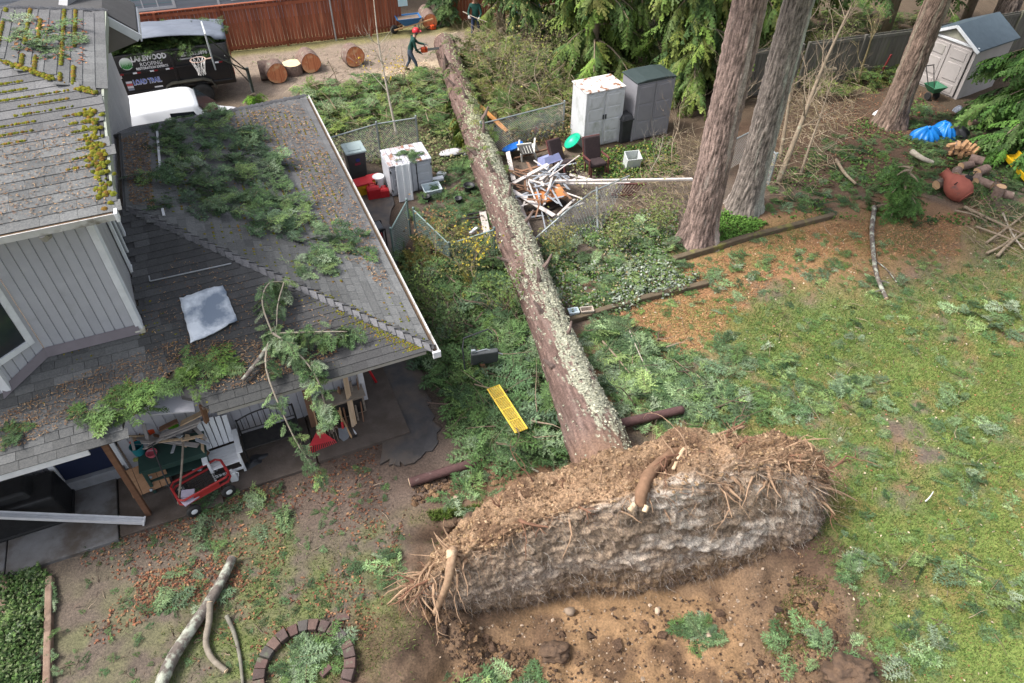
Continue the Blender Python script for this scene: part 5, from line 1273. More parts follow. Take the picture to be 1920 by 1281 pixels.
# wheeled bin behind wire
wb = thing('wheeled_bin', 'dark wheeled bin with a pale grey green lid behind the wire fence', 'bin', plot(1.05, 10.95), TH)
bin_m = M('bin_charcoal', (.055, .058, .062), (.045, .047, .05), rough=.5); lidm = M('bin_lid', (.30, .37, .37), (.26, .32, .32), rough=.5)
part(wb, 'body', bin_m, lambda m: m.box((0, 0, .50), (.50, .56, .95), None, 0, 1.18), bev=.03)
part(wb, 'lid', lidm, lambda m: m.box((0, -.02, 1.02), (.66, .74, .07)), bev=.03); part(wb, 'lid_rib', lidm, lambda m: m.box((0, -.05, 1.06), (.4, .4, .03)), bev=.012)
part(wb, 'handle_bar', bin_m, lambda m: m.tube([(-.25, .38, .95), (.25, .38, .95)], .018, 8))
for s in (-1, 1): part(wb, 'wheel', rubber, lambda m: m.lathe([(.02, -.03), (.11, -.03), (.11, .03), (.02, .03)], 16, (s * .24, .28, .11), roty(math.pi / 2)))
part(wb, 'marking', M('bin_mark_blue', (.03, .05, .22), (.03, .04, .18)), lambda m: m.box((.02, -.335, .76), (.12, .008, .10))); part(wb, 'marking', M('bin_mark_red', (.24, .03, .06), (.2, .03, .05)), lambda m: m.box((.0, -.325, .62), (.18, .008, .07)))
# black lidded bin between the sheds
bb = thing('trash_bin', 'slim black trash bin between the white and grey sheds', 'bin', spot(1172, 268), TH)
part(bb, 'body', black_plastic, lambda m: m.box((0, .2, .42), (.36, .40, .84), None, 0, 1.15), bev=.03); part(bb, 'lid', black_plastic, lambda m: m.box((0, .2, .93), (.46, .52, .16), None, 0, .72), bev=.04); part(bb, 'rim', black_plastic, lambda m: m.box((0, .2, .85), (.47, .52, .04)), bev=.012)
# crates, cans and buckets by the wall
yb = thing('storage_crate', 'yellow crate with red lid beside the house gutter', 'crate', spot(683, 362), TH + .1)
part(yb, 'body', M('yellow_plastic', (.62, .36, .02), (.52, .29, .018), rough=.45), lambda m: m.box((0, 0, .19), (.44, .34, .38), None, 0, 1.12), bev=.02)
part(yb, 'lid', red_plastic, lambda m: m.box((0, 0, .41), (.54, .44, .06)), bev=.02); part(yb, 'grip', M('yellow_plastic', (.6, .4, .03)), lambda m: m.box((0, -.2, .28), (.16, .03, .06)), bev=.01)
yb2 = thing('storage_crate', 'second yellow crate half hidden behind the red fuel can', 'crate', spot(703, 352), TH)
part(yb2, 'body', MATS['yellow_plastic'], lambda m: m.box((0, 0, .18), (.36, .3, .36), None, 0, 1.1), bev=.02); part(yb2, 'lid', red_plastic, lambda m: m.box((0, 0, .38), (.42, .36, .05)), bev=.02)
def fuel_can(px, py, k, lab):
    t = thing('fuel_can', lab, 'fuel can', spot(px, py), TH + rr(-.3, .3), 'red fuel cans by the low shed')
    part(t, 'body', red_plastic, lambda m: (m.box((0, 0, .16 * k), (.34 * k, .24 * k, .32 * k)), m.box((0, 0, .35 * k), (.34 * k, .24 * k, .08 * k), None, 0, .55)), bev=.03 * k, seg=3)
    part(t, 'handle', red_plastic, lambda m: m.tube([(-.1 * k, 0, .37 * k), (-.08 * k, 0, .45 * k), (.06 * k, 0, .45 * k), (.09 * k, 0, .37 * k)], .02 * k, 7)); part(t, 'spout', black_plastic, lambda m: m.tube([(.11 * k, 0, .38 * k), (.13 * k, -.02, .48 * k)], .022 * k, 7))
fuel_can(702, 371, 1.15, 'larger red fuel can left of the white bucket'); fuel_can(722, 369, .85, 'smaller red fuel can against the low white shed')
def bucket(px, py, r, h, mat, lab, lidm=None, z=0, cat='bucket', rz=0.0, tilt=0, name='bucket', rim=True):
    p = spot(px, py, z); t = thing(name, lab, cat, (p[0], p[1], z), rz); t.rotation_euler = (tilt, 0, rz)
    prof = [(r * .82, 0), (r, h), (r * 1.06, h), (r * 1.06, h - .02), (r * .96, h - .005), (r * .80, .015), (.001, .015)]
    part(t, 'shell', mat, lambda m: m.lathe(prof, 22, cap=False), smooth=False)
    part(t, 'base', mat, lambda m: m.lathe([(.001, 0), (r * .82, .0), (r * .82, .012), (.001, .012)], 22))
    if lidm: part(t, 'lid', lidm, lambda m: m.lathe([(.001, h), (r * 1.1, h), (r * 1.1, h + .03), (r * .95, h + .035), (.001, h + .03)], 22))
    part(t, 'bail', galv, lambda m: m.tube([(r * math.cos(a), .02 + r * .25 * math.sin(a), h * .92 - r * .55 * math.sin(a) * 0) for a in np.linspace(0, math.pi, 9)], .004, 5))
    return t
bucket(712, 352, .17, .38, white_plastic, 'white lidded bucket between crates and shed', white_plastic)
bucket(1051, 292, .12, .30, M('cream_plastic', (.62, .52, .26), (.5, .4, .2)), 'cream bucket standing at the back of the debris pile', tilt=.3)
def tub(px, py, w, d, h, mat, lab, rz, z=0, tilt=(0, 0), cat='tub', t_=.012, tap=1.15):
    p = spot(px, py, z); t = thing('plastic_tub', lab, cat, (p[0], p[1], z), rz); t.rotation_euler = (tilt[0], tilt[1], rz)
    def shell(m):
        a, b = w / 2, d / 2; A_, B_ = a * tap, b * tap
        for (x0, y0, x1, y1) in ((-1, -1, 1, -1), (1, -1, 1, 1), (1, 1, -1, 1), (-1, 1, -1, -1)):
            m.add([(x0 * a, y0 * b, 0), (x1 * a, y1 * b, 0), (x1 * A_, y1 * B_, h), (x0 * A_, y0 * B_, h)], [(0, 1, 2, 3)])
        m.add([(-a, -b, .004), (a, -b, .004), (a, b, .004), (-a, b, .004)], [(0, 1, 2, 3)])
    o = part(t, 'shell', mat, shell); so = o.modifiers.new('thickness', 'SOLIDIFY'); so.thickness = t_
    def rim(m):
        A_, B_ = w / 2 * tap, d / 2 * tap; m.tube([(-A_, -B_, h), (A_, -B_, h), (A_, B_, h), (-A_, B_, h)], .018, 6, closed=True)
    part(t, 'rim', mat, rim); return t
clear_tub = M('cloudy_clear_plastic', (.60, .68, .72), (.50, .58, .62), scale=3, rough=.3, spec=.5)
tub(810, 362, .48, .34, .24, clear_tub, 'cloudy clear tub on the ground right of the low shed', TH, tilt=(.15, 0))
tub(1182, 313, .44, .36, .5, M('milky_tub', (.62, .65, .64), (.52, .55, .54), rough=.4), 'tall milky white tub standing on the grass below the grey shed', TH - .2, tilt=(.25, 0), tap=1.1)
tub(1028, 292, .58, .40, .22, M('lavender_plastic', (.30, .33, .55), (.25, .28, .47), rough=.45), 'lavender tub lying upside down behind the brown armchair', TH + .2, z=.5, tilt=(2.7, 0))
tub(1075, 588, .22, .16, .10, clear_tub, 'small clear dish on the timber right of the trunk', .2, z=.12)
tub(1100, 586, .28, .15, .11, M('cream_planter', (.48, .42, .36), (.4, .33, .27)), 'small brown planter dish on the timber beside the clear dish', .15, z=.12)
for (x, y, w, d, lab, rz) in ((818, 340, .5, .2, 'white foam slab lying right of the low shed', .3), (828, 330, .28, .2, 'small torn white foam piece right of the low shed', -.3), (888, 436, .36, .1, 'short white board scrap left of the fallen trunk', 1.0)):
    m_ = MB(); m_.box((0, 0, .06), (w, d, .10)); o = m_.build('foam_slab', white_plastic, bev=.02); o.location = at_plot(x, y); o.rotation_euler = (rr(-.1, .1), rr(-.1, .1), rz); tag(o, lab, 'slab')
for (x, y, lab) in ((850, 293, 'grey white overturned basin left of the fallen trunk'),):
    t = thing('basin', lab, 'basin', at_plot(x, y), .3); part(t, 'shell', M('grey_white_plastic', (.5, .5, .52), (.4, .39, .4), scale=4, c3=(.16, .12, .12), s3=3, t3=(.55, .65)), lambda m: m.lathe([(.40, .0), (.40, .04), (.34, .12), (.10, .16), (.001, .16)], 24, (0, 0, .1), rotx(-.3), 0, 1.2, .75), smooth=True)
    part(t, 'spout', MATS['grey_white_plastic'], lambda m: m.box((.42, -.1, .10), (.3, .22, .12), rotz(.3)), bev=.03)
def small_pot(px, py, r, lab):
    t = thing('black_pot', lab, 'pot', at_plot(px, py), rr(0, 3)); part(t, 'shell', black_plastic, lambda m: m.lathe([(r * .75, 0), (r, r * 1.5), (r * 1.1, r * 1.5), (r * .9, r * 1.45), (r * .6, r * .3), (.001, r * .3)], 14, cap=False), smooth=True)
    part(t, 'rim', black_plastic, lambda m: m.tube([(r * 1.05 * math.cos(a), r * 1.05 * math.sin(a), r * 1.5) for a in np.linspace(0, 6.28, 14, endpoint=False)], .012, 5, closed=True))
small_pot(880, 360, .17, 'larger black pot against the left side of the trunk'); small_pot(860, 380, .11, 'small black pot left of the trunk below the larger one'); small_pot(800, 377, .12, 'dark flat pot below the clear tub')
# generator with a red engine
gn = thing('generator', 'black framed generator with red engine beside the driveway', 'generator', plot(.55, 7.1), TH)
for x in (-.3, .3):
    for y in (-.22, .22): part(gn, 'frame_post', dark_metal, lambda m: m.tube([(x, y, .05), (x, y, .62)], .02, 8))
part(gn, 'frame', dark_metal, lambda m: [m.tube([(-.3, s * .22, z), (.3, s * .22, z)], .02, 8) for s in (-1, 1) for z in (.06, .62)] and None)
part(gn, 'tank', M('tank_black', (.03, .035, .045), (.05, .055, .065), rough=.35), lambda m: m.box((0, 0, .57), (.56, .40, .14)), bev=.03)
part(gn, 'engine', red_plastic, lambda m: m.box((.06, 0, .27), (.34, .30, .34)), bev=.04); part(gn, 'alternator', dark_metal, lambda m: m.lathe([(.12, -.12), (.14, -.08), (.14, .08), (.12, .12)], 14, (-.18, 0, .26), roty(math.pi / 2)))
# blue and green snow saucers, white chair, armchairs
def saucer(px, py, z, r, mat, lab, nrm_):
    p = spot(px, py, z); t = thing('snow_saucer', lab, 'sled', (p[0], p[1], 0)); d_, s_, u_ = frame(nrm_)
    R = np.stack([s_, u_, d_], 1); prof = [(.001, -.13), (r * .35, -.125), (r * .7, -.08), (r * .93, -.01), (r, .0), (r * .98, .015), (r * .68, -.06), (r * .3, -.105), (.001, -.11)]
    part(t, 'dish', mat, lambda m: m.lathe(prof, 30, (0, 0, z), R, cap=False), smooth=True)
    part(t, 'rim', mat, lambda m: m.tube([(R @ np.array([r * math.cos(a), r * math.sin(a), .005])) + np.array([0, 0, z]) for a in np.linspace(0, 6.283, 30, endpoint=False)], .016, 6, closed=True)); return t
saucer(961, 275, .35, .36, M('bright_blue_plastic', (.010, .14, .52), (.008, .10, .42), scale=8, rough=.3, c3=(.06, .28, .62), s3=6, t3=(.55, .7)), 'bright blue round snow saucer beside the fallen trunk', (-.35, .2, .9))
saucer(1073, 264, .3, .31, M('bright_green_plastic', (.010, .40, .24), (.008, .32, .18), rough=.35), 'bright green round snow saucer leaning on the white shed', (-.6, -.1, .75))
wc = thing('plastic_chair', 'white plastic garden chair tipped behind the debris pile', 'chair', spot(995, 297), TH + 2.5); wc.rotation_euler = (-.25, .2, TH + 2.6)
old_white = M('old_white_plastic', (.58, .57, .52), (.46, .45, .40), scale=4, rough=.5)
part(wc, 'seat', old_white, lambda m: m.box((0, 0, .42), (.48, .46, .035)), bev=.015)
part(wc, 'backrest', old_white, lambda m: [m.bar((x, .22, .44), (x * 1.05, .34, .9), .07, .02, (0, 1, 0)) for x in (-.18, -.09, 0, .09, .18)] and None); part(wc, 'back_rail', old_white, lambda m: m.box((0, .345, .92), (.5, .04, .1)), bev=.02)
for s in (-1, 1): part(wc, 'armrest', old_white, lambda m: m.box((s * .26, .02, .64), (.06, .5, .03)), bev=.012)
for s in (-1, 1):
    for y in (-.2, .22): part(wc, 'leg', old_white, lambda m: m.bar((s * .22, y, .42), (s * .26, y * 1.15, 0), .05, .05))
brown_cloth = M('dark_brown_cloth', (.030, .020, .022), (.045, .03, .03), scale=14, rough=.9, bump=.3); maroon = M('maroon_frame', (.13, .045, .04), (.09, .03, .028), rough=.6)
def armchair(px, py, rz, lab, tilt=(0, 0), z=0, arms=True):
    p = spot(px, py, z); t = thing('armchair', lab, 'armchair', (p[0], p[1], z)); t.rotation_euler = (tilt[0], tilt[1], rz)
    part(t, 'seat', brown_cloth, lambda m: m.box((0, 0, .40), (.56, .55, .12)), bev=.04, seg=3); part(t, 'backrest', brown_cloth, lambda m: m.box((0, .30, .78), (.56, .10, .72), rotx(-.2)), bev=.04, seg=3)
    part(t, 'back_frame', maroon, lambda m: m.box((0, .345, .77), (.62, .05, .76), rotx(-.2)), bev=.02)
    for s in (-1, 1):
        if arms: part(t, 'armrest', maroon, lambda m: m.box((s * .33, 0, .60), (.07, .56, .05)), bev=.02); part(t, 'arm_post', maroon, lambda m: m.box((s * .33, -.24, .30), (.05, .05, .6)), bev=.01)
        part(t, 'leg', maroon, lambda m: m.box((s * .25, -.22, .17), (.05, .05, .34)), bev=.008); part(t, 'leg', maroon, lambda m: m.box((s * .25, .24, .17), (.05, .05, .34)), bev=.008)
    return t
armchair(1060, 328, TH + .35, 'dark brown armchair leaning over behind the debris pile', (-.35, .15), arms=False); armchair(1116, 326, TH - .05, 'dark brown armchair with maroon arms right of the debris pile', (-.1, .0))
# debris pile: every board is one thing
board_white = M('broken_white_board', (.60, .55, .52), (.48, .43, .40), scale=5, rough=.75, rand=.12, c3=(.45, .30, .20), s3=3, t3=(.58, .74)); board_grey = M('grey_metal_strip', (.38, .40, .43), (.28, .30, .33), scale=4, rough=.5, metal=.3, rand=.15); board_brown = M('brown_old_board', (.22, .12, .07), (.15, .08, .05), scale=4, rough=.8, rand=.2); ply_orange = M('orange_plywood', (.52, .20, .06), (.40, .14, .045), scale=4, rough=.6, c3=(.60, .33, .16), s3=3)
def board(x0, y0, z0, x1, y1, z1, w, h, mat, lab, name='plank', grp='boards of the broken debris pile', roll=0.0):
    a = spot(x0, y0, z0); b = spot(x1, y1, z1); m_ = MB(); up = np.array([math.sin(roll), 0, math.cos(roll)]); c = (a + b) / 2
    d_, s_, u_ = frame(b - a, up); L_ = np.linalg.norm(b - a)
    q = []
    for e, sg in ((-L_ / 2, -1), (L_ / 2, 1)):
        j = [rr(-.06, .06) for _ in range(2)]
        q += [d_ * (e + j[0]) - s_ * w / 2 - u_ * h / 2, d_ * (e + j[1]) + s_ * w / 2 - u_ * h / 2, d_ * (e + j[1]) + s_ * w / 2 + u_ * h / 2, d_ * (e + j[0]) - s_ * w / 2 + u_ * h / 2]
    m_.hexa(q); o = m_.build(name, mat, bev=.004, seg=1); o.location = tuple(c); return tag(o, lab, 'board', grp)
BW, BG, BB = board_white, board_grey, board_brown
pile = 'loose board tangled in the middle of the debris pile'
board(952, 285, .5, 963, 338, .45, .14, .03, BW, 'white plank end sticking up beside the blue saucer')
board(958, 346, .55, 1028, 308, .7, .13, .03, BW, 'broad white plank slanting up to the cream bucket')
board(956, 355, .55, 1038, 404, .3, .15, .03, BW, 'wide broken white plank across the lower debris pile')
board(972, 378, .2, 994, 437, .05, .16, .03, BW, 'pale plank pointing down beside the trunk')
board(1020, 385, .5, 1038, 322, .75, .07, .03, BW, 'narrow pinkish lath crossing the orange plywood')
board(1030, 332, .75, 1086, 292, .9, .035, .025, BW, 'thin white rail rising right in front of the leaning armchair')
board(1040, 340, .6, 1300, 336, .75, .09, .06, BW, 'long white beam reaching from the debris pile to the big tree')
board(1046, 345, .5, 1180, 344, .35, .10, .04, BW, 'second long pale beam below the long white beam')
board(890, 190, .6, 950, 246, .3, .17, .05, M('fresh_orange_plank', (.52, .24, .07), (.44, .19, .05), scale=4, rough=.7), 'orange plank leaning right of the fallen trunk')
board(940, 302, .3, 952, 330, .3, .08, .03, BB, 'short brown board at the left of the pile')
board(966, 297, .15, 1036, 277, .2, .06, .05, BB, 'brown pole lying behind the pile under the saucer')
board(990, 338, .6, 1022, 357, .55, .06, .02, BG, pile); board(1015, 322, .7, 1065, 330, .6, .05, .02, BG, pile); board(996, 330, .65, 1060, 326, .65, .05, .02, BG, pile)
board(1046, 330, .6, 1066, 355, .5, .08, .02, BG, pile); board(1005, 345, .6, 1024, 435, .05, .04, .02, BG, 'thin grey strip hanging down below the pile'); board(990, 340, .62, 1006, 380, .4, .05, .02, BW, pile); board(1000, 335, .66, 1012, 372, .5, .05, .02, BG, pile)
board(984, 335, .55, 990, 370, .3, .09, .02, BW, pile); board(1008, 350, .6, 1040, 340, .6, .07, .02, BG, pile); board(1070, 328, .5, 1120, 340, .4, .12, .025, BW, 'pale board below the maroon armchair'); board(975, 322, .5, 1010, 312, .5, .09, .03, BB, pile)
board(962, 360, .3, 985, 355, .4, .10, .03, BB, pile); board(990, 408, .12, 1018, 404, .12, .07, .02, BG, 'grey strip across the foot of the pile'); board(1016, 388, .15, 1040, 425, .05, .05, .02, BG, 'grey lath at the lower right of the pile'); board(982, 402, .1, 1028, 392, .1, .1, .04, BB, 'dark brown board under the wide broken plank')
board(1044, 312, .6, 1082, 306, .7, .06, .02, BG, pile); board(1026, 318, .7, 1000, 300, .6, .05, .02, BW, pile); board(970, 350, .5, 1000, 362, .45, .06, .02, BB, pile); board(1024, 345, .55, 1058, 352, .5, .05, .02, BB, pile)
for k in range(38):
    x, y = rr(962, 1078), rr(315, 392); a_ = rr(0, 3.14); l_ = rr(12, 34); board(x - math.cos(a_) * l_, y - math.sin(a_) * l_ * .6, rr(.35, .75), x + math.cos(a_) * l_, y + math.sin(a_) * l_ * .6, rr(.35, .75), rr(.03, .09), .02, random.choice((BW, BG, BW, BB, BG)), pile)
for (x0, y0, x1, y1, lab) in ((870, 404, 912, 396, 'dark rod left of the trunk at the bent gate'), (866, 412, 910, 405, 'second dark rod left of the trunk'), (905, 398, 920, 470, 'white board upright behind the bent gate')): board(x0, y0, .1, x1, y1, .1, .05 if 'rod' in lab else .2, .03, dark_metal if 'rod' in lab else BW, lab)
m_ = MB(); a, b, c, d = [spot(*q) for q in ((998, 362, .42), (1048, 345, .55), (1064, 366, .42), (1006, 384, .30))]
m_.hexa([a - (0, 0, .04), b - (0, 0, .04), c - (0, 0, .04), d - (0, 0, .04), a, b, c, d][:4][::-1] + [d, c, b, a]) if False else m_.hexa([d - (0, 0, .05), c - (0, 0, .05), b - (0, 0, .05), a - (0, 0, .05), d, c, b, a])
tag(m_.build('plywood_sheet', ply_orange), 'orange plywood sheet in the middle of the debris pile', 'board')
m_ = MB(); a, b, c, d = [spot(*q) for q in ((990, 392, .10), (1050, 372, .10), (1062, 378, .10), (1006, 404, .10))]; m_.hexa([d - (0, 0, .1), c - (0, 0, .1), b - (0, 0, .1), a - (0, 0, .1), d, c, b, a]); tag(m_.build('dark_crate', M('dark_box', (.03, .025, .022), (.05, .04, .035))), 'dark flat box under the orange plywood sheet', 'box')
m_ = MB(); m_.sphere((0, 0, .12), (.16, .16, .14), 10, 6); o = m_.build('red_ball', M('red_white_ball', (.42, .04, .06), (.6, .5, .5), scale=5, contrast=(.48, .55))); o.location = at_plot(1006, 250); tag(o, 'red and white ball in the brush above the white chair', 'ball')
m_ = MB(); [m_.bar(spot(1148 + k * 5, 365, .1), spot(1160 + k * 6, 345, .45), .03, .02) for k in range(9)]; m_.bar(spot(1145, 366, .1), spot(1194, 366, .12), .05, .03); m_.bar(spot(1156, 345, .45), spot(1212, 345, .45), .05, .03)
tag(m_.build('slatted_pallet', maroon), 'maroon slatted pallet right of the long white beam', 'pallet')
# chain-link
wire_mat = M('fence_wire', (.33, .36, .36), (.26, .29, .29), scale=9, rough=.5, metal=.4); green_wire = M('green_grey_wire', (.20, .27, .26), (.15, .21, .20), scale=9, rough=.5, metal=.3)
def chainlink(par, c4, name='wire_mesh', cell=.075, r=.0035, mat=wire_mat, sag=.0):
    a, b, c, d = [np.array(q, float) for q in c4]           # bottom-left, bottom-right, top-right, top-left
    w = np.linalg.norm(b - a); h = np.linalg.norm(d - a); nu = max(2, int(w / cell)); nv = max(2, int(h / cell)); n_ = np.cross(b - a, d - a); n_ /= np.linalg.norm(n_)
    def P(u, v): return (a * (1 - u) + b * u) * (1 - v) + (d * (1 - u) + c * u) * v + n_ * sag * math.sin(u * 5 + v * 3)
    V = []; T = []
    def seg(p, q):
        e = q - p; s = np.cross(e, n_); s = s / (np.linalg.norm(s) + 1e-9) * r; k = len(V); V.extend([p - s, p + s, p + n_ * r * 1.5, q - s, q + s, q + n_ * r * 1.5])
        T.extend([(k, k + 1, k + 4), (k, k + 4, k + 3), (k + 1, k + 2, k + 5), (k + 1, k + 5, k + 4), (k + 2, k, k + 3), (k + 2, k + 3, k + 5)])
    for i in range(nu):
        for j in range(nv):
            p, q = P(i / nu, j / nv), P((i + 1) / nu, (j + 1) / nv); p2, q2 = P((i + 1) / nu, j / nv), P(i / nu, (j + 1) / nv); seg(p, q); seg(p2, q2)
    return tag(adopt(link(name, arrays_mesh(name, np.array(V), np.array(T), mat)), par), kind='stuff')
def wire_fence(lab, pts, h, mat=wire_mat, posts=True, rail=True, pr=.03, cat='fence', name='wire_fence', cell=.075):
    t = thing(name, lab, cat, (pts[0][0], pts[0][1], 0))
    for i in range(len(pts) - 1):
        a, b = np.array(pts[i], float), np.array(pts[i + 1], float); ha, hb_ = (h[i], h[i + 1]) if hasattr(h, '__len__') else (h, h)
        chainlink(t, (a + (0, 0, .03), b + (0, 0, .03), b + (0, 0, hb_ - .02), a + (0, 0, ha - .02)), mat=mat, cell=cell)
        if rail: m_ = MB(); m_.tube([a + (0, 0, ha), b + (0, 0, hb_)], pr * .75, 8); adopt(m_.build('top_rail', mat), t)
    if posts:
        for i, q in enumerate(pts):
            hh = h[i] if hasattr(h, '__len__') else h; m_ = MB(); m_.tube([np.array(q), np.array(q) + (0, 0, hh + .05)], pr, 8); adopt(m_.build('post', mat), t); m_ = MB(); m_.sphere(np.array(q) + (0, 0, hh + .06), pr * 1.3, 8, 5); adopt(m_.build('post_cap', mat), t)
    return t
pl_ = lambda px, py, z=0: spot(px, py, z)
def post_pair(bx, by, ty):     # ground point and height of a post seen between two pixels
    b = spot(bx, by); return b, None
wire_fence('wire fence behind the low white shed and wheeled bin', [plot(.05, 11.35), plot(2.05, 11.75), plot(3.35, 11.65)], 1.25)
gA, gB = spot(742, 500), spot(778, 430)
wire_fence('open wire gate standing beside the driveway', [gA, gA + (gB - gA) * .78], 1.2, green_wire, name='wire_gate', cat='gate')
q0, q1, q2 = spot(782, 455), spot(845, 500), spot(928, 490)
wire_fence('buckled wire fence crushed left of the fallen trunk', [q0, q1, q2], [1.1, .75, 1.05], green_wire)
r0_, r1_, r2_ = spot(1000, 450), spot(1118, 440), spot(1190, 400)
cf_ = thing('wire_fence', 'collapsed wire fence panel right of the fallen trunk', 'fence', (r1_[0], r1_[1], 0))
chainlink(cf_, (spot(1000, 452, .05), spot(1120, 445, .1), spot(1180, 330, .85), spot(1052, 395, .55)), sag=.06, r=.0045)
m_ = MB(); m_.tube([spot(998, 452, .15), spot(1060, 398, .75), spot(1110, 360, .95), spot(1180, 330, 1.0)], .025, 8); adopt(m_.build('top_rail', wire_mat), cf_)
m_ = MB(); m_.tube([spot(1121, 440), spot(1119, 350, 1.15)], .035, 8); adopt(m_.build('post', wire_mat), cf_)
wire_fence('wire fence between the two big tree trunks', [spot(1345, 330), spot(1402, 300), spot(1440, 350)], 1.1)
wire_fence('wire fence running behind the white tall shed into the brush', [plot(5.2, 10.6), plot(8.4, 10.9)], 1.15, rail=True, posts=True)
# yellow wire rack, black wheeled cart by the trunk
yr = thing('yellow_rack', 'long yellow wire rack lying on cut branches', 'rack', spot(952, 768)); ym = M('yellow_paint', (.72, .50, .07), (.6, .40, .05), rough=.5)
Y4 = [spot(914, 730, .74), spot(936, 722, .74), spot(989, 804, .66), spot(967, 812, .66)]
m_ = MB(); m_.tube(Y4, .016, 6, closed=True); adopt(m_.build('frame', ym), yr)
for k in (1, 2, 3):
    a = Y4[1] + (Y4[2] - Y4[1]) * k / 4; b = Y4[0] + (Y4[3] - Y4[0]) * k / 4; m_ = MB(); m_.tube([a, b], .013, 6); adopt(m_.build('cross_bar', ym), yr)
chainlink(yr, (Y4[0], Y4[1], Y4[2], Y4[3]), cell=.04, r=.004, mat=ym)
ct_ = thing('lawn_cart', 'black cart with bent handle buried in branches left of the trunk', 'cart', spot(905, 690, .36), .2)
part(ct_, 'tray', M('charcoal_tray', (.05, .055, .058), (.075, .08, .08), scale=5, rough=.6), lambda m: m.box((.05, 0, .35), (.62, .12, .46), rotx(.25)), bev=.03)
part(ct_, 'handle', black_plastic, lambda m: m.tube([(-.42, -.15, .1), (-.42, .1, .62), (-.36, .3, .72), (.22, .42, .78), (.30, .38, .68)], .018, 7)); part(ct_, 'strut', galv, lambda m: m.tube([(-.25, -.05, .58), (.1, -.02, .60), (.45, -.1, .45)], .014, 6)); part(ct_, 'bracket', galv, lambda m: m.box((-.2, -.05, .62), (.10, .06, .08)), bev=.01)
board(893, 664, .65, 912, 698, .35, .11, .05, M('rusty_brown_board', (.23, .12, .06), (.17, .085, .045), scale=5), 'brown board propped against the black cart', grp='boards by the cart')
# landscape timbers
timber_m = M('mossy_timber', (.13, .10, .065), (.085, .065, .042), scale=5, rough=.95, stretch=(1, 1, 1), bump=.4, c3=(.20, .20, .04), s3=1.6, t3=(.5, .66))
def timber(name, lab, x0, y0, x1, y1, w, h, mat=timber_m):
    a, b = spot(x0, y0), spot(x1, y1); m_ = MB(); d_ = (b - a); L_ = np.linalg.norm(d_); n_ = 12
    for i in range(n_):
        p, q = a + d_ * i / n_, a + d_ * (i + 1) / n_
    m_.box((0, 0, h / 2 - .02), (L_, w, h)); o = m_.build(name, mat, bev=.025); o.location = tuple((a + b) / 2); o.rotation_euler = (rr(-.03, .03), 0, math.atan2(d_[1], d_[0])); tag(o, lab, 'timber', 'landscape timbers')
timber('garden_timber', 'mossy timber at the foot of the big standing tree', 1262, 492, 1408, 448, .17, .2); timber('garden_timber', 'moss topped timber continuing right of the big tree', 1408, 447, 1562, 408, .16, .17); timber('garden_timber', 'old timber edging the ivy bed right of the trunk', 1066, 606, 1180, 572, .16, .18); timber('garden_timber', 'old timber partly under silver foliage right of the dishes', 1185, 568, 1325, 535, .16, .16)
rot_m = M('rotten_log', (.28, .20, .15), (.17, .11, .08), scale=5, rough=.95, bump=.5, c3=(.09, .06, .045), s3=3)
timber('garden_timber', 'rotten split timber edging the ivy at the lower left', 96, 1086, 92, 1290, .12, .14, rot_m); timber('garden_timber', 'dark sunken timber at the far lower left', 14, 1082, 6, 1160, .12, .1, rot_m)
# fire pit: every brick of the ring is a piece
fp = thing('fire_pit', 'round fire pit ringed with worn red bricks', 'fire pit', (*spot(574, 1260)[:2], 0)); bc_ = [(.115, .07, .062), (.095, .066, .06), (.14, .09, .075), (.095, .085, .078)]
for k in range(26):
    a = 2 * math.pi * (k + .5) / 26; ro, ri, dw = .83, .64, math.pi / 26 - .012; h_ = rr(.13, .17)
    q = [(r * math.cos(a + s * dw), r * math.sin(a + s * dw)) for r, s in ((ri, -1), (ro, -1), (ro, 1), (ri, 1))]
    c_ = bc_[k % 4]; m_ = MB(); m_.hexa([(x, y, -.02) for x, y in q] + [(x, y, h_) for x, y in q]); o = m_.build('brick', M('pit_brick_%d' % (k % 4), c_, tuple(v * .7 for v in c_), scale=9, rough=.9, bump=.4, c3=(.12, .13, .09), s3=5, t3=(.58, .72), rand=.1), fp, bev=.012); o.rotation_euler = (rr(-.04, .04), rr(-.04, .04), 0)
for k in range(9):
    a = 2 * math.pi * (k + .3) / 9; m_ = MB(); m_.box((0, 0, .04), (.2, .1, .07)); 
for (x, y, rz, lab) in ((612, 1262, .9, 'loose brick lying inside the fire pit'), (645, 1163, .25, 'loose red brick outside the fire pit ring')):
    m_ = MB(); m_.box((0, 0, .05), (.2, .1, .08)); o = m_.build('brick', MATS['pit_brick_0'], bev=.01); o.location = at_plot(x, y); o.rotation_euler = (0, .1, rz); tag(o, lab, 'brick', 'loose bricks')
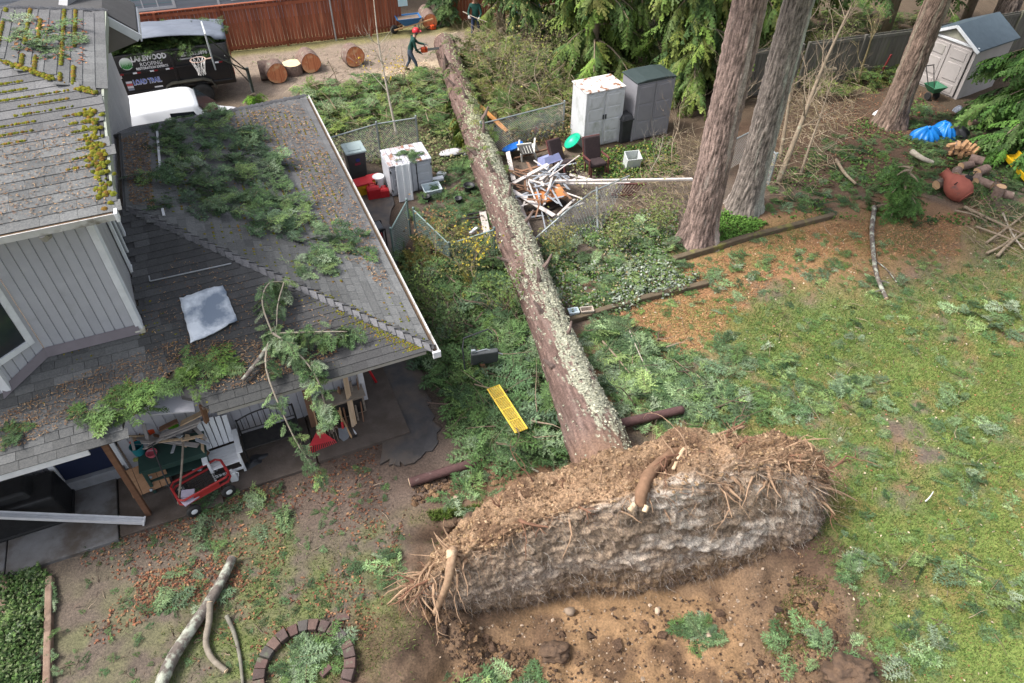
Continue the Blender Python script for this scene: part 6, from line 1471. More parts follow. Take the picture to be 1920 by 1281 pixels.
# far shed at the right
ps0, ps1 = spot(1706, 152), spot(1792, 188)
sd = thing('garden_shed', 'beige garden shed with panelled double doors and slate roof', 'shed', (ps0 + ps1) / 2, math.atan2(ps1[1] - ps0[1], ps1[0] - ps0[0])); sw = np.linalg.norm(ps1 - ps0)
beige = M('beige_resin', (.46, .42, .40), (.40, .365, .35), scale=3, rough=.6, c3=(.33, .32, .27), s3=1.4, t3=(.58, .8))
dp_, hs_ = 2.3, 1.95
part(sd, 'body', beige, lambda m: m.prism([(-sw / 2, 0), (sw / 2, 0), (sw / 2, hs_), (0, hs_ + .5), (-sw / 2, hs_)], (0, 0, 0), (1, 0, 0), (0, 0, 1), (0, 1, 0), dp_))
slate = M('slate_roof', (.085, .115, .14), (.065, .09, .11), scale=5, rough=.6, bump=.2)
for s in (-1, 1):
    a = np.array([0, -.12, hs_ + .55]); b = np.array([s * (sw / 2 + .12), -.12, hs_ - .05]); m_ = MB(); e = np.array([0, dp_ + .24, 0]); th_ = np.array([0, 0, .05])
    q = [a, b, b + e, a + e]; q = q if s < 0 else q[::-1]; m_.hexa([*[x - th_ for x in q[::-1]], *q[::-1]]); rf = m_.build('roof', slate, sd)
    part(rf, 'rake_trim', white_plastic, lambda m: m.bar(a + (0, -.02, -.06), b + (0, -.02, -.06), .04, .1))
    dr = part(sd, 'door', beige, lambda m: m.box((s * .43, -.02, .93), (.82, .04, 1.72)), bev=.012)
    for (zc, hh) in ((1.52, .34), (.90, .62), (.30, .30)): part(dr, 'panel', beige, lambda m: m.box((s * .43, -.048, zc), (.55, .025, hh)), bev=.014)
part(sd, 'gable_trim', white_plastic, lambda m: m.box((0, -.03, hs_ - .02), (sw + .1, .06, .08)), bev=.01); part(sd, 'gable_panel', M('mossy_beige', (.40, .38, .33), (.33, .33, .24), scale=4), lambda m: m.add([(-sw * .3, -.02, hs_ + .06), (sw * .3, -.02, hs_ + .06), (0, -.02, hs_ + .37)], [(0, 1, 2)])); part(sd, 'door_gap', dark_metal, lambda m: m.box((.86, -.015, .93), (.035, .03, 1.72)))
# seed spreader
sp_ = thing('seed_spreader', 'green wheeled seed spreader parked in front of the beige shed', 'spreader', spot(1744, 186), .3)
def hopper(m):
    a, b, h0, h1 = .15, .30, .30, .55
    m.add([(-a, -a, h0), (a, -a, h0), (a, a, h0), (-a, a, h0), (-b, -b, h1), (b, -b, h1), (b, b, h1), (-b, b, h1), (-b * .9, -b * .9, h1), (b * .9, -b * .9, h1), (b * .9, b * .9, h1), (-b * .9, b * .9, h1), (-a * .8, -a * .8, h0 + .05), (a * .8, -a * .8, h0 + .05), (a * .8, a * .8, h0 + .05), (-a * .8, a * .8, h0 + .05)],
          [(3, 2, 1, 0), (0, 1, 5, 4), (1, 2, 6, 5), (2, 3, 7, 6), (3, 0, 4, 7), (4, 5, 9, 8), (5, 6, 10, 9), (6, 7, 11, 10), (7, 4, 8, 11), (8, 9, 13, 12), (9, 10, 14, 13), (10, 11, 15, 14), (11, 8, 12, 15), (12, 13, 14, 15)])
part(sp_, 'hopper', M('hopper_green', (.04, .17, .09), (.03, .13, .07), rough=.45), hopper)
part(sp_, 'handle', dark_metal, lambda m: [m.tube([(s * .12, .1, .3), (s * .17, .55, .95), (s * .17, .62, 1.05)], .018, 6) for s in (-1, 1)] and m.tube([(-.2, .62, 1.05), (.2, .62, 1.05)], .02, 6))
for s in (-1, 1): part(sp_, 'wheel', rubber, lambda m: m.lathe([(.03, -.035), (.14, -.035), (.15, 0), (.14, .035), (.03, .035)], 16, (s * .2, -.02, .15), roty(math.pi / 2)))
# tarp bundle, firewood, chiminea, kayak
def bundle(px, py, rx, ry, h, mat, lab, name, cat, rz=0, pleat=14, seed=1):
    p = at_plot(px, py); t = thing(name, lab, cat, p, rz); vs = []; n_, k_ = 48, 10
    for i in range(k_):
        s = i / (k_ - 1)
        for j in range(n_):
            a = j * 2 * math.pi / n_; w = 1 - .8 * s ** 1.5; f_ = 1 + .16 * (1 - s * .5) * math.sin(a * pleat + seed) + .25 * float(vnoise(math.cos(a) * 2 + seed, math.sin(a) * 2 + s, seed) - .5)
            vs.append((rx * w * f_ * math.cos(a), ry * w * f_ * math.sin(a), h * (s ** .7) * (1 + .2 * math.sin(a * 2 + seed))))
    fs = [(i * n_ + j, i * n_ + (j + 1) % n_, (i + 1) * n_ + (j + 1) % n_, (i + 1) * n_ + j) for i in range(k_ - 1) for j in range(n_)] + [tuple((k_ - 1) * n_ + j for j in range(n_))]
    part(t, 'sheet', mat, lambda m: m.add(vs, fs), smooth=True); part(t, 'knot', mat, lambda m: m.sphere((0, 0, h * 1.02), (rx * .16, ry * .16, h * .14), 8, 5)); return t
blue_tarp = M('blue_tarp', (.012, .20, .62), (.008, .14, .46), scale=5, rough=.35, bump=.3, bscale=12)
bundle(1735, 258, .55, .36, .38, blue_tarp, 'gathered blue tarp bundle left of its twin', 'tarp_bundle', 'tarp', .2, 13, 2); bundle(1766, 254, .32, .42, .45, blue_tarp, 'upright blue tarp bundle beside the black sheet', 'tarp_bundle', 'tarp', .6, 11, 5); bundle(1790, 254, .42, .3, .32, black_plastic, 'black plastic sheet heap right of the blue tarp', 'black_sheet', 'sheet', 0, 7, 8)
bundle(1857 - 62, 209, .16, .14, .2, M('grey_bag', (.26, .28, .33), (.2, .22, .26)), 'small grey bag on the leaves below the beige shed', 'grey_bag', 'bag', 0, 6, 9); bundle(1645, 216, .16, .14, .16, white_plastic, 'small white bag at the foot of the leaning trunk', 'white_bag', 'bag', 0, 6, 10); bundle(1682, 228, .16, .14, .3, M('navy_bag', (.03, .05, .12), (.02, .04, .09)), 'navy bag behind the foot of the leaning trunk', 'navy_bag', 'bag', 0, 6, 11); bundle(1722, 214, .09, .08, .08, M('red_wrapper', (.5, .10, .08), (.4, .08, .07)), 'small red wrapper on the forest floor', 'red_wrapper', 'litter', 0, 5, 12)
split_wood = M('split_firewood', (.58, .34, .18), (.46, .25, .12), scale=6, rough=.8, rand=.18, stretch=(3, 3, .6)); fw_bark = M('firewood_bark', (.22, .17, .14), (.14, .10, .085), scale=12, rough=.95, rand=.2, bump=.4)
def split_log(px, py, z, r, ln, yaw, tilt, lab, grp):
    p = spot(px, py, z); t = thing('firewood_log', lab, 'firewood', (p[0], p[1], z), 0, grp); t.rotation_euler = (0, tilt, yaw)
    a = [(r * math.cos(k), r * math.sin(k)) for k in np.linspace(-.55, .55 + .0, 5)] 
    wedge = [(-r * .5, -r * .35), (r * .45, -r * .55), (r * .6, 0), (r * .35, r * .5), (-r * .45, r * .4)]
    part(t, 'split_face', split_wood, lambda m: m.prism([(x * 1.0, y) for x, y in wedge], (-ln / 2, 0, 0), (0, 1, 0), (0, 0, 1), (1, 0, 0), ln), bev=.006, seg=1)
    part(t, 'bark', fw_bark, lambda m: m.prism([(r * .46, -r * .56), (r * .68, 0), (r * .36, r * .52), (r * .60, 0)], (-ln / 2 + .01, 0, 0), (0, 1, 0), (0, 0, 1), (1, 0, 0), ln - .02))
    return t
for k in range(18):
    row = k // 5; split_log(1790 + (k % 5) * 9 + rr(-3, 3), 288 - row * 6 + (k % 5) * 0 + rr(-2, 2), .08 + row * .13, rr(.11, .15), .46, math.radians(60 if k % 3 else 25) + rr(-.3, .3), rr(-.12, .12), 'split firewood log with fresh pink faces in the stack', 'split firewood stack')
for (x, y, z, r, ln, yaw, lab) in ((1788, 336, .15, .15, .45, 1.0, 'grey barked log left in the loose pile behind the red chiminea'), (1806, 322, .18, .13, .42, .3, 'log at the back of the loose pile behind the chiminea'), (1822, 318, .3, .14, .4, -.6, 'log on top of the loose pile near the chiminea'), (1836, 330, .15, .14, .5, .5, 'log on the right of the loose pile'), (1800, 340, .1, .12, .4, -.4, 'small log against the chiminea neck'), (1842, 352, .12, .13, .45, -.9, 'log with a round orange cut end right of the chiminea'), (1826, 345, .14, .12, .4, .9, 'log in the middle of the loose pile'), (1760, 354, .12, .15, .4, .4, 'mossy brown log left of the chiminea')):
    log_round(x, y, r, ln, yaw, lab, group='loose logs by the chiminea', name='firewood_log', cat='firewood', z=z - r * .6, grain=M('log_end', (.52, .34, .20), (.4, .25, .14), scale=7))
log_round(1866, 372, .15, .42, 0, 'upright log with pale bark right of the chiminea', True, MATS['log_end'], group='loose logs by the chiminea', name='firewood_log', cat='firewood'); log_round(1887, 372, .13, .25, -.5, 'short log showing its round end at the right of the pile', group='loose logs by the chiminea', name='firewood_log', cat='firewood', grain=MATS['log_end'])
log_round(1810, 262, .1, .3, .3, 'small pale log lying on the split stack', group='split firewood stack', name='firewood_log', cat='firewood', z=.55, grain=MATS['log_end'])
ch = thing('chiminea', 'red clay chiminea lying on its side in front of the log pile', 'chiminea', at_plot(1787, 372)); clay = M('red_clay', (.33, .10, .07), (.24, .07, .05), scale=4, rough=.8, c3=(.12, .07, .06), s3=3, t3=(.58, .72))
Rch = np.stack([np.array([0, 0, 1.0]), np.array([-.5, .86, 0]), np.array([-.86, -.5, 0])], 1); Rch = rotz(-1.0) @ roty(-1.15)
part(ch, 'body', clay, lambda m: m.lathe([(.10, -.36), (.24, -.35), (.34, -.22), (.385, 0), (.34, .2), (.22, .36), (.15, .46), (.14, .62), (.18, .66), (.13, .64), (.11, .5)], 26, (0, 0, .36), Rch, cap=False), smooth=True)
part(ch, 'base', clay, lambda m: m.lathe([(.001, -.37), (.24, -.37), (.24, -.34), (.001, -.34)], 20, (0, 0, .36), Rch)); part(ch, 'mouth', M('soot', (.012, .011, .011), (.02, .018, .017)), lambda m: m.sphere(Rch @ np.array([.28, .16, .05]) + np.array([0, 0, .36]), (.16, .13, .14), 12, 8)); part(ch, 'crack', MATS['soot'], lambda m: m.box(Rch @ np.array([.2, -.31, .1]) + np.array([0, 0, .36]), (.2, .012, .03), Rch))
part(ch, 'stand', dark_metal, lambda m: [m.tube([(.25, .2, .05), (.42 + .1 * s, .3, .75)], .014, 6) for s in (-1, 1)] and m.tube([(.3, .3, .75), (.55, .3, .75)], .014, 6))
ky = thing('yellow_slide', 'bright yellow plastic slide at the right edge of the yard', 'slide', at_plot(1905, 318)); ylw = M('bright_yellow_plastic', (.72, .48, .02), (.62, .38, .015), scale=4, rough=.4)
def slide(m):
    A = spot(1893, 287, .35); B = spot(1950, 350, .25); o_ = np.array(at_plot(1905, 318)); d_, s_, u_ = frame(B - A)
    pr = [(-.24, .10), (-.20, -.04), (.20, -.04), (.24, .10), (.28, .10), (.24, -.10), (-.24, -.10), (-.28, .10)]
    m.prism(pr, A - o_, s_, u_, d_, np.linalg.norm(B - A))
part(ky, 'chute', ylw, slide, bev=.02); part(ky, 'foot', ylw, lambda m: m.box((.1, 0, .12), (.3, .4, .24)), bev=.03)
# stakes
for (x, y, lab) in ((1868, 272, 'thin white stake left under the cedar boughs'), (1902, 284, 'thin white stake right under the cedar boughs')):
    m_ = MB(); m_.tube([(0, 0, 0), (0.02, 0, .62)], .014, 6); o = m_.build('garden_stake', white_paint); o.location = at_plot(x, y); tag(o, lab, 'stake', 'white garden stakes')
m_ = MB(); m_.box((0, 0, .5), (.05, .05, 1.2)); o = m_.build('red_stake', M('red_stake', (.20, .03, .03), (.5, .45, .42), scale=1.2, contrast=(.5, .55))); o.location = at_plot(1644, 152); o.rotation_euler = (.1, .12, 0); tag(o, 'red and white stake leaning on the grey fence', 'stake')
# grey fence behind the trees
grey_fence = M('grey_old_fence', (.155, .145, .125), (.11, .105, .09), scale=2.5, rough=.9, stretch=(4, 4, .6), rand=.16, c3=(.12, .14, .07), s3=1.2, t3=(.55, .75))
board_fence('board_fence', 'weathered grey board fence behind the saplings', spot(1492, 168), spot(1700, 138), 1.8, .15, grey_fence, rails=True, cap=False)
board_fence('board_fence', 'weathered grey board fence behind the big trees', spot(1345, 190), spot(1480, 172), 1.8, .15, grey_fence, cap=False)
board_fence('board_fence', 'weathered grey board fence beyond the beige shed', spot(1705, 137), spot(1705, 137) + np.array([9, 3.4, 0]), 1.8, .15, grey_fence, cap=False)
# wheelbarrow and chainsaw at the back
wbw = thing('wheelbarrow', 'blue wheelbarrow standing by the red gate', 'wheelbarrow', spot(770, 60), TH - .1); wblue = M('wheelbarrow_blue', (.025, .13, .32), (.02, .10, .26), rough=.4)
def tray(m):
    b4 = [(-.28, -.2), (.25, -.2), (.25, .2), (-.28, .2)]; t4 = [(-.62, -.34), (.50, -.34), (.50, .34), (-.62, .34)]; i4 = [(x * .94, y * .92) for x, y in t4]; j4 = [(x * .9, y * .85) for x, y in b4]
    m.add([(x, y, .35) for x, y in b4] + [(x, y, .68) for x, y in t4] + [(x, y, .68) for x, y in i4] + [(x, y, .38) for x, y in j4], [(3, 2, 1, 0)] + [(i, (i + 1) % 4, 4 + (i + 1) % 4, 4 + i) for i in range(4)] + [(4 + i, 4 + (i + 1) % 4, 8 + (i + 1) % 4, 8 + i) for i in range(4)] + [(8 + i, 8 + (i + 1) % 4, 12 + (i + 1) % 4, 12 + i) for i in range(4)] + [(12, 13, 14, 15)])
part(wbw, 'tray', wblue, tray); part(wbw, 'load', M('soil_in_barrow', (.22, .17, .13), (.15, .11, .08), scale=9, rough=.95), lambda m: m.box((-.03, 0, .61), (.95, .56, .04)), bev=.01)
for s in (-1, 1): part(wbw, 'shaft', handle_wood, lambda m: m.bar((-.75, s * .14, .2), (1.0, s * .28, .55), .04, .05)); part(wbw, 'leg', dark_metal, lambda m: m.tube([(.2, s * .2, .4), (.28, s * .22, 0), (.42, s * .22, 0), (.48, s * .23, .45)], .014, 6))
part(wbw, 'wheel', rubber, lambda m: m.lathe([(.05, -.04), (.17, -.05), (.19, 0), (.17, .05), (.05, .04)], 18, (-.72, 0, .19), rotx(math.pi / 2)), smooth=True)
def chainsaw(lab, at, rz, tilt=0, z=0):
    t = thing('chainsaw', lab, 'chainsaw', at, rz); t.rotation_euler = (tilt, 0, rz); org = M('saw_orange', (.70, .10, .03), (.55, .07, .02), rough=.4)
    part(t, 'engine', org, lambda m: m.box((0, 0, .12), (.26, .18, .20)), bev=.04); part(t, 'guide_bar', galv, lambda m: m.box((.40, .03, .09), (.56, .012, .085)), bev=.005); part(t, 'chain', dark_metal, lambda m: m.box((.40, .03, .09), (.60, .008, .10)))
    part(t, 'rear_handle', dark_metal, lambda m: m.tube([(-.12, 0, .18), (-.30, 0, .16), (-.30, 0, .05), (-.12, 0, .05)], .018, 7)); part(t, 'front_handle', dark_metal, lambda m: m.tube([(.05, -.1, .1), (.04, -.1, .26), (.04, .1, .26), (.05, .1, .1)], .014, 7)); return t
chainsaw('orange chainsaw resting on the ground by the long log', spot(812, 56), .6)
# ------------------------------------------------------------------ things on the patio
def ptp(px, py, z=0.0): return spot(px, py, z)
PZ = .075
bench = thing('garden_bench', 'black metal bench with barred back against the house wall', 'bench', plot(-3.32, .98, PZ), TH)
part(bench, 'seat', dark_metal, lambda m: m.box((0, -.12, .43), (1.12, .46, .03)), bev=.01)
def arch(m):
    P = [(x, .13 + .02, .80 + .13 * (1 - (x / .56) ** 2)) for x in np.linspace(-.56, .56, 13)]; m.tube(P, .016, 6); m.tube([(-.56, .13, .50), (.56, .13, .50)], .013, 6)
br_ = part(bench, 'back_frame', dark_metal, arch)
for x in np.linspace(-.48, .48, 9): part(br_, 'bar', dark_metal, lambda m: m.tube([(x, .13, .5), (x, .15, .80 + .13 * (1 - (x / .56) ** 2))], .009, 5))
for s in (-1, 1):
    part(bench, 'armrest', dark_metal, lambda m: m.tube([(s * .56, .12, .66), (s * .57, -.1, .68), (s * .57, -.33, .64), (s * .57, -.35, .45)], .018, 6))
    for y in (-.33, .12): part(bench, 'leg', dark_metal, lambda m: m.tube([(s * .56, y, .86 if y > 0 else .45), (s * .56, y * 1.1, 0)], .018, 6))
# white slatted chair
wch = thing('slatted_chair', 'white plastic slatted lounge chair between bench and wagon', 'chair', ptp(428, 872, PZ), TH + .05)
for k in range(6): part(wch, 'seat_slat', white_plastic, lambda m: m.box((0, -.28 + k * .10, .36 - k * .015), (.52, .085, .025)), bev=.008)
for k in range(5): part(wch, 'back_slat', white_plastic, lambda m: m.bar((-.22 + k * .11, .28, .34), (-.25 + k * .125, .52, .96 - abs(k - 2) * .03), .10, .022, (0, 1, 0)), bev=.008)
for s in (-1, 1):
    part(wch, 'armrest', white_plastic, lambda m: m.box((s * .33, .02, .58), (.11, .66, .03)), bev=.012); part(wch, 'side_rail', white_plastic, lambda m: m.bar((s * .27, -.34, .34), (s * .27, .3, .27), .03, .08))
    for y in (-.28, .28): part(wch, 'leg', white_plastic, lambda m: m.box((s * .29, y, .28), (.05, .07, .56)), bev=.006)
part(wch, 'cross_bar', white_plastic, lambda m: m.box((0, -.33, .16), (.58, .03, .06)), bev=.006)
# potting table with clutter
tb_ = thing('potting_table', 'dark green potting table under broken boards by the wall', 'table', plot(-5.15, .92, PZ), TH); dkg = M('dark_green_paint', (.018, .05, .042), (.03, .06, .05), scale=6, rough=.6)
part(tb_, 'top', dkg, lambda m: m.box((0, 0, .72), (1.25, .62, .04)), bev=.006); part(tb_, 'shelf', dkg, lambda m: m.box((0, .02, .3), (1.15, .5, .03)))
for x in (-.56, .56):
    for y in (-.26, .26): part(tb_, 'leg', dkg, lambda m: m.box((x, y, .36), (.06, .06, .70)))
part(tb_, 'apron', dkg, lambda m: m.box((0, -.28, .65), (1.15, .03, .10)))
pal = thing('wooden_drawer_front', 'wooden board with five round metal knobs leaning below the table', 'board', ptp(290, 925, PZ), TH + .12); pw = M('honey_wood', (.34, .19, .10), (.25, .13, .065), scale=4, rough=.65, rand=.1, stretch=(1, 5, 1))
for k in range(4): part(pal, 'plank', pw, lambda m: m.box((-.27 + k * .18, .14, .36), (.172, .03, .56), rotx(-.75)), bev=.006)
for k in range(5): part(pal, 'knob', galv, lambda m: m.lathe([(.001, 0), (.03, 0), (.035, .02), (.02, .035), (.001, .036)], 10, (.06 + .035 * (k - 2), -.05 + k * .085, .185 + k * .082), rotx(.8)))
teal = M('teal_plastic', (.02, .19, .22), (.015, .14, .17), rough=.45); pink = M('pink_plastic', (.52, .12, .15), (.45, .09, .12), rough=.45); org_ = M('orange_plastic', (.62, .08, .03), (.5, .06, .02), rough=.45)
bucket(262, 849, .12, .22, teal, 'teal bucket on the potting table', z=.82); bucket(286, 853, .10, .08, pink, 'pink bowl right of the teal bucket', z=.82)
for (x, y, z, s, mat, lab, nm) in ((288, 803, .95, (.24, .16, .14), org_, 'orange tool case among the broken boards', 'tool_case'), (250, 828, .84, (.14, .06, .05), org_, 'small orange trowel case left on the table', 'trowel_case'), (325, 800, .95, (.2, .1, .05), M('lime_plastic', (.15, .42, .03), (.1, .3, .02)), 'lime green tray under the broken boards', 'lime_tray'), (255, 862, .80, (.1, .08, .06), M('olive_lump', (.22, .24, .07), (.15, .16, .05)), 'olive sponge at the front edge of the potting table', 'sponge'), (342, 835, .6, (.14, .12, .12), white_plastic, 'small white box between the broken boards', 'white_box')):
    p = ptp(x, y, z); t = thing(nm, lab, 'box', p - np.array([0, 0, s[2] / 2]), TH + rr(-.3, .3)); part(t, 'body', mat, lambda m: m.box((0, 0, s[2] / 2), s), bev=.02); part(t, 'grip', mat, lambda m: m.box((0, 0, s[2] + .012), (s[0] * .4, s[1] * .3, .025)), bev=.008)
PB = 'broken boards below the smashed eave'
frame_w = M('grey_frame_wood', (.40, .37, .35), (.30, .27, .25), scale=5, rough=.75, rand=.1)
for d in ((338, 795, 1.25, 392, 768, 1.5, .13, .03, pale_wood, 'splintered pale plank jutting up to the broken eave'), (270, 800, 1.2, 280, 835, 1.0, .06, .05, frame_w, 'short leg of the white L shaped frame'), (280, 834, 1.0, 372, 795, 1.2, .07, .05, frame_w, 'long leg of the L shaped frame across the table'), (295, 820, 1.15, 372, 790, 1.25, .09, .03, frame_w, 'grey board above the L shaped frame'),
          (240, 818, .95, 375, 836, .85, .10, .03, frame_w, 'long grey board lying across the potting table'), (300, 805, 1.2, 335, 788, 1.3, .12, .03, BB, 'brown broken board behind the frame'), (352, 815, .9, 345, 842, .8, .09, .03, pale_wood, 'short orange splintered board'), (355, 822, .8, 388, 850, .5, .09, .04, BB, 'brown board slanting down beside the white chair'), (308, 865, .62, 355, 848, .66, .12, .04, pw, 'honey coloured board on the front of the table'), (285, 815, 1.0, 315, 822, 1.0, .06, .03, BB, 'small brown lath under the frame')): board(*d, grp=PB)
wd_ = [(408, 752, 2.15, 372, 765, 2.2, .16, .05, M('split_grey_board', (.2, .15, .12), (.14, .10, .08)), 'torn grey board hanging at the broken eave'), (378, 760, 2.2, 388, 790, 1.7, .09, .06, BB, 'torn brown rafter end below the eave')]
for d in wd_: board(*d, grp=PB)
for k in range(16):
    x, y = rr(245, 385), rr(795, 850); a_ = rr(0, 3.14); l_ = rr(8, 26); board(x - math.cos(a_) * l_, y - math.sin(a_) * l_ * .6, rr(.85, 1.2), x + math.cos(a_) * l_, y + math.sin(a_) * l_ * .6, rr(.85, 1.2), rr(.03, .09), .025, random.choice((frame_w, BB, pale_wood, frame_w, BG)), 'splintered board scrap on the potting table', grp=PB)
for k, (x, y, c_) in enumerate(((300, 870, (.05, .12, .1)), (330, 880, (.14, .14, .15)), (352, 868, (.2, .06, .05)), (318, 862, (.3, .28, .2)))): bucket(x, y, .09, .15, M('pot_%d' % k, c_, tuple(v * .7 for v in c_)), ('dark teal', 'grey', 'maroon', 'buff')[k] + ' plant pot below the potting table', z=.08, name='plant_pot', cat='pot')
# grey wall panel that slid out under the notch
m_ = MB(); q = [plot(-5.1, .55, 2.28), plot(-4.35, .35, 2.25), plot(-4.3, .95, 2.38), plot(-4.95, 1.1, 2.42)]
m_.hexa([*[x - np.array([0, 0, .03]) for x in q], *q]); tag(m_.build('fallen_siding', siding), 'grey siding panel showing through the hole in the roof edge', 'panel')
# red garden wagon
wg = thing('garden_wagon', 'red tube rail garden wagon with black tyres on the patio', 'wagon', ptp(388, 925, PZ), math.radians(40)); wred = M('wagon_red', (.36, .03, .03), (.28, .022, .022), scale=5, rough=.45)
part(wg, 'bed', dark_metal, lambda m: [m.tube([(-.46, y, .30), (.46, y, .30)], .007, 4) for y in np.linspace(-.22, .22, 9)] and [m.tube([(x, -.24, .30), (x, .24, .30)], .007, 4) for x in np.linspace(-.46, .46, 15)] and None)
for z in (.32, .46): part(wg, 'rail', wred, lambda m: m.tube([(-.42, -.27, z), (.42, -.27, z), (.50, -.19, z), (.50, .19, z), (.42, .27, z), (-.42, .27, z), (-.50, .19, z), (-.50, -.19, z)], .024, 8, closed=True))
part(wg, 'side_plate', wred, lambda m: (m.box((.0, -.28, .39), (.5, .012, .11)), None)[1]); part(wg, 'axle', dark_metal, lambda m: m.tube([(.34, -.33, .14), (.34, .33, .14)], .014, 6)); part(wg, 'axle', dark_metal, lambda m: m.tube([(-.36, -.33, .14), (-.36, .33, .14)], .014, 6))
for x in (-.36, .34):
    for s in (-1, 1):
        w_ = link('wheel', None, wg); w_.location = (x, s * .34, .14)
        part(w_, 'tyre', rubber, lambda m: m.lathe([(.06, -.035), (.125, -.045), (.142, 0), (.125, .045), (.06, .035)], 18, (0, 0, 0), rotx(math.pi / 2)), smooth=True); part(w_, 'rim', white_plastic, lambda m: m.lathe([(.001, -.048), (.03, -.05), (.062, -.04), (.062, .04), (.03, .05), (.001, .048)], 14, (0, 0, 0), rotx(math.pi / 2)))
part(wg, 'pull_handle', dark_metal, lambda m: (m.tube([(-.55, 0, .2), (-.50, .35, .7), (-.42, .75, 1.15)], .014, 6), m.tube([(-.50, .75, 1.15), (-.34, .75, 1.16)], .014, 6))[0])
limb('wooden_shaft', 'grey wooden shaft leaning up from the wagon to the table', [(334, 945, .3), (340, 885, .8), (344, 820, 1.1)], .022, .02, old_wood, 'pole', n=8, wob=0)
for (x, y, z, s, mat, lab, rz) in ((355, 935, .46, (.30, .20, .02), M('lilac_tile', (.42, .38, .46), (.34, .30, .38), scale=8), 'lilac grey flat tile lying on the wagon front', .9), (352, 925, .50, (.24, .16, .02), M('lilac_tile', (.4, .4, .4)), 'second lilac tile tucked under the first', .2)):
    m_ = MB(); m_.box((0, 0, 0), s); o = m_.build('flat_tile', mat, bev=.004); o.location = tuple(ptp(x, y, z)); o.rotation_euler = (.1, .08, rz); tag(o, lab, 'tile')
bundle(372, 878, .15, .13, .26, M('blue_white_bag', (.55, .65, .72), (.06, .20, .42), scale=5, contrast=(.45, .55), rough=.4), 'blue and white plastic bag behind the wagon', 'plastic_bag', 'bag', .3, 6, 21)
jug = thing('white_jug', 'white plastic jug at the wagon\'s right end', 'jug', ptp(441, 900, PZ), .3); part(jug, 'body', white_plastic, lambda m: m.box((0, 0, .14), (.16, .14, .26), None, 0, .8), bev=.03); part(jug, 'neck', white_plastic, lambda m: m.lathe([(.04, 0), (.03, .06), (.001, .065)], 10, (0, 0, .27))); part(jug, 'handle', white_plastic, lambda m: m.tube([(.07, 0, .24), (.11, 0, .2), (.09, 0, .1)], .014, 6))
bucket(315, 905, .12, .22, M('mesh_grey', (.14, .15, .15), (.1, .11, .11), rough=.6), 'grey basket on the ground below the table', z=.08)
# long tools leaning on the wall
def tool_line(px0, py0, px1, py1, ztop=1.55, z0=PZ):
    """foot on the slab, top leaning on the wall"""
    a = spot(px0, py0, z0); b = onplane(px1, py1, plot(0, 1.35), Uv); return a, b
def shaft(t, a, b, r=.016, mat=handle_wood, nm='shaft'):
    m_ = MB(); m_.tube([a, b], r, 8); return adopt(m_.build(nm, mat), t)
def tool(lab, cat, foot, top, name, mat=handle_wood, r=.016, f0=.0):
    a, b = tool_line(*foot, *top); t = thing(name, lab, cat, (a[0], a[1], PZ)); shaft(t, a + (b - a) * f0, b, r, mat); d_, s_, u_ = frame(b - a, (0, 1, 0)); sd_ = np.cross(d_, Uv); sd_ /= np.linalg.norm(sd_); return t, a, b, d_, sd_
t, a, b, d_, sd_ = tool('red fan rake leaning on the wall right of the bench', 'rake', (606, 842), (581, 742), 'leaf_rake', f0=.2)
m_ = MB(); c0 = a + d_ * .42
m_.add([c0 - sd_ * .02, c0 + sd_ * .02, a + d_ * .12 + sd_ * .27, a + d_ * .12 - sd_ * .27], [(0, 1, 2, 3)]); o = m_.build('head', red_plastic); so = o.modifiers.new('thickness', 'SOLIDIFY'); so.thickness = .012; adopt(o, t)
for k in range(15): x = (k - 7) / 7; m_ = MB(); m_.bar(a + d_ * .14 + sd_ * .26 * x, a + sd_ * .31 * x - d_ * .02, .018, .006, Uv); adopt(m_.build('tine', red_plastic), t)
t, a, b, d_, sd_ = tool('grey bow rake with a wooden shaft at the front of the tools', 'rake', (568, 848), (556, 800), 'bow_rake', f0=.25)
m_ = MB(); m_.tube([a + d_ * .3, a + d_ * .22 - sd_ * .14, a - sd_ * .2], .008, 5); m_.tube([a + d_ * .3, a + d_ * .22 + sd_ * .14, a + sd_ * .2], .008, 5); m_.bar(a - sd_ * .22, a + sd_ * .22, .025, .02); adopt(m_.build('head', M('rusty_steel', (.24, .19, .15), (.17, .13, .1), metal=.4, rough=.6)), t)
for k in range(12): m_ = MB(); p = a + sd_ * (.4 * (k / 11 - .5)); m_.bar(p, p - Uv * .07 - np.array([0, 0, .03]), .01, .01); adopt(m_.build('tine', MATS['rusty_steel']), t)
t, a, b, d_, sd_ = tool('garden fork with a D handle beside the red rake', 'fork', (632, 828), (606, 745), 'garden_fork', f0=.22, mat=old_wood)
m_ = MB(); m_.bar(a + d_ * .3 - sd_ * .1, a + d_ * .3 + sd_ * .1, .03, .02); adopt(m_.build('head', MATS['rusty_steel']), t)
for k in range(4): m_ = MB(); p = a + d_ * .3 + sd_ * (.2 * (k / 3 - .5)); m_.tube([p, p - d_ * .3], .009, 5); adopt(m_.build('tine', MATS['rusty_steel']), t)
m_ = MB(); m_.tube([b, b + d_ * .1 - sd_ * .06, b + d_ * .18 - sd_ * .06, b + d_ * .18 + sd_ * .06, b + d_ * .1 + sd_ * .06, b], .012, 6); adopt(m_.build('grip', black_plastic), t)
t, a, b, d_, sd_ = tool('shovel with a red collar leaning next to the fork', 'shovel', (647, 828), (632, 735), 'shovel', f0=.25)
